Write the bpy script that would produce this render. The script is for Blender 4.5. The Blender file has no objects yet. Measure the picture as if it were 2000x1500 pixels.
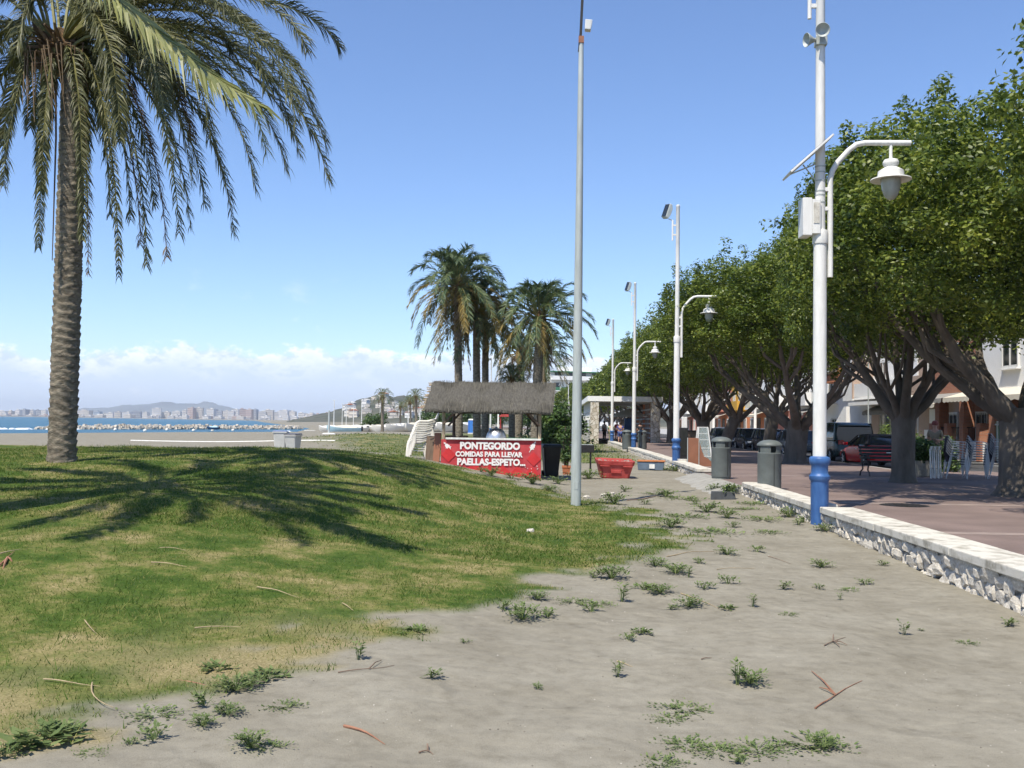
import bpy, bmesh, math, random
import numpy as np
from mathutils import Vector, Matrix, Quaternion

rnd = random.Random(7)
nrg = np.random.default_rng(11)
R = math.radians
SC = bpy.context.scene
COL = SC.collection

# ------------------------------------------------------------------ camera
F = 1900.0                       # focal length in pixels of the 2000 px wide photograph
CAM = Vector((0.0, 0.0, 1.5))    # eye 1.5 m above the promenade (z = 0)
cam_data = bpy.data.cameras.new('camera')
cam = bpy.data.objects.new('camera', cam_data)
COL.objects.link(cam)
cam_data.sensor_width = 36.0
cam_data.lens = 36.0 * F / 2000.0
cam_data.clip_start = 0.1
cam_data.clip_end = 60000.0
CROT = Matrix.Rotation(math.atan(81 / F), 3, 'Z') @ Matrix.Rotation(R(90) + math.atan(76 / F), 3, 'X') @ Matrix.Rotation(R(0.83), 3, 'Z')
cam.matrix_world = Matrix.Translation(CAM) @ CROT.to_4x4()
SC.camera = cam

# ------------------------------------------------------------------ light
SUN_AZ = 209.0      # clockwise from +Y: behind the camera and to the left
SUN_EL = 60.0
to_sun = Vector((math.sin(R(SUN_AZ)) * math.cos(R(SUN_EL)), math.cos(R(SUN_AZ)) * math.cos(R(SUN_EL)), math.sin(R(SUN_EL))))
sun_d = bpy.data.lights.new('sun', 'SUN')
sun_d.energy = 4.8
sun_d.angle = R(0.53)
sun_d.color = (1.0, 0.93, 0.80)
sun = bpy.data.objects.new('sun', sun_d)
COL.objects.link(sun)
sun.rotation_euler = (-to_sun).to_track_quat('-Z', 'Y').to_euler()
sun.location = (-30, -40, 60)

world = bpy.data.worlds.new('World')
SC.world = world
world.use_nodes = True
wn, wl = world.node_tree.nodes, world.node_tree.links
wn.clear()
w_out = wn.new('ShaderNodeOutputWorld')
w_bg = wn.new('ShaderNodeBackground')
w_bg.inputs['Strength'].default_value = 0.125
w_sky = wn.new('ShaderNodeTexSky')
w_sky.sky_type = 'NISHITA'
w_sky.sun_disc = False
w_sky.sun_elevation = R(SUN_EL)
w_sky.sun_rotation = R(SUN_AZ)
w_sky.air_density = 1.0
w_sky.dust_density = 0.15
w_sky.ozone_density = 3.0


def wmath(op, a, b=None, c=None, clamp=False):
    n = wn.new('ShaderNodeMath')
    n.operation = op
    n.use_clamp = clamp
    for i, s in enumerate((a, b, c)):
        if s is None:
            continue
        if isinstance(s, (int, float)):
            n.inputs[i].default_value = s
        else:
            wl.new(s, n.inputs[i])
    return n.outputs[0]


# cumulus bank low over the horizon, all the way round
w_tc = wn.new('ShaderNodeTexCoord')
w_sep = wn.new('ShaderNodeSeparateXYZ')
wl.new(w_tc.outputs['Generated'], w_sep.inputs[0])
w_map = wn.new('ShaderNodeMapping')
w_map.inputs['Scale'].default_value = (1, 1, 1.7)
wl.new(w_tc.outputs['Generated'], w_map.inputs[0])


def wnoise(scale, detail, rough=0.55, off=0.0):
    m = wn.new('ShaderNodeMapping')
    m.inputs['Scale'].default_value = (1, 1, 1.7)
    m.inputs['Location'].default_value = (off, off * 1.7, off * 0.3)
    wl.new(w_tc.outputs['Generated'], m.inputs[0])
    n = wn.new('ShaderNodeTexNoise')
    n.inputs['Scale'].default_value = scale
    n.inputs['Detail'].default_value = detail
    n.inputs['Roughness'].default_value = rough
    wl.new(m.outputs[0], n.inputs['Vector'])
    return n.outputs[0]


elev = w_sep.outputs['Z']
big = wnoise(9.0, 2.0, off=3.1)
puff = wnoise(46.0, 6.0, 0.62, off=1.3)
fine = wnoise(24.0, 6.0, 0.6, off=7.7)
# ragged upper edge of the bank
top_edge = wmath('ADD', wmath('MULTIPLY_ADD', big, 0.075, 0.012), wmath('MULTIPLY', puff, 0.042))
depth_in = wmath('SUBTRACT', top_edge, elev)
bank = wmath('MULTIPLY', depth_in, 130.0, clamp=True)
bank = wmath('MULTIPLY', bank, 0.85)
lit = wmath('SUBTRACT', 1.0, wmath('MULTIPLY', wmath('SUBTRACT', depth_in, 0.006), 40.0, clamp=True))
lit = wmath('MULTIPLY', lit, wmath('MULTIPLY', wmath('SUBTRACT', puff, 0.40), 7.0, clamp=True))
# a few loose puffs a little higher
loose = wmath('MULTIPLY', wmath('SUBTRACT', wmath('ADD', wmath('MULTIPLY', fine, 0.6), wmath('MULTIPLY', big, 0.5)), 0.64), 7.0, clamp=True)
win = wmath('MULTIPLY', wmath('SUBTRACT', 0.15, elev), 18.0, clamp=True)
loose = wmath('MULTIPLY', wmath('MULTIPLY', loose, win), 0.62)
fac = wmath('MAXIMUM', bank, loose)
cl = wn.new('ShaderNodeMixRGB')
cl.inputs[1].default_value = (4.6, 5.4, 6.9, 1)     # shaded, hazy cloud base
cl.inputs[2].default_value = (7.6, 7.8, 8.0, 1)     # sunlit tops
wl.new(wmath('MAXIMUM', lit, wmath('MULTIPLY', loose, 0.8)), cl.inputs[0])
skymix = wn.new('ShaderNodeMixRGB')
wl.new(fac, skymix.inputs[0])
w_tint = wn.new('ShaderNodeMixRGB')
w_tint.blend_type = 'MULTIPLY'
w_tint.inputs[0].default_value = 1.0
w_tint.inputs[2].default_value = (0.90, 0.98, 1.15, 1)
wl.new(w_sky.outputs[0], w_tint.inputs[1])
wl.new(w_tint.outputs[0], skymix.inputs[1])
wl.new(cl.outputs[0], skymix.inputs[2])
wl.new(skymix.outputs[0], w_bg.inputs['Color'])
wl.new(w_bg.outputs[0], w_out.inputs['Surface'])

SC.view_settings.view_transform = 'Standard'
SC.view_settings.look = 'None'
SC.view_settings.exposure = 0.42
SC.view_settings.gamma = 1.0
SC.view_settings.use_curve_mapping = False
SC.render.engine = 'CYCLES'
SC.cycles.use_denoising = True
SC.cycles.use_adaptive_sampling = True
SC.cycles.adaptive_threshold = 0.025
SC.cycles.max_bounces = 5
SC.cycles.diffuse_bounces = 3
SC.cycles.glossy_bounces = 2
SC.cycles.transmission_bounces = 3
SC.cycles.transparent_max_bounces = 8
SC.cycles.volume_bounces = 0
SC.cycles.caustics_reflective = False
SC.cycles.caustics_refractive = False

# ------------------------------------------------------------------ helpers


def ray(px, py):
    return CROT @ Vector(((px - 1000) / F, -(py - 750) / F, -1.0))


def atY(px, py, Y):
    d = ray(px, py)
    return CAM + d * ((Y - CAM.y) / d.y)


def atZ(px, py, z):
    d = ray(px, py)
    return CAM + d * ((z - CAM.z) / d.z)


def XX(px, Y):
    return atY(px, 829, Y).x


def S(t):
    t = np.clip(t, 0.0, 1.0)
    return t * t * (3 - 2 * t)


_H = np.random.default_rng(5).random((256, 256))


def vnoise(x, y):
    x = np.asarray(x, float)
    y = np.asarray(y, float)
    xi = np.floor(x).astype(int)
    yi = np.floor(y).astype(int)
    fx = x - xi
    fy = y - yi
    fx = fx * fx * (3 - 2 * fx)
    fy = fy * fy * (3 - 2 * fy)
    a = _H[xi % 256, yi % 256]
    b = _H[(xi + 1) % 256, yi % 256]
    c = _H[xi % 256, (yi + 1) % 256]
    d = _H[(xi + 1) % 256, (yi + 1) % 256]
    return (a * (1 - fx) + b * fx) * (1 - fy) + (c * (1 - fx) + d * fx) * fy


SEA = -1.6
SHY = [-400, 60, 120, 150, 184, 240, 350, 1000, 2000, 2700, 3150, 3400, 9000]
SHX = [-130, -118, -100, -86, -64, -64, -88, -300, -620, -1200, -2600, -9000, -20000]


def gz(X, Y):
    X = np.asarray(X, float)
    Y = np.asarray(Y, float)
    d = X - np.interp(Y, SHY, SHX)
    z = SEA + np.clip(d * 0.025, -4.0, 1.42)
    z = z - 0.14 * (1 - S((Y - 8) / 12))
    m = S((-X + 0.8) / 7.0) * S((Y - 3) / 17.0) * (1 - S((Y - 24) / 18.0)) * (1 - S((-X - 16) / 14.0))
    z = z + m * 0.93
    # sand lip heaped against the kiosk and a low dune further down the beach
    z = z + 0.75 * np.exp(-(((X + 12.5) / 7.0) ** 2 + ((Y - 70) / 6.0) ** 2))
    near = 1 - S((Y - 40) / 30)
    z = z + near * (0.05 * (vnoise(X * 0.9 + 3, Y * 0.9) - 0.5) + 0.028 * (vnoise(X * 3.1, Y * 3.1 + 9) - 0.5))
    return z


def atG(px, py):
    d = ray(px, py)
    t0 = 2.0
    t = t0
    while t < 400:
        p = CAM + d * t
        if p.z < float(gz(p.x, p.y)):
            break
        t0 = t
        t *= 1.02
    for _ in range(24):
        tm = (t0 + t) / 2
        p = CAM + d * tm
        if p.z < float(gz(p.x, p.y)):
            t = tm
        else:
            t0 = tm
    p = CAM + d * t
    return Vector((p.x, p.y, float(gz(p.x, p.y))))


def gpt(px, Y, dz=0.0):
    x = XX(px, Y)
    return Vector((x, Y, float(gz(x, Y)) + dz))


class MB:
    def __init__(self):
        self.v = []
        self.f = []

    def add(self, vs, fs):
        o = len(self.v)
        self.v.extend([tuple(p) for p in vs])
        self.f.extend([tuple(i + o for i in f) for f in fs])
        return self

    def box(self, c, s, rot=None, top=1.0):
        hx, hy, hz = s[0] / 2, s[1] / 2, s[2] / 2
        vs = []
        for z, k in ((-hz, 1.0), (hz, top)):
            for x, y in ((-hx, -hy), (hx, -hy), (hx, hy), (-hx, hy)):
                vs.append(Vector((x * k, y * k, z)))
        if rot is not None:
            m = Matrix.Rotation(rot, 3, 'Z') if isinstance(rot, (int, float)) else rot
            vs = [m @ p for p in vs]
        c = Vector(c)
        return self.add([p + c for p in vs], [(3, 2, 1, 0), (4, 5, 6, 7), (0, 1, 5, 4), (1, 2, 6, 5), (2, 3, 7, 6), (3, 0, 4, 7)])

    def tube(self, pts, rads, n=8, cap=True):
        pts = [Vector(p) for p in pts]
        if isinstance(rads, (int, float)):
            rads = [rads] * len(pts)
        vs = []
        ref = None
        for i, p in enumerate(pts):
            t = (pts[min(i + 1, len(pts) - 1)] - pts[max(i - 1, 0)]).normalized()
            if ref is None:
                ref = t.orthogonal().normalized()
            else:
                ref = (ref - t * ref.dot(t))
                ref = ref.normalized() if ref.length > 1e-6 else t.orthogonal().normalized()
            b = t.cross(ref)
            for k in range(n):
                a = 2 * math.pi * k / n
                vs.append(p + (ref * math.cos(a) + b * math.sin(a)) * rads[i])
        fs = []
        for i in range(len(pts) - 1):
            for k in range(n):
                fs.append((i * n + k, i * n + (k + 1) % n, (i + 1) * n + (k + 1) % n, (i + 1) * n + k))
        if cap:
            fs.append(tuple(range(n - 1, -1, -1)))
            fs.append(tuple((len(pts) - 1) * n + k for k in range(n)))
        return self.add(vs, fs)

    def lathe(self, prof, c=(0, 0, 0), n=20, m=None):
        vs = []
        c = Vector(c)
        for r, z in prof:
            for k in range(n):
                a = 2 * math.pi * k / n
                p = Vector((r * math.cos(a), r * math.sin(a), z))
                if m is not None:
                    p = m @ p
                vs.append(p + c)
        fs = []
        for i in range(len(prof) - 1):
            for k in range(n):
                fs.append((i * n + k, i * n + (k + 1) % n, (i + 1) * n + (k + 1) % n, (i + 1) * n + k))
        fs.append(tuple(range(n - 1, -1, -1)))
        fs.append(tuple((len(prof) - 1) * n + k for k in range(n)))
        return self.add(vs, fs)

    def prism(self, poly, d, m=None):
        """polygon in local XY pushed from z=0 to z=d, then moved by the 4x4 m"""
        n = len(poly)
        vs = [Vector((x, y, 0)) for x, y in poly] + [Vector((x, y, d)) for x, y in poly]
        if m is not None:
            vs = [m @ p for p in vs]
        fs = [tuple(range(n - 1, -1, -1)), tuple(range(n, 2 * n))]
        fs += [(i, (i + 1) % n, n + (i + 1) % n, n + i) for i in range(n)]
        return self.add(vs, fs)

    def build(self, name, mat, parent=None, smooth=False, bevel=0.0, seg=2):
        me = bpy.data.meshes.new(name)
        me.from_pydata(self.v, [], self.f)
        me.validate()
        if smooth:
            me.shade_smooth()
            me.set_sharp_from_angle(angle=R(42))
        me.materials.append(mat)
        o = bpy.data.objects.new(name, me)
        COL.objects.link(o)
        if parent is not None:
            o.parent = parent
        if bevel:
            b = o.modifiers.new('bevel', 'BEVEL')
            b.width = bevel
            b.segments = seg
            b.limit_method = 'ANGLE'
        return o


def nmesh(name, V, Fq, mat, parent=None, k=4, smooth=False):
    """numpy vertices (n,3) and faces (m,k) -> object"""
    me = bpy.data.meshes.new(name)
    V = np.ascontiguousarray(V, dtype=np.float32)
    Fq = np.ascontiguousarray(Fq, dtype=np.int32)
    me.vertices.add(len(V))
    me.vertices.foreach_set('co', V.ravel())
    me.loops.add(Fq.size)
    me.loops.foreach_set('vertex_index', Fq.ravel())
    me.polygons.add(len(Fq))
    me.polygons.foreach_set('loop_start', np.arange(0, Fq.size, k, dtype=np.int32))
    me.update(calc_edges=True)
    if smooth:
        me.shade_smooth()
    me.materials.append(mat)
    o = bpy.data.objects.new(name, me)
    COL.objects.link(o)
    if parent is not None:
        o.parent = parent
    return o


def tag(o, label=None, cat=None, group=None, kind=None):
    if label:
        o['label'] = label
    if cat:
        o['category'] = cat
    if group:
        o['group'] = group
    if kind:
        o['kind'] = kind
    return o


def thing(name, label, cat, loc=(0, 0, 0), rz=0.0, group=None, scale=None):
    o = bpy.data.objects.new(name, None)
    COL.objects.link(o)
    o.empty_display_size = 0.2
    o.location = loc
    o.rotation_euler = (0, 0, rz)
    if scale:
        o.scale = (scale, scale, scale) if isinstance(scale, (int, float)) else scale
    return tag(o, label, cat, group)


def dup(root, loc, rz=None, label=None, group=None, scale=None, rot=None):
    r = root.copy()
    COL.objects.link(r)
    r.location = loc
    if rot is not None:
        r.rotation_euler = rot
    elif rz is not None:
        r.rotation_euler = (0, 0, rz)
    if scale:
        r.scale = (scale,) * 3 if isinstance(scale, (int, float)) else scale
    if label:
        r['label'] = label
    if group:
        r['group'] = group
    for ch in list(root.children):
        c = ch.copy()
        COL.objects.link(c)
        c.parent = r
        for g in list(ch.children):
            d = g.copy()
            COL.objects.link(d)
            d.parent = c
    return r


def share(src, name, parent, loc=(0, 0, 0), rot=(0, 0, 0), scale=(1, 1, 1)):
    o = bpy.data.objects.new(name, src)
    COL.objects.link(o)
    o.parent = parent
    o.location = loc
    o.rotation_euler = rot
    o.scale = scale
    return o


def bez(p0, p1, p2, p3, t):
    u = 1 - t
    return p0 * u ** 3 + p1 * 3 * u * u * t + p2 * 3 * u * t * t + p3 * t ** 3


# ------------------------------------------------------------------ materials
def pm(name, col, var=0.15, scale=5.0, rough=0.75, bump=0.0, bscale=50.0, metal=0.0, spec=0.3, col2=None, contrast=(0.3, 0.7), streak=None):
    m = bpy.data.materials.new(name)
    m.use_nodes = True
    nt = m.node_tree
    N, L = nt.nodes, nt.links
    b = N['Principled BSDF']
    b.inputs['Roughness'].default_value = rough
    b.inputs['Metallic'].default_value = metal
    b.inputs['Specular IOR Level'].default_value = spec
    tc = N.new('ShaderNodeTexCoord')
    mp = N.new('ShaderNodeMapping')
    if streak:
        mp.inputs['Scale'].default_value = streak
    L.new(tc.outputs['Object'], mp.inputs[0])
    nz = N.new('ShaderNodeTexNoise')
    nz.inputs['Scale'].default_value = scale
    nz.inputs['Detail'].default_value = 6
    nz.inputs['Roughness'].default_value = 0.6
    L.new(mp.outputs[0], nz.inputs['Vector'])
    cr = N.new('ShaderNodeValToRGB')
    c1 = tuple(max(0, c * (1 - var)) for c in col)
    c2 = col2 if col2 else tuple(min(1, c * (1 + var)) for c in col)
    cr.color_ramp.elements[0].position = contrast[0]
    cr.color_ramp.elements[1].position = contrast[1]
    cr.color_ramp.elements[0].color = (*c1, 1)
    cr.color_ramp.elements[1].color = (*c2, 1)
    L.new(nz.outputs[0], cr.inputs[0])
    L.new(cr.outputs[0], b.inputs['Base Color'])
    if bump:
        n2 = N.new('ShaderNodeTexNoise')
        n2.inputs['Scale'].default_value = bscale
        n2.inputs['Detail'].default_value = 5
        L.new(mp.outputs[0], n2.inputs['Vector'])
        bp = N.new('ShaderNodeBump')
        bp.inputs['Strength'].default_value = bump
        bp.inputs['Distance'].default_value = 0.02
        L.new(n2.outputs[0], bp.inputs['Height'])
        L.new(bp.outputs[0], b.inputs['Normal'])
    return m


def foliage(name, dark, mid, light, trans=0.25, rough=0.5, spec=0.35):
    m = bpy.data.materials.new(name)
    m.use_nodes = True
    N, L = m.node_tree.nodes, m.node_tree.links
    b = N['Principled BSDF']
    b.inputs['Roughness'].default_value = rough
    b.inputs['Specular IOR Level'].default_value = spec
    g = N.new('ShaderNodeNewGeometry')
    tc = N.new('ShaderNodeTexCoord')
    nz = N.new('ShaderNodeTexNoise')
    nz.inputs['Scale'].default_value = 0.9
    nz.inputs['Detail'].default_value = 3
    L.new(tc.outputs['Object'], nz.inputs['Vector'])
    ad = N.new('ShaderNodeMath')
    ad.operation = 'MULTIPLY_ADD'
    L.new(nz.outputs[0], ad.inputs[0])
    ad.inputs[1].default_value = 1.1
    sb = N.new('ShaderNodeMath')
    sb.operation = 'MULTIPLY_ADD'
    L.new(g.outputs['Random Per Island'], sb.inputs[0])
    sb.inputs[1].default_value = 0.75
    sb.inputs[2].default_value = -0.43
    L.new(sb.outputs[0], ad.inputs[2])
    cr = N.new('ShaderNodeValToRGB')
    cr.color_ramp.elements[0].position = 0.1
    cr.color_ramp.elements[0].color = (*dark, 1)
    cr.color_ramp.elements[1].position = 0.92
    cr.color_ramp.elements[1].color = (*light, 1)
    e = cr.color_ramp.elements.new(0.5)
    e.color = (*mid, 1)
    L.new(ad.outputs[0], cr.inputs[0])
    L.new(cr.outputs[0], b.inputs['Base Color'])
    tr = N.new('ShaderNodeBsdfTranslucent')
    hs = N.new('ShaderNodeHueSaturation')
    hs.inputs['Value'].default_value = 1.5
    L.new(cr.outputs[0], hs.inputs['Color'])
    L.new(hs.outputs[0], tr.inputs['Color'])
    mx = N.new('ShaderNodeMixShader')
    mx.inputs[0].default_value = trans
    L.new(b.outputs[0], mx.inputs[1])
    L.new(tr.outputs[0], mx.inputs[2])
    L.new(mx.outputs[0], N['Material Output'].inputs['Surface'])
    return m


def glassy(name, col, rough=0.08):
    m = pm(name, col, var=0.1, rough=rough, spec=0.6)
    return m


M = {}
M['white_paint'] = pm('white_paint', (0.70, 0.69, 0.65), 0.14, 2.2, 0.5, 0.04, 14, spec=0.3, streak=(4, 4, 0.7))
M['blue_paint'] = pm('blue_paint', (0.035, 0.115, 0.33), 0.28, 4, 0.45, 0.06, 16, spec=0.4, col2=(0.06, 0.15, 0.36), streak=(2, 2, 0.8))
M['galv'] = pm('galvanised_steel', (0.42, 0.45, 0.43), 0.16, 3.5, 0.55, 0.04, 30, metal=0.15, streak=(3, 3, 0.5))
M['dark_metal'] = pm('dark_metal', (0.025, 0.024, 0.024), 0.3, 8, 0.5, 0.05, 40)
M['grey_bin'] = pm('grey_bin_paint', (0.115, 0.13, 0.125), 0.14, 5, 0.5, 0.03, 40, spec=0.4)
M['black_plastic'] = pm('black_plastic', (0.022, 0.023, 0.02), 0.3, 6, 0.5, 0.03, 30)
M['red_paint'] = pm('red_kiosk_paint', (0.44, 0.04, 0.05), 0.16, 3, 0.65, 0.1, 18, col2=(0.55, 0.085, 0.09), spec=0.15)
M['red_bright'] = pm('red_diamond_paint', (0.54, 0.042, 0.045), 0.14, 4, 0.65, 0.08, 20, spec=0.12)
M['white_letter'] = pm('white_letter_paint', (0.78, 0.74, 0.71), 0.08, 12, 0.6)
M['red_plastic'] = pm('red_plastic', (0.44, 0.055, 0.05), 0.18, 4, 0.6, 0.06, 20, col2=(0.52, 0.10, 0.09), spec=0.2)
M['thatch'] = pm('thatch_base', (0.095, 0.088, 0.074), 0.35, 9, 0.95, 0.7, 60, streak=(3, 1, 1))
M['straw'] = foliage('thatch_straw', (0.055, 0.052, 0.045), (0.10, 0.094, 0.08), (0.165, 0.152, 0.125), 0.03, 0.9, 0.1)
M['wood'] = pm('weathered_wood', (0.14, 0.10, 0.07), 0.3, 5, 0.85, 0.3, 40, streak=(6, 6, 0.8))
M['pale_wood'] = pm('pale_wood', (0.36, 0.29, 0.2), 0.25, 5, 0.85, 0.2, 40, streak=(6, 6, 0.8))
M['brown_board'] = pm('brown_board', (0.27, 0.12, 0.07), 0.15, 3, 0.7, 0.1, 30)
M['white_plastic'] = pm('white_plastic', (0.72, 0.69, 0.62), 0.06, 4, 0.4, spec=0.4)
M['steel'] = pm('shiny_steel', (0.62, 0.63, 0.65), 0.08, 3, 0.34, metal=0.8)
M['alu'] = pm('aluminium_tube', (0.46, 0.46, 0.47), 0.15, 4, 0.45, metal=0.35)
M['dark_weave'] = pm('dark_weave', (0.03, 0.028, 0.045), 0.3, 40, 0.7, 0.3, 120)
M['bark'] = pm('ficus_bark', (0.125, 0.105, 0.085), 0.32, 3, 0.9, 0.5, 22, streak=(1, 1, 0.45))
M['palm_bark'] = pm('palm_bark', (0.165, 0.135, 0.10), 0.55, 7, 0.95, 0.8, 26, col2=(0.29, 0.25, 0.19), streak=(1, 1, 2.2))
M['palm_fibre'] = pm('palm_fibre', (0.17, 0.105, 0.05), 0.45, 14, 0.95, 0.7, 50)
M['ficus'] = foliage('ficus_leaf', (0.045, 0.075, 0.012), (0.098, 0.142, 0.020), (0.24, 0.275, 0.045), 0.30, 0.45, 0.35)
M['bush'] = foliage('bush_leaf', (0.025, 0.05, 0.014), (0.05, 0.10, 0.022), (0.11, 0.17, 0.04), 0.2)
M['palm_leaf'] = foliage('palm_leaf', (0.050, 0.057, 0.025), (0.095, 0.104, 0.043), (0.19, 0.185, 0.08), 0.22, 0.5, 0.3)
M['palm_pale'] = foliage('palm_leaf_pale', (0.15, 0.165, 0.05), (0.25, 0.26, 0.09), (0.36, 0.35, 0.15), 0.25, 0.45, 0.4)
M['palm_gold'] = foliage('palm_leaf_golden', (0.11, 0.09, 0.025), (0.21, 0.15, 0.04), (0.33, 0.24, 0.07), 0.22, 0.6)
M['palm_dead'] = foliage('palm_leaf_dead', (0.10, 0.065, 0.04), (0.17, 0.12, 0.075), (0.27, 0.20, 0.13), 0.12, 0.8, 0.1)
M['palm_far'] = foliage('palm_leaf_far', (0.035, 0.065, 0.030), (0.075, 0.115, 0.05), (0.17, 0.205, 0.085), 0.22, 0.5)
M['rachis'] = pm('palm_rachis', (0.20, 0.19, 0.07), 0.2, 4, 0.6)
M['grass'] = foliage('grass_blade', (0.040, 0.085, 0.012), (0.095, 0.150, 0.026), (0.30, 0.27, 0.10), 0.25, 0.7, 0.1)
M['weed'] = foliage('weed_leaf', (0.085, 0.125, 0.045), (0.14, 0.19, 0.07), (0.23, 0.27, 0.11), 0.25, 0.7, 0.1)
M['dry'] = pm('dry_stalk', (0.36, 0.28, 0.17), 0.25, 10, 0.85)
M['dry_red'] = pm('dry_red_stalk', (0.27, 0.135, 0.085), 0.3, 10, 0.85)
M['dry_grey'] = pm('dry_grey_stalk', (0.20, 0.14, 0.10), 0.3, 10, 0.85)
M['stone'] = pm('white_wall_stone', (0.50, 0.45, 0.37), 0.3, 6, 0.9, 0.5, 30, col2=(0.68, 0.64, 0.57))
M['mortar'] = pm('wall_mortar', (0.36, 0.33, 0.28), 0.25, 8, 0.95, 0.6, 40)
M['cap'] = pm('painted_cap_stone', (0.36, 0.33, 0.26), 0.3, 4.5, 0.8, 0.35, 50, col2=(0.58, 0.55, 0.48), contrast=(0.30, 0.52))
M['concrete'] = pm('ramp_concrete', (0.29, 0.28, 0.25), 0.2, 3, 0.9, 0.25, 40)
M['asphalt'] = pm('road_asphalt', (0.06, 0.06, 0.062), 0.2, 2, 0.9, 0.3, 80)
M['kerb'] = pm('kerb_stone', (0.36, 0.35, 0.33), 0.12, 5, 0.85, 0.2, 40)
M['tyre'] = pm('tyre_rubber', (0.018, 0.018, 0.018), 0.2, 10, 0.8)
M['glass'] = glassy('dark_window_glass', (0.02, 0.025, 0.03))
M['car_red'] = pm('red_car_paint', (0.55, 0.012, 0.015), 0.05, 3, 0.22, spec=0.6)
M['car_dark'] = pm('dark_car_paint', (0.018, 0.022, 0.032), 0.1, 3, 0.2, spec=0.6)
M['car_green'] = pm('dark_green_van_paint', (0.025, 0.045, 0.045), 0.1, 3, 0.22, spec=0.6)
M['car_grey'] = pm('grey_car_paint', (0.08, 0.10, 0.12), 0.1, 3, 0.22, spec=0.6)
M['soft_top'] = pm('black_soft_top', (0.015, 0.015, 0.017), 0.2, 20, 0.8)
M['tail'] = pm('tail_lamp_red', (0.35, 0.01, 0.01), 0.1, 3, 0.2, spec=0.5)
M['head'] = pm('head_lamp_clear', (0.6, 0.62, 0.65), 0.1, 3, 0.15, spec=0.6)
M['render_white'] = pm('white_render', (0.80, 0.79, 0.76), 0.04, 1.5, 0.85, 0.08, 30)
M['render_beige'] = pm('beige_render', (0.42, 0.31, 0.24), 0.08, 1.5, 0.85, 0.1, 30)
M['render_orange'] = pm('orange_render', (0.58, 0.22, 0.10), 0.08, 1.5, 0.85, 0.1, 30)
M['render_yellow'] = pm('yellow_render', (0.62, 0.36, 0.06), 0.08, 1.5, 0.85, 0.1, 30)
M['render_pink'] = pm('pinkish_render', (0.50, 0.21, 0.16), 0.08, 1.5, 0.85, 0.1, 30)
M['terracotta'] = pm('terracotta', (0.42, 0.15, 0.07), 0.12, 6, 0.8, 0.1, 30)
M['green_paint'] = pm('green_shutter_paint', (0.06, 0.19, 0.10), 0.1, 4, 0.5)
M['beige_cloth'] = pm('awning_cloth', (0.60, 0.55, 0.45), 0.08, 6, 0.85)
M['grey_cloth'] = pm('grey_awning_cloth', (0.26, 0.25, 0.23), 0.1, 6, 0.85)
M['clear_glass'] = pm('cabinet_glass', (0.45, 0.52, 0.50), 0.06, 3, 0.06, spec=0.6)
M['clear_glass'].node_tree.nodes['Principled BSDF'].inputs['Alpha'].default_value = 0.35
M['skin'] = pm('skin', (0.45, 0.26, 0.18), 0.06, 8, 0.6)
M['hair'] = pm('dark_hair', (0.03, 0.02, 0.015), 0.2, 20, 0.6)
M['far_wall'] = None


def brickmat(name, c1, c2, mortar, w=0.24, h=0.07, gap=0.012, bump=0.25, axis='X'):
    """bricks too far away to pick apart: laid by the material on the real wall"""
    m = bpy.data.materials.new(name)
    m.use_nodes = True
    N, L = m.node_tree.nodes, m.node_tree.links
    b = N['Principled BSDF']
    b.inputs['Roughness'].default_value = 0.85
    tc = N.new('ShaderNodeTexCoord')
    sp = N.new('ShaderNodeSeparateXYZ')
    L.new(tc.outputs['Object'], sp.inputs[0])
    ad = N.new('ShaderNodeMath')
    ad.operation = 'ADD'
    L.new(sp.outputs[0], ad.inputs[0])
    L.new(sp.outputs[1], ad.inputs[1])
    cb = N.new('ShaderNodeCombineXYZ')
    L.new(ad.outputs[0], cb.inputs[0])
    L.new(sp.outputs[2], cb.inputs[1])
    br = N.new('ShaderNodeTexBrick')
    br.inputs['Color1'].default_value = (*c1, 1)
    br.inputs['Color2'].default_value = (*c2, 1)
    br.inputs['Mortar'].default_value = (*mortar, 1)
    br.inputs['Scale'].default_value = 1.0
    br.inputs['Brick Width'].default_value = w
    br.inputs['Row Height'].default_value = h
    br.inputs['Mortar Size'].default_value = gap
    L.new(cb.outputs[0], br.inputs['Vector'])
    L.new(br.outputs['Color'], b.inputs['Base Color'])
    bp = N.new('ShaderNodeBump')
    bp.inputs['Strength'].default_value = bump
    bp.inputs['Distance'].default_value = 0.01
    bp.invert = True
    L.new(br.outputs['Fac'], bp.inputs['Height'])
    L.new(bp.outputs[0], b.inputs['Normal'])
    return m


M['brick'] = brickmat('house_brick', (0.36, 0.12, 0.06), (0.44, 0.17, 0.085), (0.30, 0.2, 0.15))
M['rubble'] = pm('shelter_rubble_stone', (0.5, 0.45, 0.36), 0.2, 3, 0.9, 0.3, 10)
N, L = M['rubble'].node_tree.nodes, M['rubble'].node_tree.links
_tc = N.new('ShaderNodeTexCoord')
_v1 = N.new('ShaderNodeTexVoronoi')
_v1.inputs['Scale'].default_value = 3.2
_v2 = N.new('ShaderNodeTexVoronoi')
_v2.feature = 'DISTANCE_TO_EDGE'
_v2.inputs['Scale'].default_value = 3.2
L.new(_tc.outputs['Object'], _v1.inputs['Vector'])
L.new(_tc.outputs['Object'], _v2.inputs['Vector'])
_c1 = N.new('ShaderNodeValToRGB')
_c1.color_ramp.elements[0].color = (0.40, 0.34, 0.25, 1)
_c1.color_ramp.elements[1].color = (0.70, 0.66, 0.58, 1)
L.new(_v1.outputs['Color'], _c1.inputs[0])
_c2 = N.new('ShaderNodeValToRGB')
_c2.color_ramp.elements[0].position = 0.02
_c2.color_ramp.elements[1].position = 0.07
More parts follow.
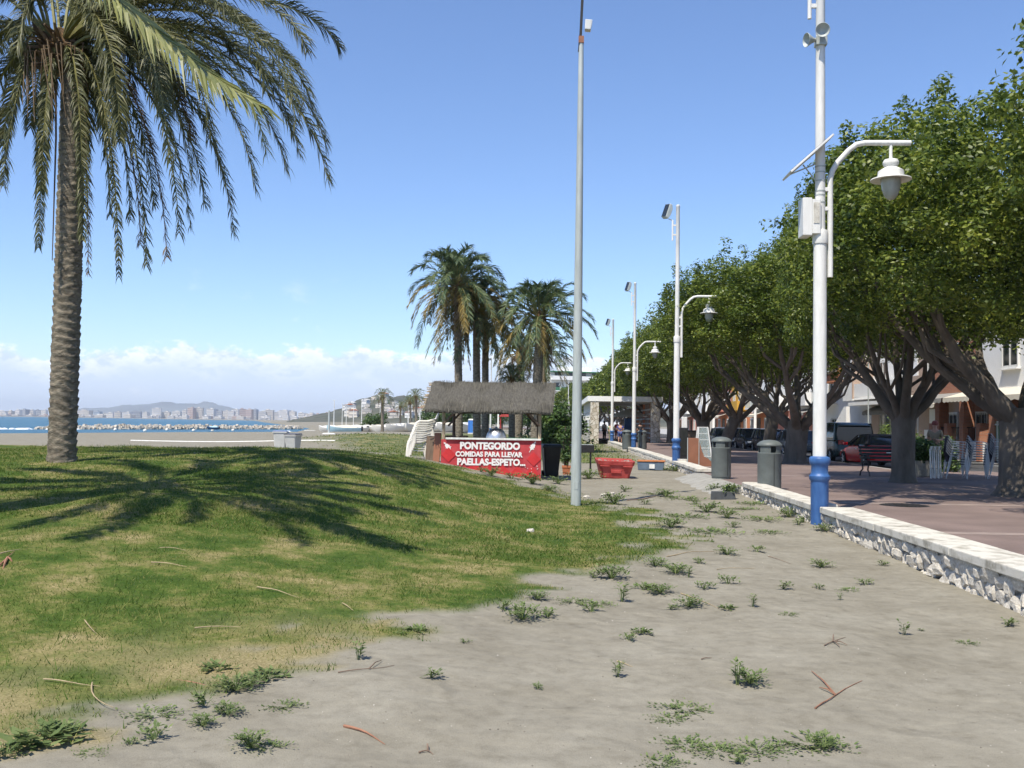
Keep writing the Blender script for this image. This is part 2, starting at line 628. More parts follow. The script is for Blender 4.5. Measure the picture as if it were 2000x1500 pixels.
_c2.color_ramp.elements[0].color = (0.42, 0.38, 0.32, 1)
_c2.color_ramp.elements[1].color = (1, 1, 1, 1)
L.new(_v2.outputs['Distance'], _c2.inputs[0])
_mx = N.new('ShaderNodeMixRGB')
_mx.blend_type = 'MULTIPLY'
_mx.inputs[0].default_value = 1
L.new(_c1.outputs[0], _mx.inputs[1])
L.new(_c2.outputs[0], _mx.inputs[2])
L.new(_mx.outputs[0], N['Principled BSDF'].inputs['Base Color'])
M['flats'] = [brickmat('far_flats_%s' % n, c, c2, wcol, 9.0, 3.4, 0.9, 0.0) for n, c, c2, wcol in (
    ('white', (0.82, 0.79, 0.74), (0.76, 0.73, 0.68), (0.46, 0.46, 0.46)),
    ('cream', (0.76, 0.68, 0.57), (0.68, 0.61, 0.51), (0.44, 0.40, 0.36)),
    ('pink', (0.52, 0.36, 0.29), (0.46, 0.31, 0.25), (0.36, 0.26, 0.23)),
    ('grey', (0.34, 0.36, 0.39), (0.29, 0.31, 0.35), (0.22, 0.24, 0.28)),
    ('blue', (0.20, 0.30, 0.40), (0.18, 0.26, 0.36), (0.30, 0.36, 0.42)))]


# ------------------------------------------------------------------ setting: ground, sea, paving
def bend(Y):
    """the promenade swings to the left far down the beach"""
    Y = np.asarray(Y, float)
    return -0.0007 * np.clip(Y - 140, 0, None) ** 2


edge_px = [(0, 1435), (120, 1425), (330, 1365), (430, 1325), (560, 1275), (640, 1252), (700, 1236), (850, 1188), (1000, 1160),
           (1080, 1122), (1250, 1092), (1300, 1045), (1275, 1005), (1180, 985), (1090, 968), (1000, 942), (900, 915)]
gpoly = [atG(*p)[:2] for p in edge_px] + [(-3.6, 26.6), (-5.2, 25.6), (-8, 24.2), (-20, 23.0), (-34, 22), (-34, 2.0), (-3.5, 2.0)]
gpoly = np.array(gpoly)


def poly_sd(P, X, Y):
    """signed distance to polygon, positive inside"""
    n = len(P)
    best = np.full(X.shape, 1e9)
    inside = np.zeros(X.shape, bool)
    for i in range(n):
        x0, y0 = P[i]
        x1, y1 = P[(i + 1) % n]
        dx, dy = x1 - x0, y1 - y0
        t = np.clip(((X - x0) * dx + (Y - y0) * dy) / (dx * dx + dy * dy + 1e-9), 0, 1)
        best = np.minimum(best, np.hypot(X - x0 - t * dx, Y - y0 - t * dy))
        c = ((y0 > Y) != (y1 > Y)) & (X < (x1 - x0) * (Y - y0) / (y1 - y0 + 1e-12) + x0)
        inside ^= c
    return np.where(inside, best, -best)


lawn = np.array([(-9, 47), (4.3, 40), (4.3, 135), (-16, 150), (-20, 75), (-16, 66)])


def grass_mask(X, Y):
    sd = poly_sd(gpoly, X, Y)
    nz = (vnoise(X * 1.7, Y * 1.7) - 0.5) * 0.9 + (vnoise(X * 5, Y * 5) - 0.5) * 0.5
    k = 0.14 + 0.008 * Y
    a = S((sd + nz * (0.9 + 0.03 * Y)) / k * 0.5 + 0.5)
    b = 0.8 * S((poly_sd(lawn, X, Y) + nz * 3) / 3 + 0.3)
    c = 0.75 * np.exp(-(((X + 12.5) / 7.5) ** 2 + ((Y - 71) / 5.0) ** 2) * 1.3)
    # thin weedy strip between pole and wall
    return np.clip(np.maximum(np.maximum(a, b), c), 0, 1)


def dry_mask(X, Y):
    """straw-dry turf along the lower edge of the mound"""
    sd = poly_sd(gpoly, X, Y)
    nz = vnoise(X * 2.2 + 8, Y * 2.2)
    return S(1.15 - sd / 1.5) * S((9.5 - Y) / 3.0) * S(nz * 1.8 - 0.15) * (X < 0.6)


def grow(a, b, s0, q):
    out = [a]
    s = s0
    while abs(out[-1] - a) < abs(b - a):
        out.append(out[-1] + (s if b > a else -s))
        s *= q
    return out


ys = list(np.arange(-6, 3, 0.5)) + list(np.arange(3, 40, 0.13)) + grow(40, 16000, 0.16, 1.06)
xl = grow(-13, -16000, 0.15, 1.075)[1:]
xs = xl[::-1] + list(np.arange(-13, 5.05, 0.13)) + grow(5.1, 16000, 0.3, 1.12)
GX, GY = np.meshgrid(np.array(xs), np.array(ys))
GZ = gz(GX, GY)
under = (GX > 4.78 + bend(GY)) & (GY < 400)
GZ = np.where(under, -0.5, GZ)
GM = grass_mask(GX, GY)
GM = np.where(under, 0, GM)
GZ = GZ + GM * 0.015
nx, ny = len(xs), len(ys)
V = np.stack([GX.ravel(), GY.ravel(), GZ.ravel()], 1)
idx = np.arange(nx * ny).reshape(ny, nx)
Fq = np.stack([idx[:-1, :-1].ravel(), idx[:-1, 1:].ravel(), idx[1:, 1:].ravel(), idx[1:, :-1].ravel()], 1)


def ground_material():
    m = bpy.data.materials.new('sand_and_turf')
    m.use_nodes = True
    N, L = m.node_tree.nodes, m.node_tree.links
    b = N['Principled BSDF']
    b.inputs['Roughness'].default_value = 0.95
    b.inputs['Specular IOR Level'].default_value = 0.1
    tc = N.new('ShaderNodeTexCoord')

    def noise(s, d=5, r=0.6):
        n = N.new('ShaderNodeTexNoise')
        n.inputs['Scale'].default_value = s
        n.inputs['Detail'].default_value = d
        n.inputs['Roughness'].default_value = r
        L.new(tc.outputs['Object'], n.inputs['Vector'])
        return n.outputs[0]

    def ramp(f, stops):
        c = N.new('ShaderNodeValToRGB')
        e = c.color_ramp.elements
        e[0].position, e[0].color = stops[0][0], (*stops[0][1], 1)
        e[1].position, e[1].color = stops[-1][0], (*stops[-1][1], 1)
        for p, col in stops[1:-1]:
            q = e.new(p)
            q.color = (*col, 1)
        L.new(f, c.inputs[0])
        return c.outputs[0]

    def mix(f, a, bb, t='MIX'):
        x = N.new('ShaderNodeMixRGB')
        x.blend_type = t
        if isinstance(f, float):
            x.inputs[0].default_value = f
        else:
            L.new(f, x.inputs[0])
        L.new(a, x.inputs[1])
        L.new(bb, x.inputs[2])
        return x.outputs[0]

    sand = ramp(noise(1.3, 7), [(0.28, (0.205, 0.187, 0.146)), (0.5, (0.240, 0.221, 0.176)), (0.72, (0.272, 0.253, 0.205))])
    grit = ramp(noise(160, 3), [(0.30, (0.55, 0.53, 0.5)), (0.45, (1, 1, 1)), (0.68, (1.0, 1.0, 1.0)), (0.78, (1.5, 1.5, 1.45))])
    sand = mix(0.8, sand, grit, 'MULTIPLY')
    blot = ramp(noise(7, 7, 0.7), [(0.32, (0.80, 0.79, 0.77)), (0.5, (1, 1, 1)), (0.7, (1.12, 1.12, 1.11))])
    sand = mix(0.9, sand, blot, 'MULTIPLY')
    turf = ramp(noise(1.15, 8, 0.72), [(0.36, (0.036, 0.070, 0.012)), (0.46, (0.065, 0.102, 0.020)), (0.53, (0.125, 0.138, 0.040)), (0.60, (0.21, 0.185, 0.08)), (0.68, (0.29, 0.24, 0.125))])
    tv = ramp(noise(38, 4), [(0.3, (0.55, 0.6, 0.5)), (0.7, (1.35, 1.3, 1.3))])
    turf = mix(0.8, turf, tv, 'MULTIPLY')
    at = N.new('ShaderNodeAttribute')
    at.attribute_name = 'grass'
    ad = N.new('ShaderNodeAttribute')
    ad.attribute_name = 'dryness'
    straw = ramp(noise(55, 5, 0.7), [(0.3, (0.13, 0.11, 0.05)), (0.5, (0.25, 0.205, 0.105)), (0.7, (0.38, 0.315, 0.18))])
    turf = mix(ad.outputs['Fac'], turf, straw)
    L.new(mix(at.outputs['Fac'], sand, turf), b.inputs['Base Color'])
    # soft trodden dents: warped cells plus broad unevenness, and a trace of grain
    wn_ = N.new('ShaderNodeTexNoise')
    wn_.inputs['Scale'].default_value = 2.0
    L.new(tc.outputs['Object'], wn_.inputs['Vector'])
    wm = N.new('ShaderNodeMixRGB')
    wm.blend_type = 'ADD'
    wm.inputs[0].default_value = 0.45
    L.new(tc.outputs['Object'], wm.inputs[1])
    L.new(wn_.outputs['Color'], wm.inputs[2])
    vo = N.new('ShaderNodeTexVoronoi')
    vo.feature = 'SMOOTH_F1'
    vo.inputs['Scale'].default_value = 2.6
    vo.inputs['Smoothness'].default_value = 0.6
    L.new(wm.outputs[0], vo.inputs['Vector'])
    vo2 = N.new('ShaderNodeTexVoronoi')
    vo2.feature = 'SMOOTH_F1'
    vo2.inputs['Scale'].default_value = 5.5
    vo2.inputs['Smoothness'].default_value = 0.5
    L.new(wm.outputs[0], vo2.inputs['Vector'])

    def madd(x, k, y):
        q = N.new('ShaderNodeMath')
        q.operation = 'MULTIPLY_ADD'
        L.new(x, q.inputs[0])
        q.inputs[1].default_value = k
        if isinstance(y, float):
            q.inputs[2].default_value = y
        else:
            L.new(y, q.inputs[2])
        return q
    ma = madd(noise(90, 4), 0.075, madd(noise(12, 4), 0.10, madd(noise(1.6, 3), 0.35, madd(vo.outputs['Distance'], 0.45, madd(vo2.outputs['Distance'], 0.30, 0.0).outputs[0]).outputs[0]).outputs[0]).outputs[0])
    bp = N.new('ShaderNodeBump')
    bp.inputs['Strength'].default_value = 0.5
    bp.inputs['Distance'].default_value = 0.11
    L.new(ma.outputs[0], bp.inputs['Height'])
    L.new(bp.outputs[0], b.inputs['Normal'])
    return m


ground = nmesh('ground', V, Fq, ground_material(), smooth=True)
at = ground.data.attributes.new('grass', 'FLOAT', 'POINT')
at.data.foreach_set('value', GM.ravel().astype(np.float32))
at = ground.data.attributes.new('dryness', 'FLOAT', 'POINT')
at.data.foreach_set('value', np.where(GY < 12, dry_mask(GX, GY), 0).ravel().astype(np.float32))
tag(ground, kind='structure')

# sea
ms = bpy.data.materials.new('sea_water')
ms.use_nodes = True
N, L = ms.node_tree.nodes, ms.node_tree.links
b = N['Principled BSDF']
b.inputs['Roughness'].default_value = 0.35
b.inputs['Specular IOR Level'].default_value = 0.25
tc = N.new('ShaderNodeTexCoord')
mp = N.new('ShaderNodeMapping')
mp.inputs['Scale'].default_value = (0.35, 1, 1)
L.new(tc.outputs['Object'], mp.inputs[0])
nz = N.new('ShaderNodeTexNoise')
nz.inputs['Scale'].default_value = 0.012
nz.inputs['Detail'].default_value = 8
L.new(mp.outputs[0], nz.inputs['Vector'])
cr = N.new('ShaderNodeValToRGB')
cr.color_ramp.elements[0].position = 0.35
cr.color_ramp.elements[1].position = 0.65
cr.color_ramp.elements[0].color = (0.020, 0.085, 0.135, 1)
cr.color_ramp.elements[1].color = (0.045, 0.135, 0.19, 1)
L.new(nz.outputs[0], cr.inputs[0])
L.new(cr.outputs[0], b.inputs['Base Color'])
wv = N.new('ShaderNodeTexNoise')
wv.inputs['Scale'].default_value = 0.7
wv.inputs['Detail'].default_value = 5
L.new(mp.outputs[0], wv.inputs['Vector'])
bp = N.new('ShaderNodeBump')
bp.inputs['Strength'].default_value = 0.9
bp.inputs['Distance'].default_value = 0.5
L.new(wv.outputs[0], bp.inputs['Height'])
L.new(bp.outputs[0], b.inputs['Normal'])
sea = MB().add([(-16000, -400, SEA), (-40, -400, SEA), (-40, 16000, SEA), (-16000, 16000, SEA)], [(0, 1, 2, 3)]).build('sea', ms)
tag(sea, kind='structure')

# surf line where the water meets the sand
foam_m = pm('sea_foam', (0.75, 0.77, 0.78), 0.08, 2, 0.9)
fv = []
ff = []
fy = np.arange(150, 330, 1.2)
for seg_i, (y_a, y_b, off, wd) in enumerate(((176, 196, -1.5, 1.2), (200, 226, -2.5, 0.9), (228, 262, -3.0, 1.0), (150, 160, -1.2, 0.8))):
    mb = MB()
    yy = np.arange(y_a, y_b, 0.8)
    xx = np.interp(yy, SHY, SHX) + off + (vnoise(yy * 0.35, yy * 0 + seg_i * 3) - 0.5) * 2.4
    ww = wd * np.sin(np.linspace(0, math.pi, len(yy))) * (0.4 + vnoise(yy * 0.8, yy * 0 + 7))
    vs = []
    fs = []
    for i in range(len(yy)):
        vs += [(xx[i] - ww[i], yy[i], SEA + 0.03), (xx[i], yy[i], SEA + 0.12), (xx[i] + ww[i] * 0.6, yy[i], SEA + 0.03)]
        if i:
            o = 3 * i
            fs += [(o - 3, o, o + 1, o - 2), (o - 2, o + 1, o + 2, o - 1)]
    mb.add(vs, fs)
    tag(mb.build('surf', foam_m, smooth=True), kind='structure')

# promenade, road, far pavement
mpv = bpy.data.materials.new('promenade_paving')
mpv.use_nodes = True
N, L = mpv.node_tree.nodes, mpv.node_tree.links
b = N['Principled BSDF']
b.inputs['Roughness'].default_value = 0.85
tc = N.new('ShaderNodeTexCoord')
nz = N.new('ShaderNodeTexNoise')
nz.inputs['Scale'].default_value = 0.9
nz.inputs['Detail'].default_value = 7
L.new(tc.outputs['Object'], nz.inputs['Vector'])
cr = N.new('ShaderNodeValToRGB')
cr.color_ramp.elements[0].position = 0.3
cr.color_ramp.elements[1].position = 0.7
cr.color_ramp.elements[0].color = (0.150, 0.108, 0.094, 1)
cr.color_ramp.elements[1].color = (0.225, 0.165, 0.145, 1)
L.new(nz.outputs[0], cr.inputs[0])
br = N.new('ShaderNodeTexBrick')
br.inputs['Color1'].default_value = (1, 1, 1, 1)
br.inputs['Color2'].default_value = (0.93, 0.93, 0.93, 1)
br.inputs['Mortar'].default_value = (0.78, 0.78, 0.78, 1)
br.inputs['Scale'].default_value = 1.0
br.inputs['Brick Width'].default_value = 0.2
br.inputs['Row Height'].default_value = 0.1
br.inputs['Mortar Size'].default_value = 0.006
L.new(tc.outputs['Object'], br.inputs['Vector'])
mx = N.new('ShaderNodeMixRGB')
mx.blend_type = 'MULTIPLY'
mx.inputs[0].default_value = 1
L.new(cr.outputs[0], mx.inputs[1])
L.new(br.outputs[0], mx.inputs[2])
L.new(mx.outputs[0], b.inputs['Base Color'])
bp = N.new('ShaderNodeBump')
bp.inputs['Strength'].default_value = 0.2
bp.inputs['Distance'].default_value = 0.01
L.new(nz.outputs[0], bp.inputs['Height'])
L.new(bp.outputs[0], b.inputs['Normal'])


def strip(name, x0, x1, y0, y1, z, mat, step=10.0):
    n = max(1, int((y1 - y0) / step))
    vs, fs = [], []
    for i in range(n + 1):
        y = y0 + (y1 - y0) * i / n
        bx = float(bend(y))
        vs += [(x0 + bx, y, z), (x1 + bx, y, z), (x0 + bx, y, z - 0.3), (x1 + bx, y, z - 0.3)]
        if i:
            o = 4 * i
            fs += [(o - 4, o - 3, o + 1, o), (o - 4, o, o + 2, o - 2), (o - 3, o - 1, o + 3, o + 1)]
    fs += [(0, 2, 3, 1), (4 * n, 4 * n + 1, 4 * n + 3, 4 * n + 2)]
    return tag(MB().add(vs, fs).build(name, mat), kind='structure')


strip('promenade', 4.72, 12.4, -30, 400, 0.0, mpv)
strip('terrace_paving', 12.4, 15.8, -30, 36, -0.003, mpv)
strip('kerb', 12.4, 12.55, 36.05, 400, 0.004, M['kerb'])
strip('road', 12.56, 19.6, 36.05, 400, -0.12, M['asphalt'])
strip('road', 15.82, 19.6, -30, 36.0, -0.121, M['asphalt'])
strip('far_pavement', 19.62, 90, -30, 400, 0.0, M['kerb'])
# pale bands laid across the promenade paving
band_m = pm('worn_paving_band', (0.27, 0.215, 0.19), 0.2, 3, 0.85)
for y in (14.4, 19.8, 30.2, 36.0):
    tag(MB().box((8.9, y, 0.003), (6.6, 0.28, 0.004)).build('paving_band', band_m), kind='structure')

# ------------------------------------------------------------------ sea wall in stretches between the lamps
stone_meshes = []
for k in range(8):
    bm = bmesh.new()
    bmesh.ops.create_cube(bm, size=1.0)
    bmesh.ops.subdivide_edges(bm, edges=bm.edges[:], cuts=1, use_grid_fill=True)
    r = random.Random(40 + k)
    for v in bm.verts:
        l = v.co.length
        v.co = v.co.normalized() * (0.35 + 0.3 * l) * r.uniform(0.8, 1.12)
        v.co.x *= 0.8
    me = bpy.data.meshes.new('stone')
    bm.to_mesh(me)
    bm.free()
    me.materials.append(M['stone'])
    stone_meshes.append(me)

WALLX = 4.60


def sea_wall(y0, y1, label, width=0.42, built=True, curve_end=0.0, blocks=2.4, sizes=(0.13, 0.24)):
    t = thing('sea_wall', label, 'wall', (WALLX, y0, 0), group='stretches of the low sea wall')
    Lw = y1 - y0
    n = max(2, int(Lw / 0.5))
    # mortar core down into the sand
    mb = MB()
    mb.box((width / 2 + 0.05, Lw / 2, -0.32), (width - 0.04, Lw - 0.08, 0.72))
    mb.build('core', M['mortar'], t)
    # cap blocks, slightly uneven
    y = 0.0
    r = random.Random(int(y0 * 10))
    while y < Lw - 0.05:
        l = min(r.uniform(0.8, 1.2) * blocks, Lw - y)
        if Lw - (y + l) < 0.7:
            l = Lw - y
        dx = r.uniform(-0.008, 0.008)
        dz = r.uniform(-0.006, 0.006)
        xa, xb = -0.045 + dx, width + 0.03 + dx
        mbc = MB()
        if curve_end and y + l >= Lw - 0.05:
            poly = [(xa, y + 0.004), (xb, y + 0.004), (xb, Lw - 0.35), (xb - 0.06, Lw - 0.14), (xb - 0.18, Lw - 0.02), (xa + 0.22, Lw), (xa + 0.08, Lw - 0.1), (xa + 0.01, Lw - 0.3)]
        else:
            poly = [(xa, y + 0.004), (xb, y + 0.004), (xb, y + l - 0.004), (xa, y + l - 0.004)]
        mbc.prism(poly, 0.11, Matrix.Translation((0, 0, 0.04 + dz)))
        mbc.build('cap_block', M['cap'], t, bevel=0.014, seg=2)
        y += l
    # face stones
    if built:
        for row, (zc, jit) in enumerate(((-0.045, 0.03), (-0.19, 0.035), (-0.33, 0.03))):
            y = r.uniform(0, 0.1)
            while y < Lw - 0.06:
                s = r.uniform(*sizes)
                zz = zc + r.uniform(-jit, jit)
                gzl = float(gz(WALLX - 0.05, y0 + y + s / 2))
                if zz + s * 0.7 > gzl:
                    o = share(r.choice(stone_meshes), 'stone', t, (0.05 + r.uniform(-0.015, 0.02), y + s / 2, zz),
                              (r.uniform(-0.4, 0.4), r.uniform(-0.3, 0.3), r.uniform(-0.5, 0.5)), (r.uniform(0.14, 0.2), s * r.uniform(0.95, 1.1), r.uniform(0.16, 0.25)))
                y += s * r.uniform(0.86, 1.0)
    else:
        mb = MB()
        y = 0.0
        while y < Lw:
            s = r.uniform(0.15, 0.3)
            for zc in (-0.03, -0.17):
                mb.box((0.02, y + s / 2, zc + r.uniform(-0.03, 0.03)), (0.12, s * 0.92, 0.13), rot=Matrix.Rotation(r.uniform(-0.2, 0.2), 3, 'X') @ Matrix.Rotation(r.uniform(-0.2, 0.2), 3, 'Z'), top=0.85)
            y += s
        tag(mb.build('face_stones', M['stone'], t), kind='stuff')
    return t


sea_wall(7.2, 16.86, 'long nearest stretch of white-capped stone wall running out of the frame at right', 0.50, sizes=(0.14, 0.25))
sea_wall(17.4, 24.0, 'white-capped stone wall with rounded end between nearest lamp post and grey bins', 0.40, curve_end=1.0, sizes=(0.12, 0.2))
sea_wall(31.0, 37.4, 'short white-capped stone wall between cylindrical bin and second lamp post', 0.42, sizes=(0.13, 0.22))
sea_wall(38.1, 58.2, 'white-capped stone wall behind the red tub, between second and third lamp posts', 0.42, built=False, blocks=3)
sea_wall(58.9, 81.0, 'far white-capped stone wall between third lamp post and shelter', 0.42, built=False, blocks=3)
# end stones on the short stretch (it faces the gap)
# concrete ramp in the gap
ramp = MB().add([(3.55, 24.1, -0.26), (4.45, 24.1, 0.008), (4.76, 24.1, 0.008), (4.76, 30.9, 0.008), (4.45, 30.9, 0.008), (3.55, 30.9, -0.26), (3.55, 24.1, -0.5), (4.76, 24.1, -0.5), (4.76, 30.9, -0.5), (3.55, 30.9, -0.5)],
                [(0, 1, 4, 5), (1, 2, 3, 4), (6, 7, 2, 1, 0), (7, 8, 3, 2), (8, 9, 5, 4, 3), (9, 6, 0, 5), (9, 8, 7, 6)]).build('concrete_ramp', M['concrete'])
tag(ramp, kind='structure')

shadow_disc = thing('lantern_shadow_disc', 'dark round disc laid as the lantern shadow on the reddish promenade paving', 'shadow disc', (*atZ(1766, 987, 0.0)[:2], 0.0))  # dark disc added on the paving in place of the lantern's cast shadow
MB().lathe([(0.46, -0.01), (0.46, 0.004), (0.44, 0.006)], n=28).build('frame', M['dark_metal'], shadow_disc)
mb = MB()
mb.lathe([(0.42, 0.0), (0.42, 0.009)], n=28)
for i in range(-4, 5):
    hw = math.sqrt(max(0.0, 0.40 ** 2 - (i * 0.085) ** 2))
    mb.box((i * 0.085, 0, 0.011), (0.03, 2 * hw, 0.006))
mb.build('lid', M['dark_metal'], shadow_disc)  # inner plate of the shadow disc, with ribs

# ------------------------------------------------------------------ far land: hills, city, breakwater
hill_m = pm('wooded_hill', (0.055, 0.07, 0.045), 0.4, 0.02, 0.95, col2=(0.12, 0.115, 0.08))
mount_m = pm('far_mountain', (0.10, 0.11, 0.10), 0.3, 0.002, 0.95)


def ridge(name, px_top, Y, depth, mat, base=-2.0, steps=140, rough=0.06, seed=1):
    pxs = [p[0] for p in px_top]
    tops = [atY(p[0], p[1], Y).z for p in px_top]
    n = steps
    k = 14
    V, Fq = [], []
    for i in range(n + 1):
        px = pxs[0] + (pxs[-1] - pxs[0]) * i / n
        zt = np.interp(px, pxs, tops)
        x = XX(px, Y)
        for j in range(k + 1):
            u = j / k
            prof = math.sin(math.pi * min(u, 0.5) if u < 0.5 else math.pi * 0.5 + (u - 0.5) * math.pi) if True else 0
            h = base + (zt - base) * prof * (1 + rough * (float(vnoise(i * 0.5 + seed, j * 0.9)) - 0.5) * 2)
            V.append((x * (1 + (u - 0.5) * depth / Y), Y + (u - 0.5) * depth, h))
    for i in range(n):
        for j in range(k):
            a = i * (k + 1) + j
            Fq.append((a, a + k + 1, a + k + 2, a + 1))
    return tag(nmesh(name, np.array(V), np.array(Fq), mat, smooth=True), kind='structure')


ridge('far_mountains', [(120, 806), (160, 797), (210, 796), (250, 790), (290, 789), (318, 784), (350, 788), (385, 788), (405, 784), (440, 794), (480, 803), (540, 812)], 9500, 2200, mount_m, base=-5)
ridge('wooded_hill', [(560, 822), (640, 806), (665, 797), (700, 783), (725, 774), (745, 771), (770, 778), (800, 776), (850, 776), (920, 788), (1000, 796), (1090, 800), (1180, 790), (1300, 800), (1500, 812)], 1300, 700, hill_m, base=-1.0, rough=0.12, seed=4)


def tower_block(px, wpx, ytop, Y, mi, label, group=None, cat='building', sink=1.0):
    c = XX(px, Y)
    w = wpx * Y / F
    h = atY(px, ytop, Y).z + sink
    dp = w * rnd.uniform(0.7, 1.1)
    gz0 = max(SEA, float(gz(c, Y))) - sink
    o = thing('apartment_block', label, cat, (c, Y, gz0 + sink - 0.2), rnd.uniform(-0.25, 0.25), group)
    h = max(6.0, h - gz0 - sink)
    mb = MB().box((0, 0, h / 2), (w, dp, h))
    mb.build('wall', M['flats'][mi], o)
    mb = MB()
    nfl = max(2, min(12, int(h / 6)))
    for i in range(1, nfl + 1):
        mb.box((0, -dp / 2 - 0.5, h * i / nfl - 0.8), (w * 0.9, 1.4, 1.0))
    mb.build('balconies', M['flats'][0] if mi != 0 else M['flats'][1], o)
    MB().box((w * rnd.uniform(-0.2, 0.2), 0, h + 1.4), (w * 0.35, dp * 0.4, 3.2)).build('roof_house', M['flats'][mi], o)
    return o


LB = {0: 'white apartment block on the far shore', 1: 'cream apartment block on the far shore', 2: 'pinkish apartment block on the far shore', 3: 'grey apartment block on the far shore', 4: 'bluish office block on the far shore'}
city = [(5, 14, 803, 0), (20, 12, 803, 1), (36, 10, 801, 0), (48, 12, 800, 3), (62, 10, 801, 0), (74, 12, 801, 3), (86, 10, 801, 0), (165, 24, 802, 1), (191, 13, 804, 4), (215, 20, 807, 0), (230, 12, 805, 1),
        (248, 14, 806, 0), (266, 18, 804, 3), (285, 10, 806, 0), (325, 14, 805, 1), (345, 16, 804, 0), (360, 8, 801, 0), (374, 12, 797, 2), (389, 14, 797, 1), (414, 16, 799, 0), (430, 12, 804, 3),
        (441, 10, 803, 1), (452, 12, 803, 0), (462, 12, 800, 0), (474, 12, 799, 2), (487, 12, 800, 2), (498, 10, 800, 3), (512, 14, 804, 0), (526, 16, 801, 1), (541, 10, 805, 0), (556, 18, 802, 0), (572, 12, 804, 1),
        (590, 14, 807, 0), (606, 16, 808, 1), (621, 12, 809, 2), (635, 12, 807, 2), (648, 12, 806, 2), (660, 10, 808, 1)]
for px, w, yt, mi in city:
    tower_block(px, w, yt, rnd.uniform(3420, 3600), mi, LB[mi], 'blocks of the far city')
tower_block(306, 17, 798, 3400, 0, 'tallest square white tower of the far city left of centre')
for i in range(46):
    px = rnd.uniform(-10, 655)
    if 95 < px < 150:
        continue
    mi = rnd.choice((0, 0, 1, 1, 2))
    tower_block(px, rnd.uniform(9, 16), 811 + px * 0.008 + rnd.uniform(-2.5, 1.5), rnd.uniform(3360, 3410), mi, LB[mi].replace('apartment', 'low-rise'), 'low houses of the far city')

# hillside houses standing on the slope of the wooded hill
HILL = [(560, 822), (640, 806), (665, 797), (700, 783), (725, 774), (745, 771), (770, 778), (800, 776), (850, 776), (920, 788)]
for i in range(36):
    px = rnd.uniform(668, 872)
    u = rnd.uniform(0.04, 0.30)
    Y = 950 + u * 700
    zt = float(np.interp(px, [h[0] for h in HILL], [atY(h[0], h[1], 1300).z for h in HILL]))
    zs = -1.0 + (zt + 1.0) * math.sin(math.pi * u)
    o = thing('hillside_house', 'small white house on the distant wooded hillside', 'house', (XX(px, Y), Y, zs - 1.5), rnd.uniform(-0.4, 0.4), 'white houses on the hillside')
    w, d, hh = rnd.uniform(5, 11), rnd.uniform(6, 9), rnd.uniform(5.5, 9.0)
    wall = M['flats'][rnd.choice((0, 0, 0, 1))]
    MB().box((0, 0, hh / 2), (w, d, hh)).build('wall', wall, o)
    MB().prism([(-w / 2 - 0.3, 0), (w / 2 + 0.3, 0), (0, w * 0.16)], d + 0.6, Matrix.Translation((0, d / 2 + 0.3, hh + 0.002)) @ Matrix.Rotation(R(90), 4, 'X')).build('roof', M['terracotta'] if rnd.random() < 0.25 else wall, o)

# breakwater of pale boulders
rock_m = pm('breakwater_rock', (0.40, 0.35, 0.28), 0.3, 0.8, 0.95, 0.4, 4, col2=(0.62, 0.57, 0.49))
mb = MB()
a0, a1 = atZ(75, 838.5, SEA), atZ(585, 838.5, SEA)
rr = random.Random(3)
for i in range(1100):
    t = rr.random()
    p = a0.lerp(a1, t)
    p.y += rr.uniform(-2.0, 4.5)
    sz = rr.uniform(0.45, 1.0)
    lift = (1 - abs((p.y - a0.lerp(a1, t).y - 1) / 4)) * 1.15 * min(1, 0.35 + t * 5)
    rot = Matrix.Rotation(rr.uniform(0, 6), 3, 'Z') @ Matrix.Rotation(rr.uniform(-0.6, 0.6), 3, 'X')
    mb.box((p.x, p.y, SEA + lift * rr.uniform(0.3, 1.0)), (sz * 1.3, sz, sz * 0.9), rot, top=rr.uniform(0.55, 0.9))
bw = mb.build('breakwater', rock_m)
tag(bw, 'long low breakwater of pale boulders in the sea', 'breakwater', kind='stuff')
# white water at its tip
mb = MB()
for i in range(26):
    t = rr.uniform(-0.06, 0.12)
    p = a0.lerp(a1, t)
    mb.lathe([(rr.uniform(0.5, 1.4), 0), (rr.uniform(0.3, 0.6), 0.28), (0.05, 0.34)], (p.x + rr.uniform(-3, 1), p.y - rr.uniform(2.0, 4.2), SEA + 0.0), n=7)
tag(mb.build('surf', foam_m, smooth=True), kind='structure')


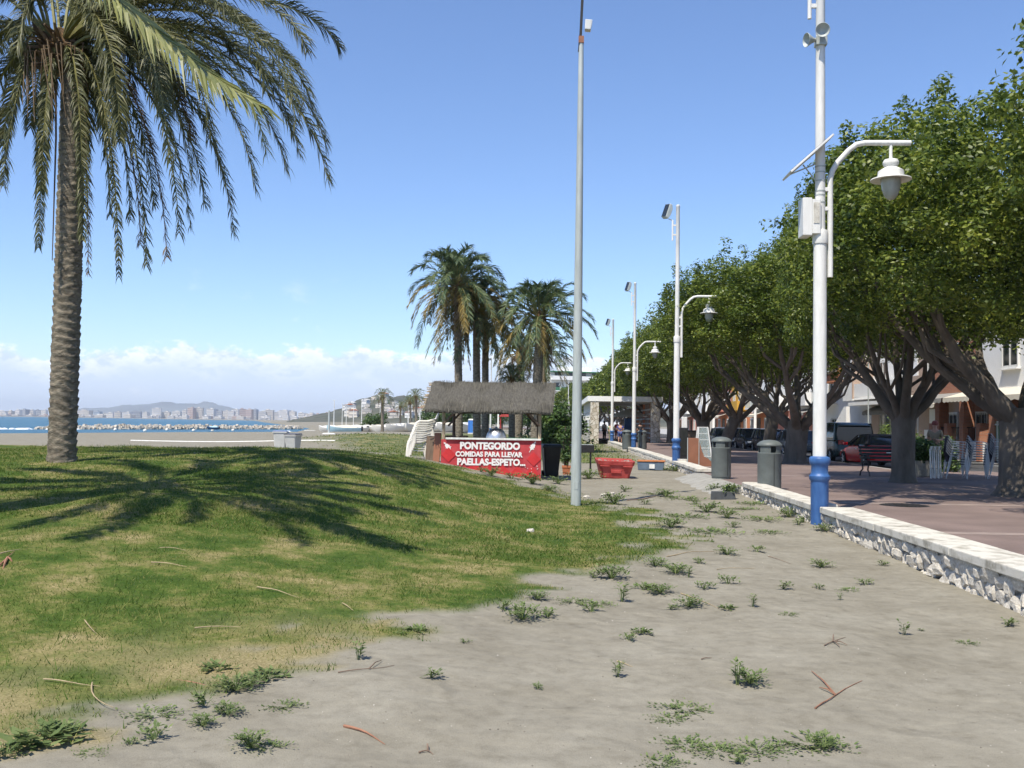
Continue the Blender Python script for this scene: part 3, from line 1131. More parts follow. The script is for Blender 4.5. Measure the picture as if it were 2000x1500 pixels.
# ------------------------------------------------------------------ lamp posts
def lamp_post(X, Y, label, top=10.0, flood=True, detail=True, z=0.0, group='white and blue promenade lamp posts'):
    t = thing('lamp_post', label, 'lamp post', (X, Y, z), 0, group)
    n = 20 if detail else 10
    MB().lathe([(0.15, -0.3), (0.15, 0.56), (0.155, 0.58), (0.175, 0.60), (0.178, 0.66), (0.15, 0.69), (0.142, 0.72), (0.142, 0.84), (0.165, 0.87), (0.178, 0.90), (0.178, 0.96), (0.165, 0.985), (0.13, 1.0)], n=n).build('base_sleeve', M['blue_paint'], t, smooth=True)
    MB().lathe([(0.116, 0.98), (0.112, 4.72)], n=n).build('lower_pole', M['white_paint'], t, smooth=True)
    MB().lathe([(0.128, 4.70), (0.132, 4.72), (0.132, 4.90), (0.12, 4.94), (0.084, 4.95)], n=n).build('collar', M['white_paint'], t, smooth=True)
    MB().lathe([(0.086, 4.94), (0.082, 7.4), (0.076, top - 0.05), (0.082, top - 0.04), (0.082, top + 0.03), (0.06, top + 0.05)], n=n).build('upper_pole', M['white_paint'], t, smooth=True)
    ax = 0.175
    pts = [(ax, 0, 4.12), (ax, 0, 5.2), (ax, 0, 5.85), (ax + 0.04, 0, 6.0), (ax + 0.13, 0, 6.15), (ax + 0.32, 0, 6.36), (ax + 0.45, 0, 6.46), (ax + 0.6, 0, 6.49), (1.56, 0, 6.49)]
    arm = MB().tube(pts, 0.048, n=12 if detail else 8).build('arm', M['white_paint'], t, smooth=True)
    for zz in (5.32, 5.66):
        MB().box((0.11, 0, zz), (0.15, 0.06, 0.07)).build('bracket', M['white_paint'], t, bevel=0.008)
    lx = 1.22
    lan = MB().lathe([(0.03, 6.46), (0.03, 6.20), (0.115, 6.19), (0.135, 6.15), (0.135, 6.11), (0.10, 6.06), (0.15, 6.03), (0.215, 5.99), (0.225, 5.88), (0.34, 5.85), (0.345, 5.83), (0.20, 5.85), (0.05, 5.9)], (lx, 0, 0), n=n + 4).build('lantern', M['white_paint'], t, smooth=True)
    MB().lathe([(0.17, 5.86), (0.168, 5.78), (0.15, 5.66), (0.11, 5.55), (0.05, 5.49), (0.01, 5.48)], (lx, 0, 0), n=n).build('globe', M['globe'], lan, smooth=True)
    if flood:
        MB().tube([(-0.2, 0, top - 1.35), (-0.2, 0, top - 0.55)], 0.035, n=8).build('bracket_tube', M['white_paint'], t, smooth=True)
        for zz in (top - 1.12, top - 0.75):
            MB().box((-0.11, 0, zz), (0.2, 0.05, 0.06)).build('bracket', M['white_paint'], t)
        fm = Matrix.Translation((-0.42, 0.0, top - 0.2)) @ Matrix.Rotation(R(18), 4, 'Y') @ Matrix.Rotation(R(25), 4, 'Z')
        mb = MB()
        mb.prism([(-0.07, -0.26), (0.06, -0.30), (0.12, -0.1), (0.12, 0.12), (0.04, 0.28), (-0.07, 0.28)], 0.36, fm @ Matrix.Rotation(R(90), 4, 'X') @ Matrix.Translation((0, 0, -0.18)))
        fl = mb.build('floodlight', M['flood'], t, bevel=0.02)
        mb = MB().box((-0.078, 0, 0.01), (0.012, 0.32, 0.5))
        mb.v = [tuple(fm @ Vector(p)) for p in mb.v]
        mb.build('lens', M['glass'], fl)
        MB().tube([(-0.2, 0, top - 0.56), (-0.36, 0, top - 0.5)], 0.02, n=6).build('arm_stub', M['white_paint'], t)
    return t


M['globe'] = pm('lamp_globe_plastic', (0.36, 0.37, 0.32), 0.12, 6, 0.25, spec=0.5)
M['flood'] = pm('floodlight_casing', (0.52, 0.55, 0.52), 0.1, 6, 0.45)

lp1 = lamp_post(XX(1601, 17.1), 17.1, 'nearest tall white lamp post on a blue base with solar panel and loudspeakers', flood=False)
# its extras: solar panel, cabinet, loudspeakers, upper bracket, cable ties
pan_m = Matrix.Translation((-0.22, -0.02, 6.22)) @ Matrix.Rotation(R(-42), 4, 'Y')
mb = MB().box((0, 0, 0), (0.98, 0.62, 0.035))
mb.v = [tuple(pan_m @ Vector(p)) for p in mb.v]
panel = mb.build('solar_panel', M['white_paint'], lp1, bevel=0.006)
mb = MB()
for i in range(4):
    for j in range(3):
        mb.box((-0.35 + i * 0.233, -0.19 + j * 0.19, 0.0205), (0.215, 0.175, 0.004))
mb.v = [tuple(pan_m @ Vector(p)) for p in mb.v]
mb.build('solar_cells', M['glass'], panel)
MB().tube([(-0.06, 0, 6.12), (-0.52, 0, 5.93)], 0.012, n=6).build('panel_stay', M['galv'], lp1)
MB().tube([(-0.02, 0, 5.75), (-0.3, 0, 6.1)], 0.012, n=6).build('panel_stay', M['galv'], lp1)
cab = MB().box((-0.25, 0.03, 5.16), (0.16, 0.34, 0.66)).build('cabinet', M['white_paint'], lp1, bevel=0.01)
MB().box((-0.10, 0.0, 5.16), (0.14, 0.30, 0.60)).build('cabinet_back', M['white_paint'], lp1, bevel=0.006)
MB().box((-0.10, -0.155, 5.22), (0.10, 0.012, 0.36)).build('cabinet_label', M['cap'], lp1)
for zz in (5.42, 5.55, 5.62, 5.80, 5.95, 6.05):
    MB().lathe([(0.09, zz), (0.092, zz + 0.002), (0.092, zz + 0.02), (0.09, zz + 0.022)], n=16).build('cable_tie', M['galv'], lp1)
for (ox, oz, rx, rz) in ((-0.02, 8.42, -100, -8), (-0.13, 8.30, -75, -75)):
    hm = Matrix.Translation((ox * 0.6, -0.10 if ox > -0.1 else -0.05, oz)) @ Matrix.Rotation(R(rz), 4, 'Z') @ Matrix.Rotation(R(180 - rx) * 1.0 if False else R(100 if ox > -0.1 else 95), 4, 'X')
    mb = MB().lathe([(0.03, -0.08), (0.035, 0.04), (0.06, 0.10), (0.105, 0.17), (0.125, 0.2), (0.12, 0.205), (0.06, 0.12), (0.02, 0.1)], (0, 0, 0), n=16)
    mb.v = [tuple(hm @ Vector(p)) for p in mb.v]
    mb.build('loudspeaker', M['galv'], lp1, smooth=True)
MB().box((0, -0.02, 8.28), (0.19, 0.19, 0.16)).build('speaker_clamp', M['galv'], lp1, bevel=0.01)
MB().tube([(-0.19, 0, 8.70), (-0.19, 0, 9.6)], 0.036, n=10).build('bracket_tube', M['white_paint'], lp1, smooth=True)
for zz in (8.93, 9.3):
    MB().box((-0.10, 0, zz), (0.2, 0.05, 0.07)).build('bracket', M['white_paint'], lp1)

lamp_post(XX(1321, 37.7), 37.7, 'second white lamp post from the camera, standing left of the leaning menu boards')
lamp_post(XX(1238, 58.5), 58.5, 'third white lamp post, next to the far pair of grey bins', detail=False)
lamp_post(XX(1195.5, 79.0), 79.0, 'fourth white lamp post, in front of the flat-roofed shelter', detail=False)
for px, Y, lb in ((1133, 172, 'far lamp post with its pole hidden behind the galvanised pole'), (1109.5, 188, 'far lamp post just left of the galvanised pole'), (1095, 206, 'far lamp post in front of the apartment block, middle of three'), (1081.5, 226, 'far lamp post beside the right edge of thatched roof'),
                  (958, 125, 'far lamp post rising behind the middle of the thatched roof')):
    lamp_post(XX(px, Y), Y, lb, detail=False, z=(-0.2 if px < 1000 else 0.0))
for px, Y, h, lb in ((973, 112, 8.2, 'thin white mast behind the thatched roof right of the far lamp post'), (652, 300, 9.0, 'leftmost white mast among the beached boats, thicker than the rest'), (668, 320, 8.2, 'second white mast from the left among the beached boats'),
                     (676, 330, 8.2, 'third white mast from the left among the beached boats'), (690, 300, 7.6, 'fourth white mast from the left among the beached boats'), (706, 270, 8.4, 'white mast left of the first distant palm, tallest of its row'),
                     (742, 210, 5.6, 'white mast in front of the first distant palm'), (797, 190, 5.8, 'white mast left of the distant palm pair'), (820, 180, 5.0, 'short white mast at the left edge of thatched roof')):
    p = gpt(px, Y)
    t = thing('light_mast', lb, 'mast', p, 0, 'thin white masts along the beach')
    r0 = 0.16 if px == 652 else 0.09
    MB().lathe([(r0 * 1.5, -0.3), (r0 * 1.5, 0.2), (r0, 0.25), (r0 * 0.8, h)], n=10).build('pole', M['white_paint'], t, smooth=True)
    MB().box((0.0, -0.1, h + 0.06), (0.7, 0.25, 0.12), top=0.8).build('lamp_head', M['white_paint'], t)

# galvanised pole in the grass
gp = atG(1124.5, 988)
t = thing('galvanised_pole', 'tall grey galvanised pole standing alone at the edge of grass', 'pole', gp)
MB().lathe([(0.104, -0.4), (0.102, 0.8), (0.088, 4.0), (0.066, 7.4), (0.05, 9.55)], n=24).build('shaft', M['galv'], t, smooth=True)
MB().box((0.0, -0.10, 0.42), (0.07, 0.012, 0.16)).build('hatch', M['galv'], t)
mb = MB()
mb.box((0.012, 0.0, 10.4), (0.055, 0.07, 1.9), Matrix.Rotation(R(2), 3, 'Y'))
mb.box((-0.045, 0.0, 9.5), (0.02, 0.05, 0.34), Matrix.Rotation(R(4), 3, 'Y'))
mb.build('mounting_arm', M['dark_metal'], t)
MB().box((0.0, -0.005, 9.57), (0.11, 0.11, 0.14)).build('rusty_clamp', M['brown_board'], t)
fl = MB().box((0.14, -0.02, 9.86), (0.12, 0.16, 0.2), Matrix.Rotation(R(6), 3, 'Y'), top=1.25).build('floodlight', M['white_paint'], t, bevel=0.01)


# ------------------------------------------------------------------ palms
def frond_arrays(P0, P1, P2, P3, n=60, leaf=0.5, width=0.03, vee=0.5, seed=0, droop=0.25, start=0.16, wind=Vector((0, 0, 0)), thick=0.03):
    """rachis tube plus leaflets along a bezier"""
    r = random.Random(seed)
    mb = MB()
    pts = [bez(P0, P1, P2, P3, i / 14) for i in range(15)]
    mb.tube(pts, [thick * (1 - i / 14) ** 0.9 + 0.004 for i in range(15)], n=4, cap=False)
    lf = MB()
    up = Vector((0, 0, 1))
    tw = r.uniform(-0.5, 0.5)
    bare = r.uniform(0.86, 1.0)
    for i in range(n):
        t = start + (1 - start) * (i + r.uniform(-0.4, 0.4)) / n
        t = min(0.998, max(start, t))
        p = bez(P0, P1, P2, P3, t)
        tg = (bez(P0, P1, P2, P3, min(1, t + 0.01)) - bez(P0, P1, P2, P3, t - 0.01)).normalized()
        side = tg.cross(up)
        side = side.normalized() if side.length > 0.08 else tg.orthogonal().normalized()
        nrm = side.cross(tg).normalized()
        side, nrm = side * math.cos(tw * t) + nrm * math.sin(tw * t), nrm * math.cos(tw * t) - side * math.sin(tw * t)
        prof = min(1.0, (t - start) * 6 + 0.4) * min(1.0, (1.0 - t) * 2.2 + 0.62)
        for sgn in (-1, 1):
            if r.random() > bare:
                continue
            ln = leaf * prof * r.uniform(0.75, 1.15)
            fw = 0.75 + 0.9 * t + r.uniform(-0.2, 0.25)
            d = (side * sgn + tg * fw + nrm * vee * r.uniform(-0.9, 2.0)).normalized()
            d2 = (d + Vector((0, 0, -droop * r.uniform(0.5, 1.8))) + wind * r.uniform(0.5, 1.3)).normalized()
            wv = (d.cross(nrm) + nrm * r.uniform(-0.9, 0.9)).normalized()
            w = width * r.uniform(0.8, 1.2)
            a = p + d * ln * 0.45
            q = a + d2 * ln * 0.55
            lf.add([p - wv * w * 0.35, p + wv * w * 0.35, a + wv * w * 0.5, a - wv * w * 0.5, q], [(0, 1, 2, 3), (3, 2, 4)])
    return mb, lf


def palm_trunk(h, r0, r1, pitch=0.13, seg=40, sub=7, seed=0, bulge=0.06, lean=(0, 0), skew=0.0):
    n = int(h / pitch * sub)
    k = np.arange(seg)
    V = []
    r = np.random.default_rng(seed)
    ph = r.random(seg)
    ph = (np.roll(ph, 1) + ph + np.roll(ph, -1)) / 3
    ang = 2 * math.pi * k / seg
    ph2 = 0.35 * np.sin(ang * 2 + seed) + 0.2 * np.sin(ang * 5 + 1.3 * seed)
    for i in range(n + 1):
        z = h * i / n
        base = r0 + (r1 - r0) * (z / h)
        if z < 0.5:
            base *= 1 + 0.10 * (1 - z / 0.5) ** 2
        u = z / pitch + ph2 + ph * 0.9 + vnoise(np.cos(ang) * 2 + 5, np.sin(ang) * 2 + z * 1.3) * 1.2
        row = np.floor(u)
        fr = u - row
        # overlapping old leaf scars: each flares towards its upper lip and drops back
        lip = fr ** 1.6
        col = np.abs(((ang / (2 * math.pi) * 7 + 0.5 * (row % 2)) % 1.0) - 0.5) * 2
        rr_ = base * (1 + bulge * lip * (0.55 + 0.45 * (1 - col ** 2)) + 0.02 * (vnoise(np.cos(ang) * 6 + z * 9, np.sin(ang) * 6) - 0.5))
        V.append(np.stack([rr_ * np.cos(ang) + lean[0] * (z / h) ** 1.3, rr_ * np.sin(ang) + lean[1] * (z / h) ** 1.3, np.full(seg, z)], 1))
    V = np.concatenate(V)
    idx = np.arange((n + 1) * seg).reshape(n + 1, seg)
    a = idx[:-1]
    b_ = np.roll(idx[:-1], -1, 1)
    c = np.roll(idx[1:], -1, 1)
    d = idx[1:]
    return V, np.stack([a.ravel(), b_.ravel(), c.ravel(), d.ravel()], 1)


def add_frond(root, P, mat, **kw):
    ra, lf = frond_arrays(*P, **kw)
    f = lf.build('frond', mat, root)
    ra.build('midrib', M['palm_dead'] if mat is M['palm_dead'] else M['rachis'], f, smooth=True)
    return f


def crown_heart(root, c, r, seed, n=46):
    """cut leaf bases and brown fibre round the growing point"""
    rr = random.Random(seed)
    MB().lathe([(r * 0.75, -r * 2.2), (r * 1.15, -r * 1.2), (r * 1.25, -r * 0.2), (r * 0.9, r * 0.8), (r * 0.3, r * 1.5)], c, n=14).build('crown_fibre', M['palm_fibre'], root, smooth=True)
    mb = MB()
    for i in range(n):
        a = rr.uniform(0, 6.283)
        z = rr.uniform(-2.4, 1.0) * r
        el = rr.uniform(0.2, 1.0)
        d = Vector((math.cos(a) * math.cos(el), math.sin(a) * math.cos(el), math.sin(el)))
        p = Vector(c) + Vector((math.cos(a) * r, math.sin(a) * r, z))
        l = rr.uniform(0.5, 1.2) * r * 1.5
        mb.tube([p, p + d * l * 0.6, p + d * l], [r * 0.2, r * 0.13, r * 0.06], n=5)
    mb.build('leaf_bases', M['palm_dead'], root, smooth=True)


# --- the big palm at the left
pb = atG(121, 903)
PY = pb.y
HZ = atY(118, 92, PY).z            # height of the growing point
palm = thing('palm_tree', 'large date palm in the foreground at left with rough trunk and drooping fronds', 'palm tree', pb)
V, Fq = palm_trunk(HZ - pb.z + 0.1 - 0.5, 0.212 * PY / 16, 0.19 * PY / 16, pitch=0.15, seed=3, bulge=0.16)
V[:, 2] -= 0.12
nmesh('trunk', V, Fq, M['palm_bark'], palm, smooth=True)
HC = Vector((atY(118, 92, PY).x - pb.x, 0, HZ - pb.z))
crown_heart(palm, HC, 0.23, 5, 110)


def tipvec(px, py, dy):
    p = atY(px, py, PY + dy)
    return Vector((p.x - pb.x, p.y - pb.y, p.z - pb.z))


# fronds read from the photograph: tip pixel, depth of the tip, sag, material, leaf length
spec = [  # px, py, dy, rise, mat, leaf
    (662, 92, 0.6, 1.9, 'palm_leaf', 0.42), (600, 100, -0.8, 1.7, 'palm_leaf', 0.42), (640, 352, 0.9, 1.3, 'palm_leaf', 0.46), (636, 285, 1.8, 1.5, 'palm_leaf', 0.46),
    (560, 335, 1.4, 1.1, 'palm_leaf', 0.44), (610, 210, -1.0, 1.2, 'palm_leaf', 0.46), (500, 378, -0.6, 0.8, 'palm_leaf', 0.42), (585, 300, 2.6, 1.5, 'palm_leaf', 0.44), (457, 460, 0.5, 0.7, 'palm_leaf', 0.40),
    (372, 446, 1.6, 0.6, 'palm_leaf', 0.40), (350, 455, -1.5, 0.7, 'palm_leaf', 0.40), (326, 505, 0.3, 0.5, 'palm_dead', 0.34), (287, 522, -0.5, 0.45, 'palm_leaf', 0.34), (275, 480, 1.2, 0.4, 'palm_dead', 0.34),
    (232, 542, -0.8, 0.25, 'palm_leaf', 0.26), (172, 536, 0.7, 0.2, 'palm_dead', 0.26), (160, 470, -1.0, 0.2, 'palm_leaf', 0.34), (75, 484, -0.6, 0.2, 'palm_leaf', 0.30), (78, 372, 1.0, 0.3, 'palm_leaf', 0.36),
    (6, 364, -0.5, 0.4, 'palm_leaf', 0.38), (-40, 300, 0.8, 0.7, 'palm_leaf', 0.4), (-120, 250, 0.2, 0.9, 'palm_leaf', 0.42), (-190, 150, 1.2, 1.3, 'palm_leaf', 0.42), (-230, 40, -0.8, 1.7, 'palm_leaf', 0.44),
    (420, 150, 3.4, 1.6, 'palm_leaf', 0.46), (200, 240, 3.6, 1.2, 'palm_leaf', 0.46), (330, 320, -3.2, 0.9, 'palm_leaf', 0.42), (60, 250, 3.2, 1.0, 'palm_leaf', 0.44), (430, 330, 2.6, 1.0, 'palm_leaf', 0.44),
    (540, -40, 1.5, 2.4, 'palm_leaf', 0.44), (480, 40, 3.0, 2.2, 'palm_leaf', 0.44), (430, -120, -1.2, 2.6, 'palm_leaf', 0.44), (330, -200, 2.0, 2.6, 'palm_leaf', 0.42), (200, -280, 0.4, 2.4, 'palm_leaf', 0.42), (60, -260, 1.4, 2.4, 'palm_leaf', 0.42),
    (-80, -200, -1.0, 2.4, 'palm_leaf', 0.44), (-200, -80, 0.4, 2.2, 'palm_leaf', 0.44), (100, -60, 4.0, 2.4, 'palm_leaf', 0.44), (520, 180, -2.2, 1.6, 'palm_leaf', 0.44), (400, 400, 3.0, 1.0, 'palm_leaf', 0.42), (300, 400, 2.2, 0.7, 'palm_leaf', 0.4),
    (570, 260, 0.2, 1.3, 'palm_leaf', 0.48), (255, 430, 0.9, 0.4, 'palm_leaf', 0.36), (215, 420, 1.6, 0.4, 'palm_leaf', 0.36), (520, 300, -0.4, 1.1, 'palm_pale', 0.46), (320, 210, -2.6, 0.9, 'palm_leaf', 0.42)]
rf_ = random.Random(12)
for i in range(20):          # fill the crown out between the fronds that can be told apart
    px = rf_.uniform(150, 620)
    py = 40 + (px - 120) * 0.15 + rf_.uniform(0, 330) * (1 - 0.25 * (px - 150) / 470)
    spec.append((px, py, rf_.uniform(-2.6, 3.6), max(0.4, 1.9 - (py - 40) / 260 + rf_.uniform(-0.2, 0.3)), 'palm_dead' if rf_.random() < 0.12 else 'palm_leaf', 0.42))
for i in range(6):
    px = rf_.uniform(-200, 60)
    py = rf_.uniform(60, 330)
    spec.append((px, py, rf_.uniform(-2.2, 3.2), max(0.4, 1.8 - py / 250), 'palm_leaf', 0.42))
for i, (px, py, dy, rise, mt, lf_) in enumerate(spec):
    T = tipvec(px, py, dy)
    dv = T - HC
    hor = Vector((dv.x, dv.y, 0))
    hd = hor.normalized() if hor.length > 0.01 else Vector((1, 0, 0))
    P0 = HC + hd * 0.2 + Vector((0, 0, -0.15 if rise < 0.8 else 0.1))
    reach = max(hor.length, 0.7)
    P1 = HC + hd * reach * 0.42 + Vector((0, 0, rise * 0.95))
    P2 = HC + hd * reach * 0.92 + Vector((0, 0, max(dv.z * 0.38, dv.z * 0.38) + rise * 0.55))
    add_frond(palm, (P0, P1, P2, T), M[mt], n=180, leaf=lf_ * (1.08 if dv.z > -2.5 else 0.95), width=0.021 if mt == 'palm_leaf' else 0.017, vee=0.55, seed=i, droop=0.75, wind=Vector((0.14, 0, 0)))
# dry flower stalks hanging at the crown and against the trunk
mb = MB()
for i in range(22):
    rr = random.Random(i)
    a = rr.uniform(-2.6, -0.4)
    p = HC + Vector((math.cos(a) * 0.3, math.sin(a) * 0.3, rr.uniform(-0.5, 0.1)))
    q = p + Vector((math.cos(a) * 0.35, math.sin(a) * 0.3, -0.1))
    e = q + Vector((rr.uniform(-0.1, 0.25), rr.uniform(-0.1, 0.1), -rr.uniform(0.5, 1.6)))
    mb.tube([p, q, e], [0.018, 0.013, 0.006], n=5)
p = HC + Vector((0.1, -0.32, -0.6))
mb.tube([p, p + Vector((0.06, -0.03, -1.2)), p + Vector((0.05, 0.0, -3.4))], [0.02, 0.018, 0.008], n=5)
mb.build('dry_stalks', M['palm_dead'], palm, smooth=True)

# --- second palm beyond the left edge of the frame: one long frond reaches in, its crown shades the grass
p2 = Vector((-8.0, 11.0, float(gz(-8.0, 11.0))))
palm2 = thing('palm_tree', 'nearer palm beyond the left edge whose long pale frond reaches into the top left', 'palm tree', p2)
h2 = 7.3
V, Fq = palm_trunk(h2 - 0.3, 0.30, 0.26, seed=8, bulge=0.1)
nmesh('trunk', V, Fq, M['palm_bark'], palm2, smooth=True)
H2 = Vector((0, 0, h2))
crown_heart(palm2, H2, 0.28, 9, 40)


def rel2(px, py, Y):
    return atY(px, py, Y) - p2


add_frond(palm2, (H2 + Vector((0.2, 0, 0.1)), H2 + Vector((1.6, -0.25, 0.45)), rel2(250, 60, 10.2), rel2(490, 196, 9.7)), M['palm_pale'], n=150, leaf=0.80, width=0.034, vee=0.05, seed=71, droop=0.75, start=0.3, wind=Vector((0.25, 0, -0.1)), thick=0.035)
rr = random.Random(21)


def clear_of_view(v):
    w_ = v + p2
    if w_.x > -0.60 * w_.y:
        w_.z = max(w_.z, 2.35 + 0.45 * w_.y)
    return w_ - p2


for i in range(27):
    a = i * 2.39996
    age = (i + 0.5) / 27
    el = 1.25 - 1.3 * age
    Lf = rr.uniform(3.6, 4.8)
    hd = Vector((math.cos(a), math.sin(a), 0))
    T = H2 + hd * Lf * (0.55 + 0.45 * math.cos(el)) * 0.92 + Vector((0, 0, Lf * (math.sin(el) * 0.55 - 0.25)))
    P1 = H2 + (hd * math.cos(el) + Vector((0, 0, math.sin(el)))) * Lf * 0.4 + Vector((0, 0, 0.2))
    P2 = (P1 + T) / 2 + Vector((0, 0, Lf * 0.17)) + hd * 0.25
    add_frond(palm2, (H2 + hd * 0.15, P1, clear_of_view(P2), clear_of_view(T)), M['palm_leaf'], n=74, leaf=0.46, width=0.042, vee=0.3, seed=100 + i, droop=0.15)


# --- palms in the middle distance: a crown built once per palm, drooping and golden below
def mid_palm(px, Y, heart_py, label, seed, R0=3.0, r_tr=0.22, n=46, gold=0.45, dead=10, lean=0.0, wind=0.12, group='date palms behind the kiosk', base_px=None, skirt=1.0, leafn=46, zoff=0.0):
    b0 = gpt(base_px if base_px else px, Y)
    b0.z += zoff
    hp = atY(px, heart_py, Y)
    H = Vector((hp.x - b0.x, 0, hp.z - b0.z))
    t = thing('palm_tree', label, 'palm tree', b0, 0, group)
    V, Fq = palm_trunk(H.z, r_tr * 1.1, r_tr * 0.9, pitch=0.16, seg=14, sub=4, seed=seed, bulge=0.12, lean=(H.x, 0))
    V[:, 2] -= 0.2
    nmesh('trunk', V, Fq, M['palm_bark'], t, smooth=True)
    crown_heart(t, H, r_tr * 1.1, seed, 24)
    r = random.Random(seed)
    for i in range(n):
        a = i * 2.39996 + r.uniform(-0.25, 0.25)
        age = ((i + 0.5) / n)
        el = R(82) - age * R(112) + r.uniform(-0.1, 0.1)
        Lf = R0 * r.uniform(0.85, 1.1) * (0.85 if age < 0.15 else 1.0)
        hd = Vector((math.cos(a), math.sin(a), 0))
        T = H + hd * Lf * max(0.30, math.cos(el * 0.9)) * 0.92 + Vector((wind * Lf, 0, Lf * (0.95 * math.sin(el) - 0.22 - 0.3 * age)))
        P1 = H + (hd * math.cos(el) + Vector((0, 0, math.sin(el)))) * Lf * 0.42 + Vector((0, 0, 0.25))
        P2 = (P1 + T) / 2 + Vector((0, 0, Lf * 0.2)) + hd * Lf * 0.08
        mt = M['palm_far'] if age < 1 - gold or r.random() < 0.35 else M['palm_gold']
        add_frond(t, (H + hd * 0.1, P1, P2, T), mt, n=leafn, leaf=0.56 * R0 / 3, width=0.042 * R0 / 3, vee=0.3, seed=seed * 97 + i, droop=0.35, wind=Vector((wind, 0, 0)))
    for i in range(dead):
        a = r.uniform(0, 6.283)
        hd = Vector((math.cos(a), math.sin(a), 0))
        Lf = R0 * r.uniform(0.55, 0.95) * skirt
        T = H + hd * r.uniform(0.3, 0.8) + Vector((0, 0, -Lf - 0.3))
        add_frond(t, (H + Vector((0, 0, -0.2)), H + hd * 0.7 + Vector((0, 0, 0.1)), H + hd * 0.85 + Vector((0, 0, -Lf * 0.4)), T), M['palm_dead'] if r.random() < 0.7 else M['palm_gold'], n=20, leaf=0.34, width=0.05, vee=0.1, seed=seed * 31 + i, droop=0.6)
    return t


mid_palm(893, 57, 560, 'tallest palm of the group behind the kiosk, its crown at upper left', 31, R0=3.35, n=66, gold=0.35, dead=14, wind=0.05, base_px=897, skirt=1.2)
mid_palm(930, 59, 612, 'palm with yellowing lower fronds in the middle of the group behind the kiosk', 32, R0=3.3, n=66, gold=0.55, dead=16, wind=0.02, base_px=932, skirt=1.15)
mid_palm(948, 63, 640, 'slim palm half hidden behind the yellowing one, its trunk just right of that one', 33, R0=2.6, n=36, gold=0.6, dead=10, base_px=948)
mid_palm(1055, 56, 622, 'right-hand palm of the group, crown touching the galvanised pole', 34, R0=3.2, n=66, gold=0.3, dead=12, wind=0.06, base_px=1046, r_tr=0.27)
mid_palm(1063, 68, 692, 'lower dark palm behind the right-hand palm, partly hidden by its trunk', 35, R0=2.4, n=40, gold=0.2, dead=8, base_px=1063, r_tr=0.18)
mid_palm(1018, 72, 690, 'lower palm seen between the two big crowns behind the kiosk', 36, R0=2.4, n=36, gold=0.25, dead=8, base_px=1012, r_tr=0.3)
mid_palm(1000, 64, 742, 'short bushy dark palm just showing over the thatched roof', 37, R0=1.5, n=34, gold=0.05, dead=0, base_px=1000, r_tr=0.2)
mid_palm(747, 170, 776, 'distant palm left of the kiosk, standing by the beach', 38, R0=2.5, n=40, gold=0.15, dead=4, base_px=747, r_tr=0.26, group='distant palms', leafn=16)
mid_palm(812, 175, 776, 'distant palm just left of the thatched roof edge, taller of two', 39, R0=2.5, n=40, gold=0.2, dead=4, base_px=814, r_tr=0.22, group='distant palms', leafn=16)
mid_palm(801, 185, 786, 'distant palm left of the thatched roof, slightly behind its neighbour', 40, R0=2.2, n=34, gold=0.2, dead=4, base_px=803, r_tr=0.2, group='distant palms', leafn=16)
mid_palm(782, 210, 796, 'small hazy palm between the distant palms', 41, R0=2.2, n=30, gold=0.4, dead=4, base_px=782, r_tr=0.2, group='distant palms', leafn=14)


# ------------------------------------------------------------------ ficus trees
def leaf_cloud(centres, counts, sig, size, seed, upbias=0.5, shell=False):
    r = np.random.default_rng(seed)
    pts = np.repeat(centres, counts, axis=0)
    sg = np.repeat(sig, counts, axis=0)
    n = len(pts)
    off = r.normal(size=(n, 3))
    if shell:
        off /= np.maximum(1e-6, np.linalg.norm(off, axis=1, keepdims=True))
        off *= r.uniform(0.55, 1.08, (n, 1)) ** 0.6 * 1.35
    else:
        off /= np.maximum(1.0, np.linalg.norm(off, axis=1, keepdims=True) / 1.9)
    pts = pts + off * sg
    on = off / np.maximum(1e-6, np.linalg.norm(off, axis=1, keepdims=True))
    nr = on * 0.9 + r.normal(size=(n, 3)) * 0.55
    nr[:, 2] += upbias * 0.7
    nr /= np.maximum(1e-6, np.linalg.norm(nr, axis=1, keepdims=True))
    ax = r.normal(size=(n, 3))
    ax[:, 2] -= 0.3
    ax -= nr * np.sum(ax * nr, axis=1, keepdims=True)
    ax /= np.maximum(1e-6, np.linalg.norm(ax, axis=1, keepdims=True))
    sd = np.cross(nr, ax)
    s = size * r.uniform(0.7, 1.25, (n, 1))
    a = pts
    b = pts + ax * s * 0.5 + sd * s * 0.27 + nr * s * 0.06
    c = pts + ax * s
    d = pts + ax * s * 0.5 - sd * s * 0.27 + nr * s * 0.06
    V = np.stack([a, b, c, d], 1).reshape(-1, 3)
    Fq = np.arange(4 * n).reshape(n, 4)
    return V, Fq


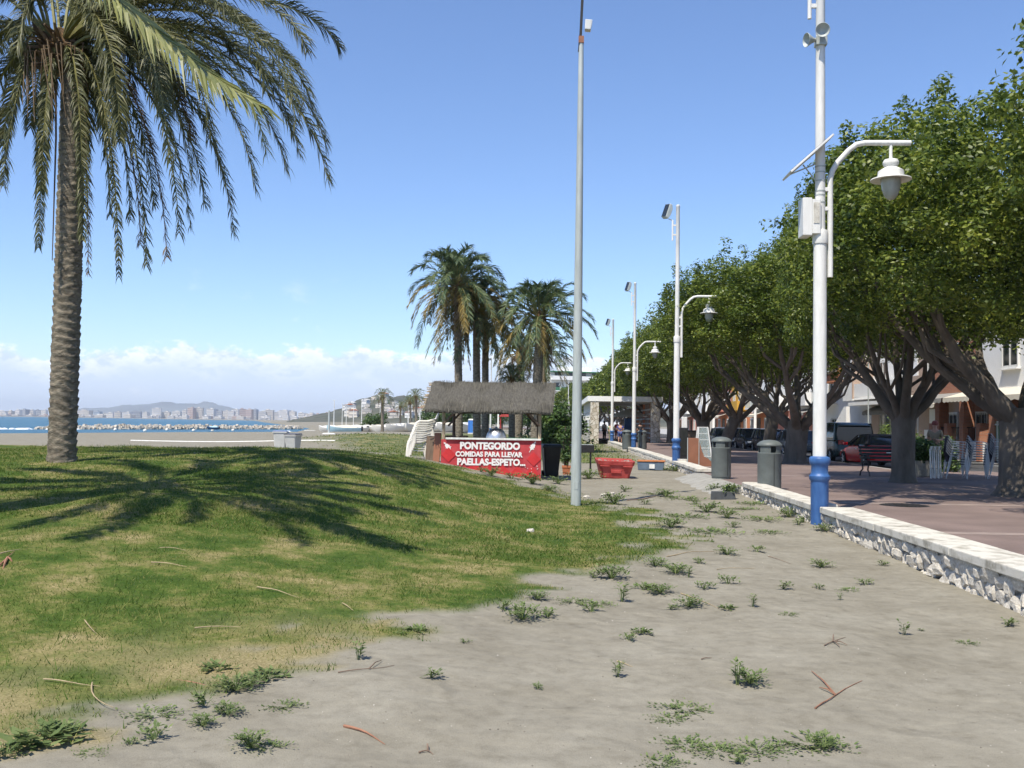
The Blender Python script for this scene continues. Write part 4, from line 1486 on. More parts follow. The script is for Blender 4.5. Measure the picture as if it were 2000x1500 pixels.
def ficus_crown(seed, leaves, size, R3=(4.6, 4.6, 3.3), zc=6.6, zmin=3.7, nclump=250):
    r = np.random.default_rng(seed)
    C, W, SG = [], [], []
    # lobes that break up the outline
    lobes = r.normal(size=(16, 3))
    lobes /= np.linalg.norm(lobes, axis=1, keepdims=True)
    la = r.uniform(-0.16, 0.2, 16)
    for i in range(nclump):
        z = 1 - 1.62 * (i + 0.5) / nclump
        ph = i * 2.39996 + r.uniform(-0.2, 0.2)
        q = math.sqrt(max(0, 1 - z * z))
        d = np.array([q * math.cos(ph), q * math.sin(ph), z])
        k = 0.93 + float(np.sum(la * np.exp((lobes @ d - 1) * 7))) + r.uniform(-0.13, 0.07)
        p = d * np.array(R3) * k
        p[2] = max(zmin + r.uniform(-0.25, 0.5) + 0.35 * (1 - q), p[2] + zc)
        C.append(p)
        W.append(1.0)
        s = r.uniform(0.30, 0.58)
        SG.append((s, s, s * 0.8))
        if z > 0.05 and r.random() < 0.65:      # upright shoots on top
            l = r.uniform(0.4, 1.0)
            for q_ in range(3):
                C.append(p + np.array([r.uniform(-0.1, 0.1), r.uniform(-0.1, 0.1), 0.25 + l * (q_ + 1) / 3]))
                W.append(0.13)
                SG.append((0.13, 0.13, 0.18))
        if z < 0.3 and r.random() < 0.3:        # twigs sticking out sideways
            l = r.uniform(0.3, 0.6)
            for q_ in range(2):
                C.append(p + d * np.array([1, 1, 0.2]) * (0.3 + l * (q_ + 1) / 2))
                W.append(0.08)
                SG.append((0.15, 0.15, 0.12))
    for i in range(int(nclump * 0.55)):          # inner foliage
        d = r.normal(size=3)
        d /= np.linalg.norm(d)
        p = d * np.array(R3) * r.uniform(0.5, 0.8)
        p[2] = max(zmin + r.uniform(0.0, 0.8), p[2] + zc)
        C.append(p)
        W.append(0.55)
        SG.append((0.6, 0.6, 0.5))
    W = np.array(W)
    cnt = np.maximum(4, (W / W.sum() * leaves)).astype(int)
    return leaf_cloud(np.array(C), cnt, np.array(SG), size, seed + 1, shell=True)


def crown_mesh(name, *a, **k):
    V, Fq = ficus_crown(*a, **k)
    o = nmesh(name, V, Fq, M['ficus'])
    me = o.data
    bpy.data.objects.remove(o)
    return me


near_crowns = [crown_mesh('crown', 51, 125000, 0.118), crown_mesh('crown', 52, 125000, 0.118)]
mid_crown = crown_mesh('crown', 53, 80000, 0.155)
far_crown = crown_mesh('crown', 54, 15000, 0.34, nclump=200)


def ficus(X, Y, label, seed, crown, cs=1.0, cz=None, r_tr=0.38, fork=1.7, lean=(0.0, 0.0), crot=0.0, cx=0.0, cy=0.0, z=0.0, szz=None, nl=8, detail=True, aim=None):
    t = thing('ficus_tree', label, 'tree', (X, Y, z), 0, 'ficus trees along the promenade')
    r = random.Random(seed)
    fk = Vector((lean[0], lean[1], fork))
    # trunk with root flare and ridges
    seg = 22 if detail else 10
    rows = 16 if detail else 7
    V = []
    for i in range(rows + 1):
        u = i / rows
        c = Vector((lean[0] * u ** 1.4, lean[1] * u ** 1.4, -0.15 + (fork + 0.15) * u))
        rad = r_tr * (1 + 0.55 * max(0, 1 - u * 4.5) ** 2 + 0.18 * max(0, u - 0.75) * 4)
        for k in range(seg):
            a = 2 * math.pi * k / seg
            q = rad * (1 + 0.09 * math.sin(a * 3 + seed + u * 2) + 0.06 * math.sin(a * 7 + seed * 2) * (1.2 - u) + 0.22 * max(0, 1 - u * 6) * max(0, math.sin(a * 4 + seed)))
            V.append((c.x + q * math.cos(a), c.y + q * math.sin(a), c.z))
    fs = []
    for i in range(rows):
        for k in range(seg):
            fs.append((i * seg + k, i * seg + (k + 1) % seg, (i + 1) * seg + (k + 1) % seg, (i + 1) * seg + k))
    fs.append(tuple(rows * seg + k for k in range(seg)))
    MB().add(V, fs).build('trunk', M['bark'], t, smooth=True)
    az0 = r.uniform(0, 6.28)
    for i in range(nl):
        a = az0 + 2 * math.pi * i / nl + r.uniform(-0.25, 0.25)
        if aim is not None and i < len(aim):
            a = aim[i]
        out = r.uniform(2.1, 3.4) * cs
        top = r.uniform(4.6, 6.0)
        hd = Vector((math.cos(a), math.sin(a), 0))
        p0 = fk + hd * r_tr * 0.35 + Vector((0, 0, -0.35))
        p1 = fk + hd * out * 0.30 + Vector((0, 0, 0.35))
        p2 = fk + hd * out * 0.75 + Vector((0, 0, (top - fork) * 0.45)) + Vector((r.uniform(-0.3, 0.3), r.uniform(-0.3, 0.3), 0))
        p3 = Vector((hd.x * out + cx * 0.7, hd.y * out + cy * 0.7, top)) + Vector((lean[0], lean[1], 0))
        pts = [bez(p0, p1, p2, p3, j / 9) + Vector((r.uniform(-0.04, 0.04), r.uniform(-0.04, 0.04), 0)) * (j > 1) for j in range(10)]
        rb = r_tr * r.uniform(0.38, 0.56)
        mb = MB().tube(pts, [rb * (1 - 0.78 * j / 9) for j in range(10)], n=9 if detail else 6)
        for k in range(4 if detail else 1):
            j = r.choice((3, 4, 5, 6, 7))
            q0 = pts[j]
            a2 = a + r.choice((-1, 1)) * r.uniform(0.4, 1.1)
            h2_ = Vector((math.cos(a2), math.sin(a2), 0))
            l = r.uniform(1.2, 2.2)
            q1 = q0 + h2_ * l * 0.45 + Vector((0, 0, l * 0.3))
            q2 = q0 + h2_ * l * 0.75 + Vector((0, 0, l * 1.0))
            mb.tube([q0, q1, q2], [rb * 0.5 * (1 - j / 14), rb * 0.3, rb * 0.14], n=6)
        mb.build('limb', M['bark'], t, smooth=True)
    share(crown, 'crown', t, (cx, cy, 0 if cz is None else cz), (0, 0, crot), (cs, cs, szz if szz else 1.0))
    return t


ficus(XX(1990, 22.6), 22.6, 'nearest ficus at the right edge with thick buttressed trunk', 61, near_crowns[0], 1.06, r_tr=0.42, fork=2.0, lean=(0.15, 0.1), crot=0.4, cx=0.2, szz=0.86, nl=6, aim=[2.9, 3.4, 2.2])
ficus(XX(1765, 27.6), 27.6, 'ficus whose straight trunk stands left of the stacked cafe chairs', 62, near_crowns[1], 0.74, r_tr=0.31, fork=2.05, crot=1.9, cz=0.2, szz=0.86, nl=9)
ficus(XX(1553, 40.7), 40.7, 'big spreading ficus just left of the nearest lamp post, behind the grey bins', 63, near_crowns[0], 1.18, r_tr=0.42, fork=1.75, crot=2.9, cx=-0.3, cz=0.9, szz=0.77, nl=9, lean=(0.1, 0))
ficus(XX(1499, 50), 50, 'ficus with slim dark trunk in front of the parked dark cars', 64, near_crowns[1], 0.85, r_tr=0.30, fork=2.3, crot=4.0, cz=0.5, szz=0.82, lean=(0.3, 0))
ficus(XX(1412, 61), 61, 'ficus with leaning trunk behind the nearer cylindrical bin', 65, mid_crown, 0.9, r_tr=0.36, fork=2.2, crot=0.9, lean=(0.9, 0), cx=0.1, cz=0.4, szz=0.84)
ficus(XX(1374, 70), 70, 'ficus with thick upright trunk behind the white display frame', 66, mid_crown, 1.0, r_tr=0.46, fork=2.1, crot=3.3, cz=0.4, szz=0.86)
for i, (X, Y, lb) in enumerate(((9.9, 82, 'ficus overhanging the right side of the shelter'), (9.6, 95, 'ficus behind the shelter roof at its right end'), (9.6, 112, 'ficus rising behind the middle of the shelter roof'), (9.4, 130, 'ficus seen left of the fourth lamp post'),
                               (9.0, 152, 'ficus right of the galvanised pole over the shelter roof'), (7.8, 172, 'ficus hidden mostly by the galvanised pole'), (5.0, 200, 'low ficus crown left of the galvanised pole, below the apartment block'), (10.6, 240, 'farthest ficus crown beyond the shelter'))):
    ficus(X, Y, lb, 70 + i, mid_crown if Y < 100 else far_crown, 0.98, r_tr=0.4, fork=2.0, crot=i * 1.3, szz=0.94, detail=False, nl=6)
# the tree beyond the right edge whose crown tip shows in the top right corner
ficus(12.35, 14.0, 'ficus beyond the right edge, only leaf tips in the top right corner', 90, near_crowns[1], 1.08, r_tr=0.45, fork=2.0, crot=5.1, szz=1.04, nl=6)


# ------------------------------------------------------------------ the red food kiosk
KY = 28.0
kR = atY(1057, 861, KY)
kL = atY(862, 856, KY)
KW = kR.x - kL.x
KROT = R(2.0)
kiosk = thing('food_kiosk', 'red painted beach food kiosk with thatched roof and white hand lettering', 'kiosk', ((kL.x + kR.x) / 2, KY, -0.12), KROT)
KH = kR.z + 0.12
KD = 2.0
hw = KW / 2
MB().box((0, 0.04, (KH - 0.35) / 2), (KW, 0.07, KH + 0.35)).build('counter_front', M['red_paint'], kiosk)
for s in (-1, 1):
    MB().box((s * (hw - 0.035), 0.08 + KD / 2, KH / 2 - 0.15), (0.06, KD - 0.02, KH + 0.2)).build('counter_side', M['red_paint'], kiosk)
MB().box((0.06, 0.15, KH + 0.028), (KW - 0.14, 0.42, 0.05)).build('counter_top', M['white_paint'], kiosk, bevel=0.006)
MB().box((0, KD - 0.1, KH * 0.45), (KW, 0.06, KH * 0.9)).build('back_panel', M['brown_board'], kiosk)
# posts and braces
posts = [(-hw + 0.05, 0.0), (hw - 0.05, 0.0), (-hw + 0.22, KD), (hw - 0.05, KD)]
for i, (x, y) in enumerate(posts):
    MB().tube([(x, y + 0.14 if y < 1 else y, -0.1), (x + 0.015, y + 0.14 if y < 1 else y, KH * 0.6), (x, y + 0.14 if y < 1 else y, 2.12)], [0.055, 0.05, 0.045], n=8).build('post', M['pale_wood'] if i in (0, 1) else M['wood'], kiosk, smooth=True)
for x0, s in ((-hw + 0.05, 1), (hw - 0.05, -1)):
    MB().tube([(x0, 0.0, 1.55), (x0 + s * 0.42, 0.0, 2.02)], 0.035, n=6).build('brace', M['wood'], kiosk)
    MB().tube([(x0, KD, 1.5), (x0 + s * 0.5, KD, 2.05)], 0.035, n=6).build('brace', M['wood'], kiosk)
for y in (0.0, KD):
    MB().tube([(-hw - 0.2, y, 2.03), (hw + 0.15, y, 2.03)], 0.04, n=6).build('beam', M['wood'], kiosk)
# roof
rw0, rw1 = -hw - 0.45, hw + 0.28
ez, rz_ = 1.96, 2.82
rd = 1.02            # ridge depth from the front eave
yf, yr, yb = -0.15, -0.15 + rd + 0.15, KD + 0.5
th = 0.07
mb = MB()
nxs = 40
vs, fs = [], []
for i in range(nxs + 1):
    x = rw0 + (rw1 - rw0) * i / nxs
    tl = max(0, (x - rw0) / (rw1 - rw0))
    w_ = lambda s_: 0.02 * math.sin(x * 7 + s_) + rnd.uniform(-0.012, 0.012)
    vs += [(x - 0.02, yf, ez + 0.035 * math.sin(x * 2.1) + w_(0)), (x + 0.05, yf + rd * 0.5, (ez + rz_) / 2 - 0.0 + w_(1)), (x + 0.12, yr, rz_ + w_(2)), (x + 0.1, (yr + yb) / 2, (rz_ + ez) / 2 + 0.05 + w_(3)), (x, yb, ez + w_(4)),
           (x, yb, ez - th), (x + 0.1, (yr + yb) / 2, (rz_ + ez) / 2 - th), (x + 0.12, yr, rz_ - th * 1.3), (x + 0.05, yf + rd * 0.5, (ez + rz_) / 2 - th), (x - 0.02, yf, ez - th + w_(6))]
    if i:
        o = 10 * i
        for k in range(10):
            fs.append((o - 10 + k, o + k, o + (k + 1) % 10, o - 10 + (k + 1) % 10))
fs += [tuple(range(10)), tuple(10 * nxs + k for k in range(9, -1, -1))]
roof = mb.add(vs, fs).build('roof', M['thatch'], kiosk)
# straw strands laid down the slope
rs = random.Random(17)
mb = MB()
for i in range(7500):
    x = rs.uniform(rw0 - 0.02, rw1 + 0.06)
    u = rs.uniform(-0.06, 0.97)
    front = rs.random() < 0.8
    l = rs.uniform(0.12, 0.34)
    if front:
        a = Vector((x - 0.02 + 0.14 * u, yf + (yr - yf) * u, ez + (rz_ - ez) * u + 0.012))
        d = Vector((0.10 * rs.uniform(-1, 1.4), (yr - yf), (rz_ - ez))).normalized()
        nr = Vector((0, -(rz_ - ez), (yr - yf))).normalized()
    else:
        a = Vector((x + 0.12 * u, yb + (yr - yb) * u, ez + (rz_ - ez) * u + 0.06))
        d = Vector((0.1 * rs.uniform(-1, 1), (yr - yb), (rz_ - ez))).normalized()
        nr = Vector((0, (rz_ - ez), (yb - yr))).normalized()
    sd = d.cross(nr) * rs.uniform(0.003, 0.0065)
    lift = nr * rs.uniform(0.003, 0.018)
    e = a + d * l
    a2 = a - d * rs.uniform(0, 0.05)
    if e.z > rz_ + 0.05:
        continue
    mb.add([a2 - sd, a2 + sd + nr * 0.004, e + sd * 0.6 + lift, e - sd * 0.6 + lift], [(0, 1, 2, 3)])
tag(mb.build('straw', M['straw'], roof), kind='stuff')
# reed ends on the left gable
mb = MB()
for i in range(26):
    u = i / 25
    y = yf + (yr - yf) * u + 0.02
    z = ez + (rz_ - ez) * u - 0.03
    mb.tube([(rw0 + 0.14 * u - 0.10 - rs.uniform(0, 0.10), y, z + rs.uniform(-0.03, 0.03)), (rw0 + 0.14 * u + 0.25, y, z)], rs.uniform(0.012, 0.022), n=5)
mb.build('reed_ends', M['pale_wood'], roof)
# diamonds on the front, a little proud
fz = -0.002


def on_front(mb_pts, d=0.012):
    return Matrix(((1, 0, 0, 0), (0, 0, -1, 0.005), (0, 1, 0, 0), (0, 0, 0, 1)))


def kx(px):
    return (px - 959.5) / 195.0 * KW


def kz(py, px=957):
    return KH - (py - (861 - (1057 - px) * 0.028)) / 78.0 * (KH + 0.03)


FM = Matrix(((1, 0, 0, 0), (0, 0, -1, 0.0048), (0, 1, 0, 0), (0, 0, 0, 1)))     # local XY -> kiosk front plane, +z out to the viewer
for cx_, cy_, s_ in ((877, 886, 14.5), (1043, 897, 14), (927, 914, 14), (955, 917, 14), (983, 921, 14), (1011, 924, 14), (1040, 926, 15), (1020, 941, 13), (995, 938, 13)):
    x, z, k = kx(cx_), kz(cy_, cx_), s_ / 195 * KW
    poly = [(x - k, z), (x, z - k), (x + k, z), (x, z + k)]
    if z - k < -0.2:
        continue
    MB().prism(poly, 0.016, FM).build('diamond_panel', M['red_bright'], kiosk, bevel=0.003)


def text_obj(s, cx_, cz_, w, h, parent, name='lettering', bold=0.018):
    cu = bpy.data.curves.new('t', 'FONT')
    cu.body = s
    cu.size = 1.0
    cu.offset = bold
    cu.extrude = 0.004
    cu.resolution_u = 3
    cu.align_x = 'LEFT'
    o = bpy.data.objects.new('t', cu)
    COL.objects.link(o)
    bpy.context.view_layer.update()
    me = bpy.data.meshes.new_from_object(o.evaluated_get(bpy.context.evaluated_depsgraph_get()))
    bpy.data.objects.remove(o)
    co = np.empty(len(me.vertices) * 3, np.float32)
    me.vertices.foreach_get('co', co)
    co = co.reshape(-1, 3)
    mn, mxx = co.min(0), co.max(0)
    co[:, 0] = (co[:, 0] - mn[0]) / (mxx[0] - mn[0]) * w + cx_ - w / 2
    co[:, 1] = (co[:, 1] - mn[1]) / (mxx[1] - mn[1]) * h + cz_ - h / 2
    co[:, 2] += 0.022
    m = np.array(FM)
    co = co @ m[:3, :3].T + m[:3, 3]
    me.vertices.foreach_set('co', co.ravel().astype(np.float32))
    me.update()
    me.materials.append(M['white_letter'])
    r = bpy.data.objects.new(name, me)
    COL.objects.link(r)
    r.parent = parent
    return r


PXM = KW / 195.0
text_obj('PONTEGORDO', kx(957.5), kz(869.5, 957), 117 * PXM, 15 * PXM, kiosk, bold=0.055)
text_obj('COMIDAS PARA LLEVAR', kx(956), kz(886, 957), 131 * PXM, 10.5 * PXM, kiosk, bold=0.05)
text_obj('PAELLAS-ESPETO...', kx(960.5), kz(901, 957), 133 * PXM, 14 * PXM, kiosk, bold=0.05)
# two painted fish on skewers
for fx, fy, tilt, mir in ((876, 871, 48, 1), (1040, 873, -60, -1)):
    k = PXM
    body = [(-9, 0), (-6, 3.2), (-1, 3.8), (4, 2.6), (7, 0.6), (12, 0.5), (12, -0.5), (7, -0.6), (4, -2.6), (-1, -3.8), (-6, -3.2)]
    fins = [(-13, 0.6), (-9.5, 0.7), (-9.5, -0.7), (-13, -0.6)]
    tailp = [(-11, 3), (-8.5, 0.3), (-8.5, -0.3), (-11, -3), (-10, 0)]
    m = FM @ Matrix.Translation((kx(fx), kz(fy, fx), 0.0)) @ Matrix.Rotation(R(-tilt if mir > 0 else 180 - tilt), 4, 'Z') @ Matrix.Scale(k, 4)
    mb = MB()
    mb.prism(body, 0.010 / k, m)
    mb.prism(fins, 0.010 / k, m)
    mb.prism(tailp, 0.012 / k, m)
    for q in (-3, 1):
        mb.prism([(q, 3.2), (q + 2.2, 5.6), (q + 2.6, 2.6)], 0.009 / k, m)
        mb.prism([(q, -3.2), (q + 2.6, -2.6), (q + 2.2, -5.6)], 0.009 / k, m)
    mb.build('painted_fish', M['white_letter'], kiosk)
# scraped patch low on the right
mb = MB()
for i in range(8):
    mb.prism([(0, 0), (0.028, 0.008), (0.034, 0.018), (0.01, 0.022)], 0.019, FM @ Matrix.Translation((kx(1028 + rs.uniform(0, 24)), kz(911 + rs.uniform(0, 12), 1040), 0)) @ Matrix.Rotation(rs.uniform(0, 6), 4, 'Z'))
mb.build('bare_patch', M['white_letter'], kiosk)

KM = Matrix.Translation(kiosk.location) @ Matrix.Rotation(KROT, 4, 'Z')


def kpos(x, y, z):
    return KM @ Vector((x, y, z))


# shiny domed lid standing on the counter
dome = thing('steel_dome', 'shiny steel domed cover standing on the kiosk counter', 'dome', kpos(kx(969), 0.30, KH + 0.054))
MB().lathe([(0.30, 0.0), (0.295, 0.05), (0.27, 0.13), (0.21, 0.22), (0.12, 0.275), (0.03, 0.295)], n=28).build('shell', M['steel'], dome, smooth=True)
MB().lathe([(0.03, 0.29), (0.045, 0.31), (0.03, 0.335)], n=12).build('knob', M['steel'], dome, smooth=True)
# bits on the counter shelf
for i, (px_, h_, w_) in enumerate(((906, 0.05, 0.16), (881, 0.06, 0.2))):
    o = thing('firewood_pile', ('small pile of dark charred sticks on the kiosk shelf, left of the dome', 'dark charred sticks at the left end of the kiosk shelf')[i], 'firewood', kpos(kx(px_), 0.28, KH + 0.054))
    mb = MB()
    for q in range(7):
        a = rs.uniform(-0.5, 0.5)
        mb.tube([(-w_ + 0.03 * q, -0.05, 0.025 + 0.012 * (q % 3)), (w_ * 0.6, 0.05 + 0.02 * a, 0.025 + 0.015 * (q % 2))], 0.02, n=5)
    mb.build('sticks', M['wood'], o)

# boards leaning at the kiosk's left end
for i, (dx, dy, w, h, mt, lb) in enumerate(((-0.16, 0.25, 0.20, 0.92, 'brown_board', 'narrow brown board leaning at the left end of kiosk'), (-0.34, 0.32, 0.30, 0.80, 'wood', 'darker rough board between the white chairs and the kiosk'))):
    p = kpos(-hw + dx, dy, 0)
    g = float(gz(p.x, p.y))
    o = thing('leaning_board', lb, 'board', (p.x, p.y, g - 0.08), R(-12))
    o.rotation_euler = (R(-9), 0, R(-12))
    MB().box((0, 0, h / 2), (w, 0.035, h)).build('board', M[mt], o, bevel=0.004)
    MB().box((0, 0.03, h * 0.75), (w * 0.9, 0.025, 0.05)).build('batten', M['pale_wood'], o)


# stacked white plastic armchairs
def plastic_chair():
    t = thing('plastic_armchair', 'white plastic armchair in the slanting stack left of the red kiosk', 'chair', (0, 0, 0), 0, 'stacked white plastic armchairs')
    mb = MB()
    sv = [(-0.24, 0.40), (-0.20, 0.425), (0.0, 0.405), (0.18, 0.40), (0.235, 0.42)]
    bv = [(0.235, 0.44), (0.28, 0.58), (0.34, 0.72), (0.40, 0.82), (0.44, 0.87)]
    for nm_, pf, hw0, hw1 in (('seat', sv, 0.225, 0.215), ('backrest', bv, 0.21, 0.22)):
        mb = MB()
        k_ = len(pf)
        for (xa_, xb_) in ((-1.0, -0.72), (-0.62, -0.38), (-0.28, 0.28), (0.38, 0.62), (0.72, 1.0)) if nm_ == 'backrest' else ((-1.0, 1.0),):
            vs = []
            for i_, (y_, z_) in enumerate(pf):
                w_ = hw0 + (hw1 - hw0) * i_ / (k_ - 1)
                vs += [(xa_ * w_, y_, z_), (xb_ * w_, y_, z_), (xb_ * w_, y_ + 0.006, z_ - 0.022), (xa_ * w_, y_ + 0.006, z_ - 0.022)]
            fs = [(4 * i_ + q_, 4 * i_ + (q_ + 1) % 4, 4 * i_ + 4 + (q_ + 1) % 4, 4 * i_ + 4 + q_) for i_ in range(k_ - 1) for q_ in range(4)]
            fs += [(3, 2, 1, 0), tuple(4 * (k_ - 1) + q_ for q_ in range(4))]
            mb.add(vs, fs)
        if nm_ == 'backrest':
            mb.tube([(-0.23, 0.40, 0.80), (-0.14, 0.435, 0.875), (0, 0.445, 0.895), (0.14, 0.435, 0.875), (0.23, 0.40, 0.80)], 0.026, n=6)
        mb.build(nm_, M['white_plastic'], t)
    for s in (-1, 1):
        MB().tube([(s * 0.25, -0.26, 0.0), (s * 0.235, -0.235, 0.40), (s * 0.255, -0.22, 0.60), (s * 0.265, -0.12, 0.655), (s * 0.262, 0.12, 0.655), (s * 0.235, 0.36, 0.72)], [0.03, 0.03, 0.026, 0.034, 0.034, 0.026], n=6).build('arm', M['white_plastic'], t, smooth=True)
        MB().tube([(s * 0.24, 0.34, 0.0), (s * 0.215, 0.25, 0.42)], [0.028, 0.03], n=6).build('leg', M['white_plastic'], t, smooth=True)
    return t


pc = plastic_chair()
cb = gpt(812, 28.9)
lean_q = Vector((0.026, 0.0, 0.068))
for i in range(10):
    loc = Vector((cb.x, cb.y, cb.z - 0.16)) + lean_q * i
    rot = (0, 0, R(-78) + rs.uniform(-0.03, 0.03))
    if i == 0:
        pc.location, pc.rotation_euler = loc, rot
    else:
        dup(pc, loc, rot=rot)

# ------------------------------------------------------------------ bins
def litter_bin(loc, label, rz=0.0, s=1.0):
    t = thing('litter_bin', label, 'litter bin', loc, rz, 'grey cylindrical litter bins', s)
    MB().lathe([(0.262, 0.0), (0.262, 0.05), (0.275, 0.055), (0.278, 0.84), (0.282, 0.85), (0.282, 0.875), (0.26, 0.885), (0.2, 0.886)], n=32).build('body', M['grey_bin'], t, smooth=True)
    # head with four openings between pillars, domed lid
    for k in range(4):
        a0_ = k * math.pi / 2 + 0.25
        vs = []
        for j in range(5):
            a = a0_ + (j / 4) * 1.05
            for r_ in (0.262, 0.235):
                vs += [(r_ * math.cos(a), r_ * math.sin(a), 0.88), (r_ * math.cos(a), r_ * math.sin(a), 1.045)]
        fs = []
        for j in range(4):
            o = 4 * j
            fs += [(o, o + 4, o + 5, o + 1), (o + 2, o + 3, o + 7, o + 6)]
        fs += [(0, 1, 3, 2), (16, 18, 19, 17)]
        MB().add(vs, fs).build('pillar', M['grey_bin'], t, smooth=True)
    MB().lathe([(0.2, 0.6), (0.2, 0.8), (0.18, 0.82)], n=20).build('inner_bucket', M['black_plastic'], t)
    MB().lathe([(0.24, 1.04), (0.29, 1.042), (0.296, 1.06), (0.285, 1.09), (0.23, 1.14), (0.14, 1.175), (0.03, 1.188)], n=32).build('lid', M['grey_bin'], t, smooth=True)
    MB().box((0.0, -0.282, 0.46), (0.008, 0.008, 0.78)).build('door_seam', M['black_plastic'], t)
    return t


bz = Vector((XX(1409, 28.0), 28.0, 0.006))
lb1 = litter_bin(bz, 'grey cylindrical litter bin standing in the gap at the end of the short wall', R(30))
lb2 = dup(lb1, (XX(1503, 23.4), 23.4, 0.0), R(10), 'grey cylindrical litter bin just behind the wall, nearest the blue lamp base')
dup(lb1, (XX(1224, 57.0) + 0.2, 59.5, 0.0), R(50), 'grey litter bin left of the third lamp post, before the shelter')
dup(lb1, (XX(1248, 59.6) + 0.2, 59.6, 0.0), R(80), 'grey litter bin right of the third lamp post, before the shelter')
dup(lb1, gpt(938, 66), R(20), 'small grey litter bin on the lawn seen under the thatched roof')


def wheelie(loc, label, mat, lidmat, rz=0, tilt=0.0, s=1.0, group='wheeled bins'):
    t = thing('wheeled_bin', label, 'wheelie bin', loc, rz, group, s)
    t.rotation_euler = (tilt, 0, rz)
    mb = MB()
    secs = [(0.02, 0.20, 0.22), (0.45, 0.235, 0.26), (0.96, 0.275, 0.33)]
    vs = []
    for z, a, b_ in secs:
        for x, y in ((-a, -b_), (-a * 0.8, -b_ * 1.06), (a * 0.8, -b_ * 1.06), (a, -b_), (a, b_), (-a, b_)):
            vs.append((x, y, z))
    fs = [tuple(range(5, -1, -1)), tuple(range(12, 18))]
    for i in range(2):
        for k in range(6):
            fs.append((i * 6 + k, i * 6 + (k + 1) % 6, (i + 1) * 6 + (k + 1) % 6, (i + 1) * 6 + k))
    mb.add(vs, fs).build('body', mat, t, bevel=0.015)
    MB().box((0, 0, 0.945), (0.62, 0.74, 0.05)).build('rim', mat, t, bevel=0.01)
    lid = MB().box((0, -0.01, 1.0), (0.61, 0.74, 0.06), top=0.9).build('lid', lidmat, t, bevel=0.02)
    MB().tube([(-0.22, 0.36, 0.99), (-0.22, 0.44, 0.98), (0.22, 0.44, 0.98), (0.22, 0.36, 0.99)], 0.016, n=6).build('handle', mat, lid)
    for s_ in (-1, 1):
        w = MB().lathe([(0.03, -0.025), (0.1, -0.025), (0.1, 0.025), (0.03, 0.025)], (0, 0, 0), n=16, m=Matrix.Rotation(R(90), 3, 'Y'))
        w.v = [(v[0] + s_ * 0.24, v[1] + 0.22, v[2] + 0.1) for v in w.v]
        w.build('wheel', M['tyre'], t)
    return t


wheelie(gpt(1077, 30.6, -0.02), 'dark green-black wheeled bin standing right of the red kiosk', M['black_plastic'], M['black_plastic'], R(8), 0, 1.0)
gw = pm('pale_grey_plastic', (0.50, 0.50, 0.47), 0.08, 4, 0.5)
gl = pm('blue_grey_lid', (0.13, 0.17, 0.30), 0.15, 6, 0.5)
dl = pm('dark_grey_lid', (0.10, 0.10, 0.11), 0.15, 6, 0.5)
wheelie(gpt(549, 45.5, 0.0), 'pale grey bin with blue lid, left of the pair beyond the grass crest', gw, gl, R(5), R(-4), 1.1)
wheelie(gpt(574, 45.0, 0.0), 'pale grey bin with dark lid, right of the pair beyond the grass crest', gw, dl, R(-12), R(3), 1.02)

# ------------------------------------------------------------------ red fish tub, barbecue stand, potted plant, crate
tp = gpt(1200, 31.0)
tub = thing('red_tub', 'large red plastic tub with flared rim lying on the sand', 'tub', (tp.x, tp.y, tp.z - 0.02), R(4))
vs, fs = [], []
prof = [(-0.02, 0.40, 0.36), (0.08, 0.44, 0.40), (0.46, 0.535, 0.47), (0.47, 0.56, 0.50), (0.60, 0.585, 0.52), (0.61, 0.56, 0.50), (0.45, 0.50, 0.44), (0.12, 0.40, 0.36)]
for z, a, b_ in prof:
    for x, y in ((-a + 0.07, -b_), (a - 0.07, -b_), (a, -b_ + 0.07), (a, b_ - 0.07), (a - 0.07, b_), (-a + 0.07, b_), (-a, b_ - 0.07), (-a, -b_ + 0.07)):
        vs.append((x, y, z))
for i in range(len(prof) - 1):
    for k in range(8):
        fs.append((i * 8 + k, i * 8 + (k + 1) % 8, (i + 1) * 8 + (k + 1) % 8, (i + 1) * 8 + k))
fs += [tuple(range(7, -1, -1)), tuple((len(prof) - 1) * 8 + k for k in range(8))]
tub.rotation_euler = (R(3), R(1.5), R(4))
MB().add(vs, fs).build('shell', M['red_plastic'], tub, bevel=0.012)
mb = MB()
for x0_, w_ in ((-0.36, 0.3), (0.36, 0.3)):
    mb.box((x0_, -0.487, 0.44), (w_, 0.06, 0.035))
mb.build('rim_lip', M['red_plastic'], tub, bevel=0.006)
MB().box((0, -0.438, 0.27), (0.32, 0.03, 0.10)).build('embossed_panel', M['red_plastic'], tub, bevel=0.008)
mb = MB()
for i in range(40):
    a, b_ = rs.uniform(-0.45, 0.45), rs.uniform(-0.38, 0.38)
    mb.box((a, b_, 0.52 + rs.uniform(-0.03, 0.06)), (rs.uniform(0.03, 0.09), rs.uniform(0.03, 0.09), rs.uniform(0.03, 0.1)), rs.uniform(0, 3), top=0.6)
mb.box((0, 0, 0.44), (0.9, 0.76, 0.14))
junk = thing('rubble', 'loose pale rubble and rags filling the red tub', 'rubble', tub.location)
junk.rotation_euler = tub.rotation_euler
mb.build('lumps', pm('rubble_mix', (0.22, 0.17, 0.13), 0.4, 14, 0.95, col2=(0.5, 0.47, 0.42)), junk)

